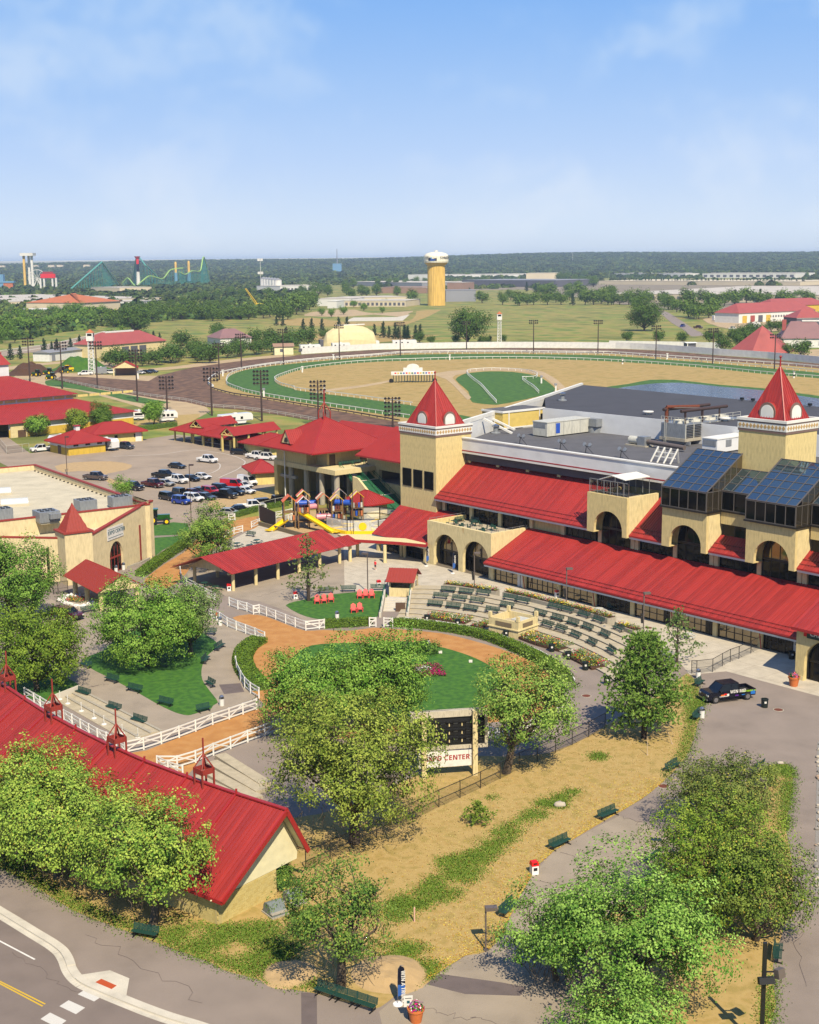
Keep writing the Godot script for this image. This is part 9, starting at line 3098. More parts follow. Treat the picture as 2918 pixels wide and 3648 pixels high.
	lamp_post(G(12.2,-92.19),3.3,"short lamp post behind the lower-right tree",3.1)
	lamp_post(G(-82.2,-327),9.1,"slim pole between the expo hall and the square shed",.0,false,"pole_brown")
	lamp_post(G(-42.6,-263.7),11.31,"twin-headed lamp post in the parking lot rows",.0,false,"pole_brown")
	lamp_post(G(-10.4,-248.6),11.31,"tall dark lamp post beside the netted cage",.0,false,"dark_metal")
	var tp:=thing("speaker_pole","tall dark pole with two box floodlights at the lower right","light pole",G(22.18,-80.42))
	bx("pole",tp,-.12,.12,0,7.4,-.12,.12,"dark_metal")
	put_box("floodlight",tp,Transform3D(Basis.from_euler(V(-.3,.1,0)),V(.05,5.0,.35)),V(1.0,.42,.4),"dark_metal")
	put_box("floodlight",tp,Transform3D(Basis.from_euler(V(-.2,.6,0)),V(.95,5.35,.1)),V(.6,.6,.4),"pole_grey")
	put_box("arm",tp,ident(.5,5.4,0),V(.8,.08,.08),"dark_metal")
	var k:=0
	for c in [G(-13.8,-198),G(-12.8,-198.3),G(-11.8,-198.9),G(-7.6,-201),G(-6.7,-201.3),G(-5.8,-201.2),G(-8.2,-192.5),G(-7.3,-193)]:
		adirondack(c+UP*.03,.15 if k>5 else .1,"red adirondack chair on the lawn, %s" % ["left trio, left","left trio, middle","left trio, right","back trio, left","back trio, middle","back trio, right","front pair, left","front pair, right"][k])
		k += 1
	k=0
	for c in [G(-32.1,-209.3),G(-30,-206.7),G(-27.5,-242.4),G(-28.3,-237.9),G(-30.7,-239.7),G(-24.6,-240.7)]:
		picnic_table(c,"round green picnic table %s" % ["left of the shelter, farther","left of the shelter, nearer","behind the shelter by the path","behind the shelter, nearest the roof","behind the shelter beside the round tree","behind the shelter at the playground wall"][k])
		k += 1
	picnic_table(G(27,-190.8),"pale grey picnic table on the plaza left","pale_metal","grey picnic tables")
	picnic_table(G(36.9,-176.9),"pale grey picnic table on the plaza behind the pine","pale_metal","grey picnic tables")
	k=0
	for c in [[-13.4,-3.6],[-10.2,-5.6],[-9.4,-2.2],[-5.6,-5.0],[-4.6,-1.8]]:
		cafe_set(gs(c[0],6.45,c[1]),"green round table on the arched terrace, %s" % ["far left","rear left","front left","rear right","front right"][k])
		k += 1
	bench_at(gs(-14.6,6.45,-6.2),deg_to_rad(-50.9204)+PI/2,"green bench on the arched terrace, against the left wall",1)
	bench_at(gs(-12.6,6.45,-7.4),deg_to_rad(-50.9204),"green bench on the arched terrace, against the back wall",1)
	feather_flag(G(-1.13,-86.29),2.9,"dark blue feather flag lettered WIN A TRUCK on the bare soil","WIN A TRUCK!",.05)
	feather_flag(G(6.9,-217.1),3.4,"blue feather flag with white lettering before the left arch","SPORT",.6)
	feather_flag(G(2.7,-222.7),3.4,"blue feather flag with white lettering left of the arches","SPORT",.6)
	flower_pot(G(.09,-84.16),1.05,"terracotta pot of purple and pink flowers at the bottom edge",[Color(.45,.01,.15),Color(.25,.05,.25),Color(.6,.6,.5)])
	flower_pot(G(45.2,-156.1),1.25,"tall terracotta pot with pink flowers by the entrance arch",[Color(.6,.1,.15),Color(.2,.08,.2)])
	flower_pot(G(1.1,-204.7),.8,"small terracotta pot beside the gate booth",[Color(.1,.2,.04),Color(.4,.1,.03)])
	var ss:=thing("stake_sign","small white sign board on a stake beside the bottom pot","sign",G(-.41,-84.44),.1)
	bx("board",ss,-.3,.3,.9,1.7,-.02,.02,"paint_white")
	bx("stake",ss,-.03,.03,0,.9,-.02,.02,"dark_metal")
	bx("mark",ss,-.1,.1,1.15,1.35,.02,.03,"banner_teal")
	bx("text_line",ss,-.22,.22,1.5,1.54,.02,.03,"dark_metal")
	person(G(-5.7,-219.9),2.4,"person in a red shirt and dark shorts standing on the plaza",Color(.55,.02,.03),Color(.02,.02,.025))
	person(gs(17.2,14.5,-7.4),.3,"person in a red top at the railing under the white awning",Color(.5,.05,.06),Color(.03,.03,.05),1.7)

func near_barn() -> void:
	# faceted barn that bends round the paddock; ridge points surveyed at ridge height
	var ridge:=[V(-9.93,7.3,-102.65),V(-14.34,7.3,-106.13),V(-18.95,7.3,-109.96),V(-23.27,7.3,-113.84),V(-27.41,7.3,-118.11),V(-31.29,7.3,-122.45),V(-35.16,7.3,-127),V(-38.48,7.3,-131.4),V(-42.62,7.3,-137.08),V(-48.49,7.3,-145.63)]
	var n:=ridge.size()
	var t:=thing("long_barn","long bending barn with bright red ribbed roof and yellow block wall","barn",Vector3.ZERO)
	var eave:=[]
	var back:=[]
	for i in n:
		var d: Vector3=(ridge[mini(i+1,n-1)]-ridge[maxi(i-1,0)]).normalized()
		var side := V(d.z, 0, -d.x)        # toward the road
		if side.z<.0: side=-side
		eave.append(ridge[i]+side*7.3-UP*4.9)
		back.append(ridge[i]-side*2.4-UP*4.2)
	for i in n-1:
		seam_roof(t,eave[i+1],eave[i],ridge[i],ridge[i+1],.42,"red_roof")
		seam_roof(t,back[i],back[i+1],ridge[i+1],ridge[i],.42,"red_roof")
		var c:=MB.new()
		c.bar(ridge[i]+UP*.08,ridge[i+1]+UP*.08,.35,.12)
		c.bar(eave[i]-UP*.12,eave[i+1]-UP*.12,.1,.3)
		if i>0: c.bar(eave[i]+UP*.05,ridge[i]+UP*.08,.22,.12)
		if i>0: c.bar(ridge[i]+UP*.05,ridge[i]+UP*.45,.16,.16)
		obj("ridge_cap",c,"red_trim",t)
	var rk:=MB.new()
	rk.bar(eave[0]-UP*.1,ridge[0]-UP*.1,.14,.4)
	rk.bar(back[0]-UP*.1,ridge[0]-UP*.1,.14,.4)
	obj("rake_board",rk,"red_trim",t)
	var sf:=MB.new()
	var inn: Vector3=(ridge[1]-ridge[0]).normalized()*2.2
	sf.quad(back[0]-UP*.12,ridge[0]-UP*.14,ridge[0]+inn-UP*.14,back[0]+inn-UP*.12)
	sf.quad(eave[0]-UP*.12,ridge[0]-UP*.14,ridge[0]+inn-UP*.14,eave[0]+inn-UP*.12)
	obj("soffit",sf,"cream_siding",t)
	# gable end: block wall below, cream boards above
	var c0:=G(-14.98,-97.87)
	var d2: Vector3=(eave[0]-back[0])
	d2.y=0
	d2=-d2.normalized()
	var L:=6.6
	var ly: Vector3=-inn.normalized()
	var face:=Transform3D(Basis(d2,UP,d2.cross(UP)),c0)
	var zs:=1.0 if face.basis.z.dot(ly)>.0 else -1.0
	var core:=MB.new()
	core.tbox(face*ident(L/2,1.2,-zs*.18),V(L,2.4,.2))
	obj("wall_core",core,"mortar",t)
	var rows:=10
	var bw:=.42
	var bh:=.2
	var k:=0
	for r in rows:
		for i in int(L/bw):
			var x:=(i+.5)*bw+(bw*.5 if r % 2 else .0)
			if x>L-bw*.4: continue
			put_box("block",t,face*ident(x,.12+r*(bh+.012),-zs*.07),V(bw-.014,bh,.1+.008*((i*7+r*3) % 3)),"block_yellow" if (i*5+r*3) % 4 else "block_yellow_2")
			k += 1
	# long wall under the eave toward the road
	var dl: Vector3=(eave[1]-eave[0])
	dl.y=0
	dl=dl.normalized()
	var lf:=Transform3D(Basis(dl,UP,dl.cross(UP)),c0)
	var zl:=1.0 if lf.basis.z.dot(V(0,0,1))>.0 else -1.0
	var core2:=MB.new()
	core2.tbox(lf*ident(17.0,1.2,-zl*.25),V(34.0,2.4,.3))
	obj("wall_core",core2,"mortar",t)
	for r in 10:
		for i in 19:
			var x:=(i+.5)*bw+(bw*.5 if r % 2 else .0)
			put_box("block",t,lf*ident(x,.12+r*(bh+.012),-zl*.07),V(bw-.014,bh,.1+.008*((i*5+r) % 3)),"block_yellow" if (i*3+r*5) % 5 else "block_yellow_2")
	# cream gable boards: from the wall top up to the ridge
	var gb:=MB.new()
	var pk: Vector3=ridge[0]+inn*.62
	var q: Vector3=face.affine_inverse()*pk
	var ql: Vector3=face.affine_inverse()*(eave[0]+inn*.62)
	var qr: Vector3=face.affine_inverse()*(back[0]+inn*.62)
	var sl: float=(q.y-ql.y)/(q.x-ql.x)
	var x0: float=ql.x+(2.3-ql.y)/sl
	gb.extrude(pv([x0,2.2,q.x,q.y-.25,qr.x-.15,qr.y,qr.x-.3,2.2]),face*V(0,0,-zs*.05)-c0+c0,face.basis.x,UP,face.basis.z*-zs*.12)
	obj("gable_board",gb,"cream_siding",t)
	# open cupola frames on the ridge
	var i:=0
	for p in [V(-17.35,7.3,-108.9),V(-26.24,7.3,-116.71),V(-34.18,7.3,-125.81),V(-41.36,7.3,-135.52)]:
		var c:=thing("cupola_frame","open rust-red cupola frame with spire on the barn ridge, %s" % ["nearest the gable end","second from the gable end","third from the gable end","farthest left"][i],"cupola",p-UP*.45,.75,"cupola frames on the barn")
		c.scale=Vector3.ONE*.68
		var lg:=MB.new()
		for x in [-.85,.85]:
			for z in [-.85,.85]: lg.bar(V(x,-.25,z),V(x,2.5,z),.2,.2)
		obj("legs",lg,"red_wood",c)
		for sgn in 4:
			var bb:=MB.new()
			var rot:=Basis(UP,sgn*PI/2)
			bb.tbox(Transform3D(rot,rot*V(0,2.2,.85)),V(1.9,.7,.1))
			obj("side_board",bb,"red_wood",c)
		var rf:=MB.new()
		for x in [-.85,.85]:
			for z in [-.85,.85]: rf.bar(V(x,2.5,z),V(0,4.3,0),.14,.14)
		rf.bar(V(0,2.6,0),V(0,6.3,0),.16,.16)
		obj("spire",rf,"red_wood",c)
		i += 1
	for e in [[G(-10.77,-99.77),"left"],[G(-9.45,-101.71),"right"]]:
		var s:=thing("vent_box","grey concrete vent box with curved lid on the grass, "+e[1]+" of two","vent box",e[0],.62,"grey vent boxes")
		var b:=MB.new()
		b.extrude(pv([-.75,0,-.62,.75,-.45,.95,-.1,1.02,.25,.9,.5,.35,.75,.3,.75,0]),V(.68,0,0),V(0,0,1),UP,V(-1.36,0,0))
		obj("shell",b,"vent_grey",s)
		bx("lid_edge",s,-.72,.72,.3,.38,.45,.8,"concrete_wall")
		bx("base",s,-.75,.75,0,.14,-.85,.85,"concrete_wall")

func tote_board() -> void:
	var p:=G(6.19,-128.53)
	var t:=thing("tote_board","large cream-framed tote board with dark number cells and an EXPO CENTER sign","sign",p,.16)
	var h: float=6.65
	bx("post",t,-.24,.24,0,h,-.24,.24,"stucco_pale")
	bx("post",t,-5.3,-4.85,0,h,-.24,.24,"stucco_pale")
	var y1:=h+.05
	var y0:=h-3.9
	bx("back_panel",t,-6.2,1.25,y0,y1,-.75,-.45,"dark_metal")
	bx("frame_top",t,-6.3,1.35,y1-.65,y1,-.8,-.25,"board_cream")
	bx("frame_bottom",t,-6.3,1.35,y0,y0+.35,-.8,-.25,"board_cream")
	bx("frame_side",t,1.05,1.35,y0+.35,y1-.65,-.8,-.25,"board_cream")
	bx("frame_side",t,-6.3,-6.0,y0+.35,y1-.65,-.8,-.25,"board_cream")
	for c in 11:
		for r in 3:
			var x:=-5.95+c*.635
			var y:=y0+.45+r*.82
			bx("number_cell",t,x,x+.58,y+.1,y+.74,-.45,-.36,"cell_dark")
			bx("cell_shade",t,x,x+.58,y+.66,y+.74,-.36,-.18,"cell_dark")
			if c % 2: bx("cell_mark",t,x+.24,x+.34,y+.22,y+.56,-.36,-.34,"stucco_pale")
			else: bx("cell_mark",t,x+.08,x+.5,y+.5,y+.55,-.36,-.34,"pale_metal")
	bx("sign_panel",t,-5.6,-.3,y0-1.75,y0-.15,-.3,-.2,"paint_white")
	text("sign_lettering",t,"EXPO CENTER",V(-5.0,y0-1.25,-.19),.0,.5,"red_trim")

func winner_truck() -> void:
	var v:=vehicle("pickup","truck_navy",G(39,-152.4),G(33.5,-150.6),"dark blue pickup with WIN ME lettering parked by the lawn edge","")
	v.remove_meta("group")
	v.scale=Vector3.ONE*1.06
	text("lettering",v,"WIN ME!",V(-.25,.84,1.04),.0,.34,"paint_white").rotation.y=.0
	text("lettering",v,"SEPTEMBER 14",V(1.25,.88,1.04),.0,.17,"lime_print")
	for k in [[2.3,2.85,.6,1.05,"print_blue"],[1.2,1.7,.62,.7,"print_blue"],[-1.35,-.85,.76,.9,"plastic_orange"],[-1.0,-.6,.86,.98,"plastic_red"],[-.62,-.36,.68,.94,"paint_white"],[.4,.8,.6,.72,"print_purple"]]:
		bx("decal",v,k[0],k[1],k[2],k[3],1.005,1.02,k[4])
	text("lettering",v,"CANTERBURY",V(-1.55,.6,1.04),.0,.12,"paint_white")
	# text must read along the truck's left side: mirror to the visible flank
	for c in v.get_children():
		if String(c.name).begins_with("lettering") or String(c.name).begins_with("decal"):
			c.transform=Transform3D(Basis(UP,PI),Vector3.ZERO)*c.transform
	bx("running_board",v,-.9,1.6,.3,.36,-1.12,-.98,"dark_metal")
	bx("running_board",v,-.9,1.6,.3,.36,.98,1.12,"dark_metal")
	bx("bed_liner",v,-2.8,-.8,.79,.82,-.85,.85,"black_rubber")

func road_front() -> void:
	var kerb:=smooth(pv([-34.11,-102.25,-32.47,-100.65,-30.52,-98.79,-28.61,-96.93,-26.91,-95.3,-25.89,-94.12,-25.22,-92.94,-24.61,-91.52,-23.98,-90.44,-23.21,-89.54,-21.67,-88.4,-20.18,-87.36,-18.26,-86.07,-16.4,-84.93,-13.73,-83.49,-11.47,-81.86]),false,4)
	var road:=kerb.duplicate()
	road.append_array(pv([-11.04,-78.31,-27.59,-78.59]))
	sheet("road",road,.006,"asphalt_dark",-.2)
	var t:=thing("kerb","pale concrete kerb curving along the road","kerb",Vector3.ZERO)
	for i in kerb.size()-1:
		var b:=MB.new()
		b.bar(v3(kerb[i],.02),v3(kerb[i+1],.02),.62,.3 if not (i in [27,28,29,30,31,32]) else .14)
		obj("kerb_stone",b,"concrete_pale",t)
		var gp:=MB.new()
		var o:=offset_line(PackedVector2Array([kerb[i],kerb[i+1]]),.52)
		gp.bar(v3(o[0],.0),v3(o[1],.0),.5,.05)
		obj("gutter_pan",gp,"concrete_pale",t)
	sheet("kerb_ramp",pv([-23.78,-90.68,-21.85,-91.26,-20.22,-90.1,-19.96,-87.73,-21.07,-88.39,-22.5,-89.44]),.02,"concrete_pale",-.1)
	var tp:=MB.new()
	var pl:=pv([-22.53,-89.57,-22.19,-90.05,-20.92,-89.11,-21.2,-88.59])
	tp.slab(pl,.0,.035)
	var to:=obj("tactile_plate",tp,"orange_plate")
	tag(to,"orange tactile plate in the pale kerb ramp","plate")
	for q in [pv([-23.39,-88.02,-22.94,-88.82,-21.57,-87.85,-22.04,-87.06]),pv([-24.28,-86.48,-23.84,-87.24,-22.48,-86.26,-22.91,-85.45]),pv([-25.16,-84.89,-24.72,-85.68,-23.36,-84.65,-23.76,-83.82])]:
		var b:=MB.new()
		b.slab(q,.0,.014)
		struct("crosswalk_bar",b,"paint_worn")
	for q in [[pv([-31.77,-96.34,-31.05,-95.76,-27.69,-92.95]),.07,"paint_white","lane_line"],[pv([-30.03,-90.46,-29.34,-89.87,-25.34,-86.78]),.06,"paint_yellow","centre_line"],[pv([-29.95,-90.19,-29.25,-89.57,-25.44,-86.51]),.06,"paint_yellow","centre_line"]]:
		var b:=MB.new()
		b.slab(band(q[0],-q[1],q[1]),.0,.012)
		struct(q[3],b,q[2])
	sheet("asphalt_patch",pv([-7.86,-87.93,-6.77,-87.91,-6.28,-80.93,-7.3,-80.94]),.008,"asphalt_patch",-.1)
	sheet("asphalt_patch",pv([.84,-88.91,1.81,-90.31,6.15,-89.05,7.81,-88.36,7.29,-87.24,3.52,-87.55]),.008,"asphalt_patch",-.1)
	sheet("asphalt_patch",pv([-23.1,-158.8,-20.6,-159.3,-19.7,-155.9,-22,-155.1]),.02,"asphalt_patch",-.1)
	sheet("old_path",pv([16.85,-116.14,18.84,-118.15,23.29,-114.12,20.81,-109.88,15.92,-104.84,15.02,-96.94,12.47,-91.48,12.04,-82.01,-1.94,-82.26,-2.4,-85.39,-1.12,-87.4,.84,-88.91,1.9,-90.57,3.74,-92.8,5.57,-93.67,6.81,-96.06,7.83,-99.78,9.67,-105.55,11.88,-110.45,13.95,-112.92]),.004,"asphalt_old",-.1)
	# saw-cut joints of the plaza and cracks in the old asphalt
	var pz:=pv([-11.3,-229.8,-10.1,-206,-3.9,-204.9,.2,-204.8,13.5,-198.1,28.2,-181.2,28,-177.5,33.6,-167.6,33.9,-160.9,38.6,-162.2,47,-152.1,49.4,-168.7,41.1,-177.6,29.3,-194.6,16.2,-208.9,-1,-227.4])
	var jm:=MB.new()
	for dirn in 2:
		for i in 34:
			var a:=gs(-34+i*3.6,0,-2) if dirn==0 else gs(-50,0,i*3.6)
			var b:=gs(-34+i*3.6,0,34) if dirn==0 else gs(75,0,i*3.6)
			for seg in Geometry2D.intersect_polyline_with_polygon(pv([a.x,a.z,b.x,b.z]),pz): jm.bar(v3(seg[0],.012),v3(seg[1],.012),.05,.006)
	tag(obj("plaza_joints",jm,"joint_grey"),"straight saw-cut joints across the concrete plaza","joints","","stuff")
	rng.seed=77
	var cm:=MB.new()
	for c in [[G(9.84,-105.2),G(15.86,-102.65)],[G(12.61,-110.44),G(16.61,-106.42)],[G(.63,-85.64),G(4.99,-83.89)],[G(-24.84,-96.62),G(-14.23,-87.01)],[G(-44.5,-177.8),G(-42.9,-190.4)],[G(19.15,-118.01),G(21.88,-114.68)],[G(-38.8,-158.4),G(-36.8,-159.3)],[G(-23.2,-202.6),G(-17.3,-210.3)],[G(-29.67,-94.11),G(-23.4,-88.15)],[G(29.04,-134.8),G(36.29,-124.61)],[G(30.88,-104.95),G(27.02,-87.83)],[G(-87.7,-356),G(-55.3,-332.7)],[G(-67.9,-307.7),G(-48.1,-324.4)]]:
		var p: Vector3=c[0]
		for i in 16:
			var q: Vector3=(c[0] as Vector3).lerp(c[1],(i+1)/16.0)+V(rng.randfn(),0,rng.randfn())*.25
			cm.bar(p+UP*.02,q+UP*.02,rng.randf_range(.015,.035),.01)
			p=q
	tag(obj("asphalt_cracks",cm,"asphalt_patch"),"dark irregular cracks across the old asphalt","cracks","","stuff")
	for q in [pv([-77.6,-358,-66.1,-360.2,-60.7,-366.9,-57.7,-368.6,-55.6,-367,-50,-362.1,-45,-354.8,-41.7,-346.2,-41.3,-340.9,-42.1,-331.8,-44.8,-319.6]),pv([-48.7,-344.5,-47.4,-341.3,-46.6,-334.1,-47.3,-328.2,-48.4,-325.8])]:
		var b:=MB.new()
		b.slab(band(smooth(q,false,4),-.09,.09),.0,.02)
		struct("lot_line",b,"paint_worn")
	for e in [[G(24.15,-125.15),"in the path below the big pine"],[G(41.09,-147.42),"in the asphalt right of the truck"],[G(32.6,-182.6),"in the plaza near the gate fence"],[G(20.3,-153.1),"in the path behind the paddock tree"],[G(24.4,-192.6),"in the plaza above the long planter"]]:
		var m:=thing("manhole_cover","round rust-brown manhole cover "+e[1],"manhole",e[0],.0,"manhole covers")
		var b:=MB.new()
		b.lathe(Vector3.ZERO,[W(.62,0),W(.62,.03),W(.5,.032)],18)
		obj("collar",b,"concrete_wall",m)
		var c:=MB.new()
		c.lathe(Vector3.ZERO,[W(.5,.032),W(.48,.04),W(0,.04)],18)
		obj("lid",c,"rust",m)
	# bed of pale boulders at the right edge
	rng.seed=88
	var rb:=thing("rock_bed","bed of pale boulders along the right edge of the path","rocks",G(38.84,-124.55))
	var gl:=MB.new()
	gl.slab(pv([42.39,-136.96,44.77,-136.89,34.16,-102.68,32.01,-102.51]),-.1,.02)
	obj("gravel",gl,"stone_grey",rb).position=-rb.position
	var meshes:=[]
	for k in 5:
		var b:=MB.new()
		var f:=FastNoiseLite.new()
		f.seed=k
		f.frequency=1.1
		b.ball(Vector3.ZERO,Vector3.ONE,8)
		for j in b.v.size():
			b.v[j] *= .8+.5*f.get_noise_3dv(b.v[j])
		meshes.append(b.mesh())
	for k in 150:
		var u:=rng.randf()
		var a: Vector3=(G(42.33,-136.59) as Vector3).lerp(G(32.12,-102.72),u)
		var s:=rng.randf_range(.13,.3)
		var o:=obj("boulder",meshes[k % 5],["stone","stone_warm","stone","stone_grey"][k % 4],rb)
		o.position=a+V(rng.randf_range(.05,1.5),s*.4,rng.randfn()*.15)-rb.position
		o.scale=V(s,s*.75,s*1.1)
		o.rotation.y=rng.randf()*6.0
	for e in [[G(13.7,-120.56),.75,"pale boulder lying in the green patch of the dry lawn"],[G(36.84,-130.68),.45,"pale rounded boulder at the tip of the tree island"]]:
		var o:=obj("boulder",meshes[1],"stone")
		o.position=e[0]+UP*.15
		o.scale=V(e[1],e[1]*.55,e[1]*.7)
		tag(o,e[2],"boulder")
	mound(G(-1.72,-90.38),3.2,.55,"sand","low heap of bare sandy soil beside the feather flag")
	mound(G(-8.85,-90.52),2.4,.35,"sand","low bare soil heap under the small tree")
	var st:=thing("survey_stake","thin pinkish wooden stake standing in the dry lawn","stake",G(.07,-98.14))
	bx("shaft",st,-.05,.05,0,1.15,-.05,.05,"stake_pink")
	var stp:=MB.new()
	stp.lathe(V(0,1.15,0),[W(.07,0),W(0,.14)],4)
	obj("tip",stp,"stake_pink",st)
	for e in [[G(24.02,-133.52),.0,1.9,"upright bare sapling below the big pine"],[G(27.17,-136.74),.35,1.5,"leaning bare sapling below the big pine"]]:
		var o:=thing("bare_sapling",e[3],"sapling",e[0])
		var b:=MB.new()
		b.tube(Vector3.ZERO,V(-e[1]*e[2],e[2],-.3),.045,.025,6)
		obj("stem",b,"stake_pale",o)
		bx("root_collar",o,-.09,.09,0,.1,-.09,.09,"stake_pale")

func near_plants() -> void:
	# lawns: grass blades, greener patches, fallen leaves
	var g0:=Color(.08,.17,.02)
	var g1:=Color(.22,.32,.05)
	var dry0:=Color(.42,.33,.15)
	var dry1:=Color(.58,.47,.24)
	grass("dry_grass","thin dry straw-coloured grass over the sloping lawn",pv([-7.15,-88.49,-.7,-88.36,4.84,-93.41,7.84,-99.88,11.9,-110.58,18.99,-119.14,26.98,-131.36,30.02,-139.58,21.65,-144.56,14.21,-134.15,6.63,-132.62,-4.47,-110.47,-9.42,-107.01,-9.97,-101.51]),16000,.06,dry0,dry1,401)
	var j:=0
	for e in [[[12.79,-122.5,14.17,-124.58,15.87,-124.23,14.39,-122.45,13.87,-119.84,12.24,-120.45,11.48,-120.76],5200],[[11.96,-117.63,12.38,-120.74,10.95,-119.91,9.64,-117.69,6.78,-114.26,5.16,-111.73,3.73,-110.03,2.36,-109.58,1.9,-107.45,.25,-102.99,-.74,-103.89,-.73,-100.07,.99,-100.44,3.14,-101.86,4.84,-104.87,5.86,-107.12,7.91,-111.92,8.25,-112.16,10.17,-116.04],26000],[[-.73,-103.01,-2.42,-100.93,-2.19,-98.48,-.31,-98.45,.71,-100.45],5000],[[-16.18,-97.79,-13.4,-97.93,-10.29,-98.66,-8.9,-100.24,-7.76,-97.42,-9.15,-91.91,-6.3,-88.63,-8.69,-88.6,-12.07,-90.5,-15.44,-92.74,-19.11,-95.55,-18.89,-99.64,-15.54,-97.78],30000],[[-35.62,-111.45,-32.9,-109.2,-28.53,-104.06,-23.66,-99.74,-19.48,-97.67,-19.6,-95.75,-22.27,-97.63,-26.77,-100.83,-30.72,-104.88,-34.87,-108.88],13000],[[-.72,-94.8,.91,-94.4,.17,-92.07,1.93,-91.69,1.02,-89.49,-.53,-88.85,-.41,-89.18,-.32,-91.73],5000],[[-3.03,-94.48,-.09,-94.79,-.32,-92.08,-2.54,-92.48],3500],[[30.61,-143.08,33.3,-150.1,33.6,-152.3,32.3,-150.6,31.61,-148.01,29.92,-142.31,27.93,-135.55,26.37,-131.38,26.88,-130.86,28.54,-134.81,30.08,-139.58],6000],[[33.6,-161.4,33.9,-159.4,33.7,-154.6,33.2,-149.69,30.74,-143.08,29.94,-143.1,30.72,-149.77],6000],[[35,-129.13,36.43,-130.42,37.24,-130.74,37.54,-129.39,36.86,-126.48,35.67,-122.8,33.05,-114.41,32.55,-114.95,34.67,-121.63,36.27,-127.14,35.31,-128.46],9000],[[18.17,-133.34,18.72,-134.2,19.47,-134.18,19.78,-133.29,19.23,-132.44,18.49,-132.46],1500],[[7.16,-122.64,7.49,-123.23,7.74,-122.63,7.43,-122.34],300],[[25.57,-91.05,25.66,-90.87,23.5,-83.4,23.1,-83.41],3000],[[-38.85,-120.6,-33.91,-112.92,-29.96,-109.85,-30.51,-107.96,-33.6,-108.03,-36.45,-112.47],7000]]:
		grass("green_grass","green grass %s" % ["patch round the pale boulder","strip running down the dry lawn","patch above the bare soil","at the end of the near barn","verge under the near-left trees","edge by the bottom path","patch beside the small tree","verge below the big pine","verge beside the truck","verge of the tree island","dark oval spot in the dry lawn","tuft near the chain fence","verge by the tall pole","under the near-left trees"][j],pv(e[0]),e[1],.09,g0,g1,410+j,-.22 if j in [0,1,2,3,5,6] else -.45)
		j += 1
	# fallen yellow leaves along the path edge
	rng.seed=440
	var lf:=MB.new()
	lf.usec=true
	var edge:=pv([-.45,-88.36,1.91,-90.82,3.74,-92.98,5.39,-93.76,6.74,-96.35,7.4,-99.08,8.35,-102.17,9.58,-105.66,10.51,-108.07,11.9,-110.58,13.98,-113.18,16.81,-116.69,18.99,-119.14,21.95,-122.71,24.55,-126.81])
	var pts:=walk(edge,.05)
	for i in 7000:
		var k:=rng.randi() % pts.size()
		var t:=(pts[mini(k+1,pts.size()-1)]-pts[maxi(k-1,0)]).normalized()
		var off:=absf(rng.randfn())
		var p:=pts[k]+W(t.y,-t.x)*(off*off*2.2-.1)
		lf.col=[Color(.47,.28,.03),Color(.43,.36,.05),Color(.36,.17,.03),Color(.53,.43,.10)][rng.randi() % 4]
		leaf_at(lf,v3(p,.07),(UP+V(rng.randfn(),0,rng.randfn())*.3).normalized(),.11,.08)
	for i in 2200:
		var a: Vector3=(G(2.75,-125.5) as Vector3).lerp(G(4.85,-97.16),rng.randf())+V(rng.randf_range(-3,14),0,rng.randfn()*3)
		lf.col=Color(.60,.52,.18)
		if Geometry2D.is_point_in_polygon(W(a.x,a.z),pv([-7.15,-88.49,-.7,-88.36,4.84,-93.41,7.84,-99.88,11.9,-110.58,18.99,-119.14,14.21,-134.15,6.63,-132.62,-4.47,-110.47])):
			leaf_at(lf,v3(W(a.x,a.z),.07),UP,.1,.07)
	tag(obj("fallen_leaves",lf,"petal"),"fallen yellow and orange leaves along the path edge","leaves","","stuff")
	# trees
	var olive:={a=Color(.065,.105,.014),b=Color(.25,.30,.055)}
	var bright:={a=Color(.045,.12,.012),b=Color(.19,.31,.055)}
	var pale:={a=Color(.07,.15,.02),b=Color(.28,.37,.065)}
	var deep:={a=Color(.03,.075,.012),b=Color(.13,.20,.035)}
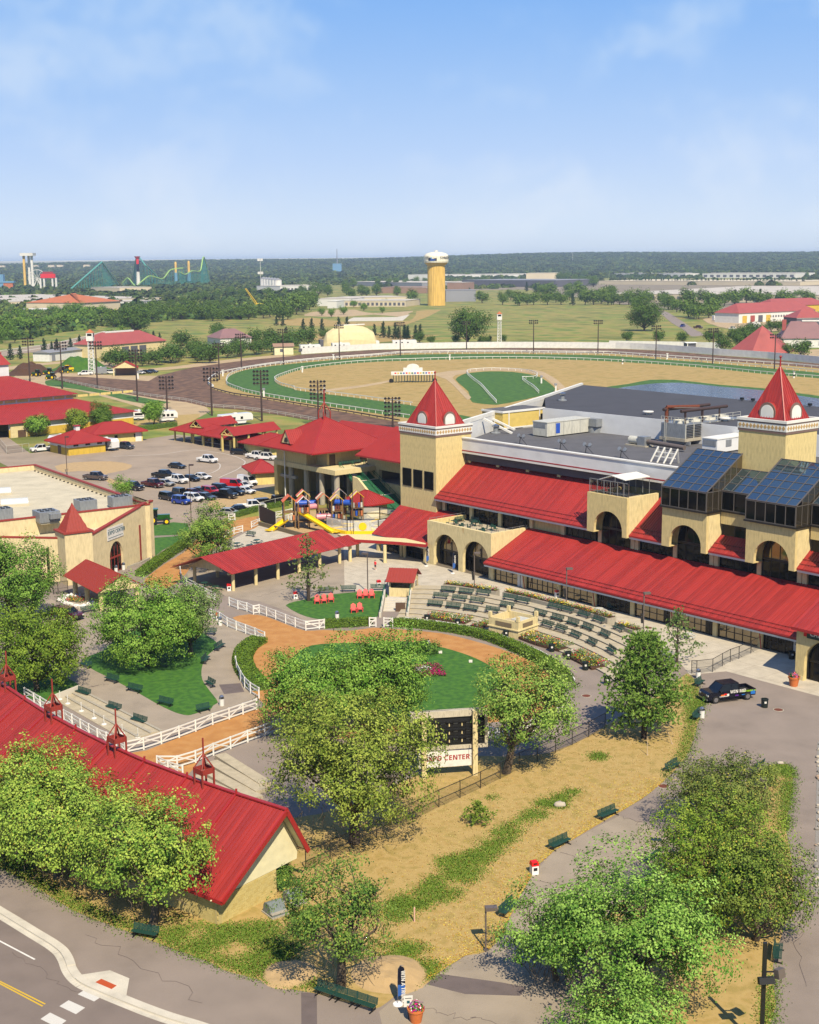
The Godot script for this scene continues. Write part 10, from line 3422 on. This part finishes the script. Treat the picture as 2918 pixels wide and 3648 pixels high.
	var list:=[
		["maple_tree","largest olive-green spreading tree before the tote board",G(-5.13,-112.74),14.39,7.3,21000,.27,olive,.16,18,40],
		["shade_tree","broad bright green tree at the near edge of the paddock lawn, left half",G(-10.61,-138.8),9.54,5.4,13000,.3,bright,.14,15,0],
		["shade_tree","broad bright green tree at the near edge of the paddock lawn, right half",G(-3.7,-142.13),11.29,5.9,15000,.3,bright,.14,14,0],
		["maple_tree","open light green tree right of the tote board",G(9.24,-128.91),11.97,5.3,12500,.27,{a=Color(.06,.14,.02),b=Color(.24,.33,.07)},.2,15,12],
		["shade_tree","big bright green tree on the west lawn",G(-33,-167),10.97,7.4,20000,.3,bright,.12,18,0],
		["grey_tree","grey-green tree right of the big west lawn tree",G(-28.5,-171.5),10.03,3.9,8000,.28,{a=Color(.05,.10,.025),b=Color(.17,.23,.08)},.14,12,0],
		["shade_tree","big olive tree at the left behind the barn roof",G(-44.6,-157.2),10.9,6.0,17000,.3,{a=Color(.05,.10,.012),b=Color(.16,.23,.03)},.08,17,0],
		["shade_tree","tall green tree at the left edge beside the expo hall",G(-56.2,-187),12.58,7.4,17000,.34,{a=Color(.04,.10,.015),b=Color(.15,.26,.045)},.1,17,0],
		["poplar_tree","pale leafy tree at the far left in front of the barn",G(-34.05,-111.29),10.42,5.6,11000,.26,pale,.24,14,25],
		["poplar_tree","pale leafy tree in the middle in front of the barn",G(-29.52,-106.66),8.37,5.8,12000,.26,pale,.22,14,25],
		["poplar_tree","pale leafy tree with leaning trunk nearest the road bench",G(-19.98,-98.07),10,5.2,12000,.26,pale,.3,15,60],
		["poplar_tree","pale leafy tree between the two road-side trees",G(-24.96,-103.55),8.73,4.6,8000,.26,pale,.22,12,20],
		["ash_tree","thin dark-leaved tree right of the barn's gable end",G(-5.15,-88.61),9.91,4.3,6500,.22,{a=Color(.035,.085,.015),b=Color(.14,.21,.04)},.26,13,30],
		["linden_tree","cone-shaped olive tree at the top of the tree island",G(27.37,-114.55),7.37,4.9,15000,.22,{a=Color(.05,.085,.018),b=Color(.17,.20,.05)},.06,13,0],
		["linden_tree","dense green tree in the middle of the tree island",G(23.34,-97.94),9.3,5.6,18000,.22,{a=Color(.045,.10,.012),b=Color(.19,.26,.035)},.08,15,0],
		["linden_tree","dull green tree at the right of the tree island",G(25.37,-94.83),8.29,4.2,9000,.22,{a=Color(.045,.085,.014),b=Color(.15,.20,.04)},.08,12,0],
		["silver_tree","large bright tree at the lower right corner",G(15.09,-85.83),9.57,6.4,19000,.24,{a=Color(.05,.13,.015),b=Color(.22,.35,.075)},.2,16,90],
		["silver_tree","bright branching tree left of the lower right corner tree",G(10.04,-89.31),5.99,3.8,7500,.23,{a=Color(.05,.13,.015),b=Color(.22,.35,.075)},.24,12,80],
		["silver_tree","bright tree cut by the bottom edge at right",G(12.8,-77.9),5.12,4.8,10000,.23,{a=Color(.05,.13,.015),b=Color(.22,.35,.075)},.14,12,10],
		["round_tree","rounded green tree between the expo hall and the shelter",G(-33.1,-221.4),11.14,4.7,9000,.3,{a=Color(.045,.11,.015),b=Color(.18,.26,.05)},.1,12,0],
		["round_tree","young tree left of the square shed against the big barn",G(-109.4,-401.9),6.48,3.2,4000,.45,bright,.12,10,0],
		["round_tree","yellow-green tree in the middle against the big barn",G(-98.7,-408.3),7.67,3.6,4600,.45,{a=Color(.07,.12,.015),b=Color(.20,.26,.04)},.12,10,0],
		["round_tree","dark conical tree right of the middle tree at the big barn",G(-93.3,-416.8),8.57,3.4,5200,.42,deep,.08,11,0],
		["round_tree","lone round tree beside the white trailers",G(-79.6,-426.6),7.81,3.5,4800,.45,bright,.16,10,0],
		["shrub","leafy shrub behind the expo roof edge",G(-61.5,-291.2),5.0,2.4,1600,.3,bright,.1,7,0],
		["shrub","dark green climbing shrub at the barn's block wall",G(-10.63,-104.11),2.2,1.0,1800,.2,deep,.04,8,0],
		["shrub","low shrub right of the climbing shrub by the barn",G(-11.05,-108.22),1.4,.8,700,.18,deep,.04,6,0],
		["shrub","small leafy shrub beside the island lamp post",G(33.85,-124.68),2.2,1.2,1200,.2,olive,.1,7,0]]
	var s:=600
	for e in list:
		var o: Dictionary=e[7].duplicate()
		o.merge({h=e[3],r=e[4],leaves=int(e[5]*1.75),size=e[6]*.78,trunk=e[8],lobes=e[9],twigs=e[10]})
		o.per=18 if e[6]<.4 and e[0]!="shrub" else 5
		if e[0]=="maple_tree" and e[9]==15: o.lean=V(2.2,0,-.6)
		o.gap=.0 if e[0] in ["poplar_tree","ash_tree"] else -.1
		if e[0]=="ash_tree": o.gap=.05
		if e[0] in ["linden_tree","shrub"]: o.gap=-.3
		o.yellow=.02 if e[0] in ["ash_tree","linden_tree","poplar_tree"] else .0
		broadleaf(e[0],e[1],"shrub" if e[0]=="shrub" else "tree",e[2],s,o)
		s += 1
	pine("pine_tree","big dense pine at the corner of the dry lawn below the plaza",G(24.53,-138.6),701,{h=11.66,r=5.4,branches=130,tufts=38,spread=.42,size=.36,a=Color(.05,.12,.02),b=Color(.20,.31,.06)})
	pine("pine_tree","thin open pine behind the big one on the plaza edge",G(33.3,-166),702,{h=7.01,r=3.6,branches=30,tufts=15,spread=.35,size=.34,round=false,a=Color(.05,.11,.03),b=Color(.19,.26,.08)})
	pine("pine_tree","thin open pine in front of the red shelter roof",G(-15.2,-199.6),703,{h=10.24,r=4.6,branches=34,tufts=15,spread=.35,size=.38,round=false,a=Color(.06,.11,.03),b=Color(.20,.25,.08)})
	pine("young_pine","young bright green conifer on the dry lawn",G(5.88,-116.68),704,{h=2.15,r=1.9,trunk=.03,branches=46,tufts=10,spread=.14,size=.24,round=false,a=Color(.09,.16,.02),b=Color(.22,.30,.05)})

func _ready() -> void:
	rng.seed=7
	light_and_camera()
	materials()
	ground()
	track()
	far_ground()
	hills()
	far_trees()
	far_buildings()
	mid_buildings()
	water_tower()
	rides()
	track_things()
	main_building()
	road_front()
	expo_center()
	big_barn()
	pavilion()
	covered_walk()
	vehicles()
	playground()
	near_barn()
	tote_board()
	paddock()
	winner_truck()
	near_plants()
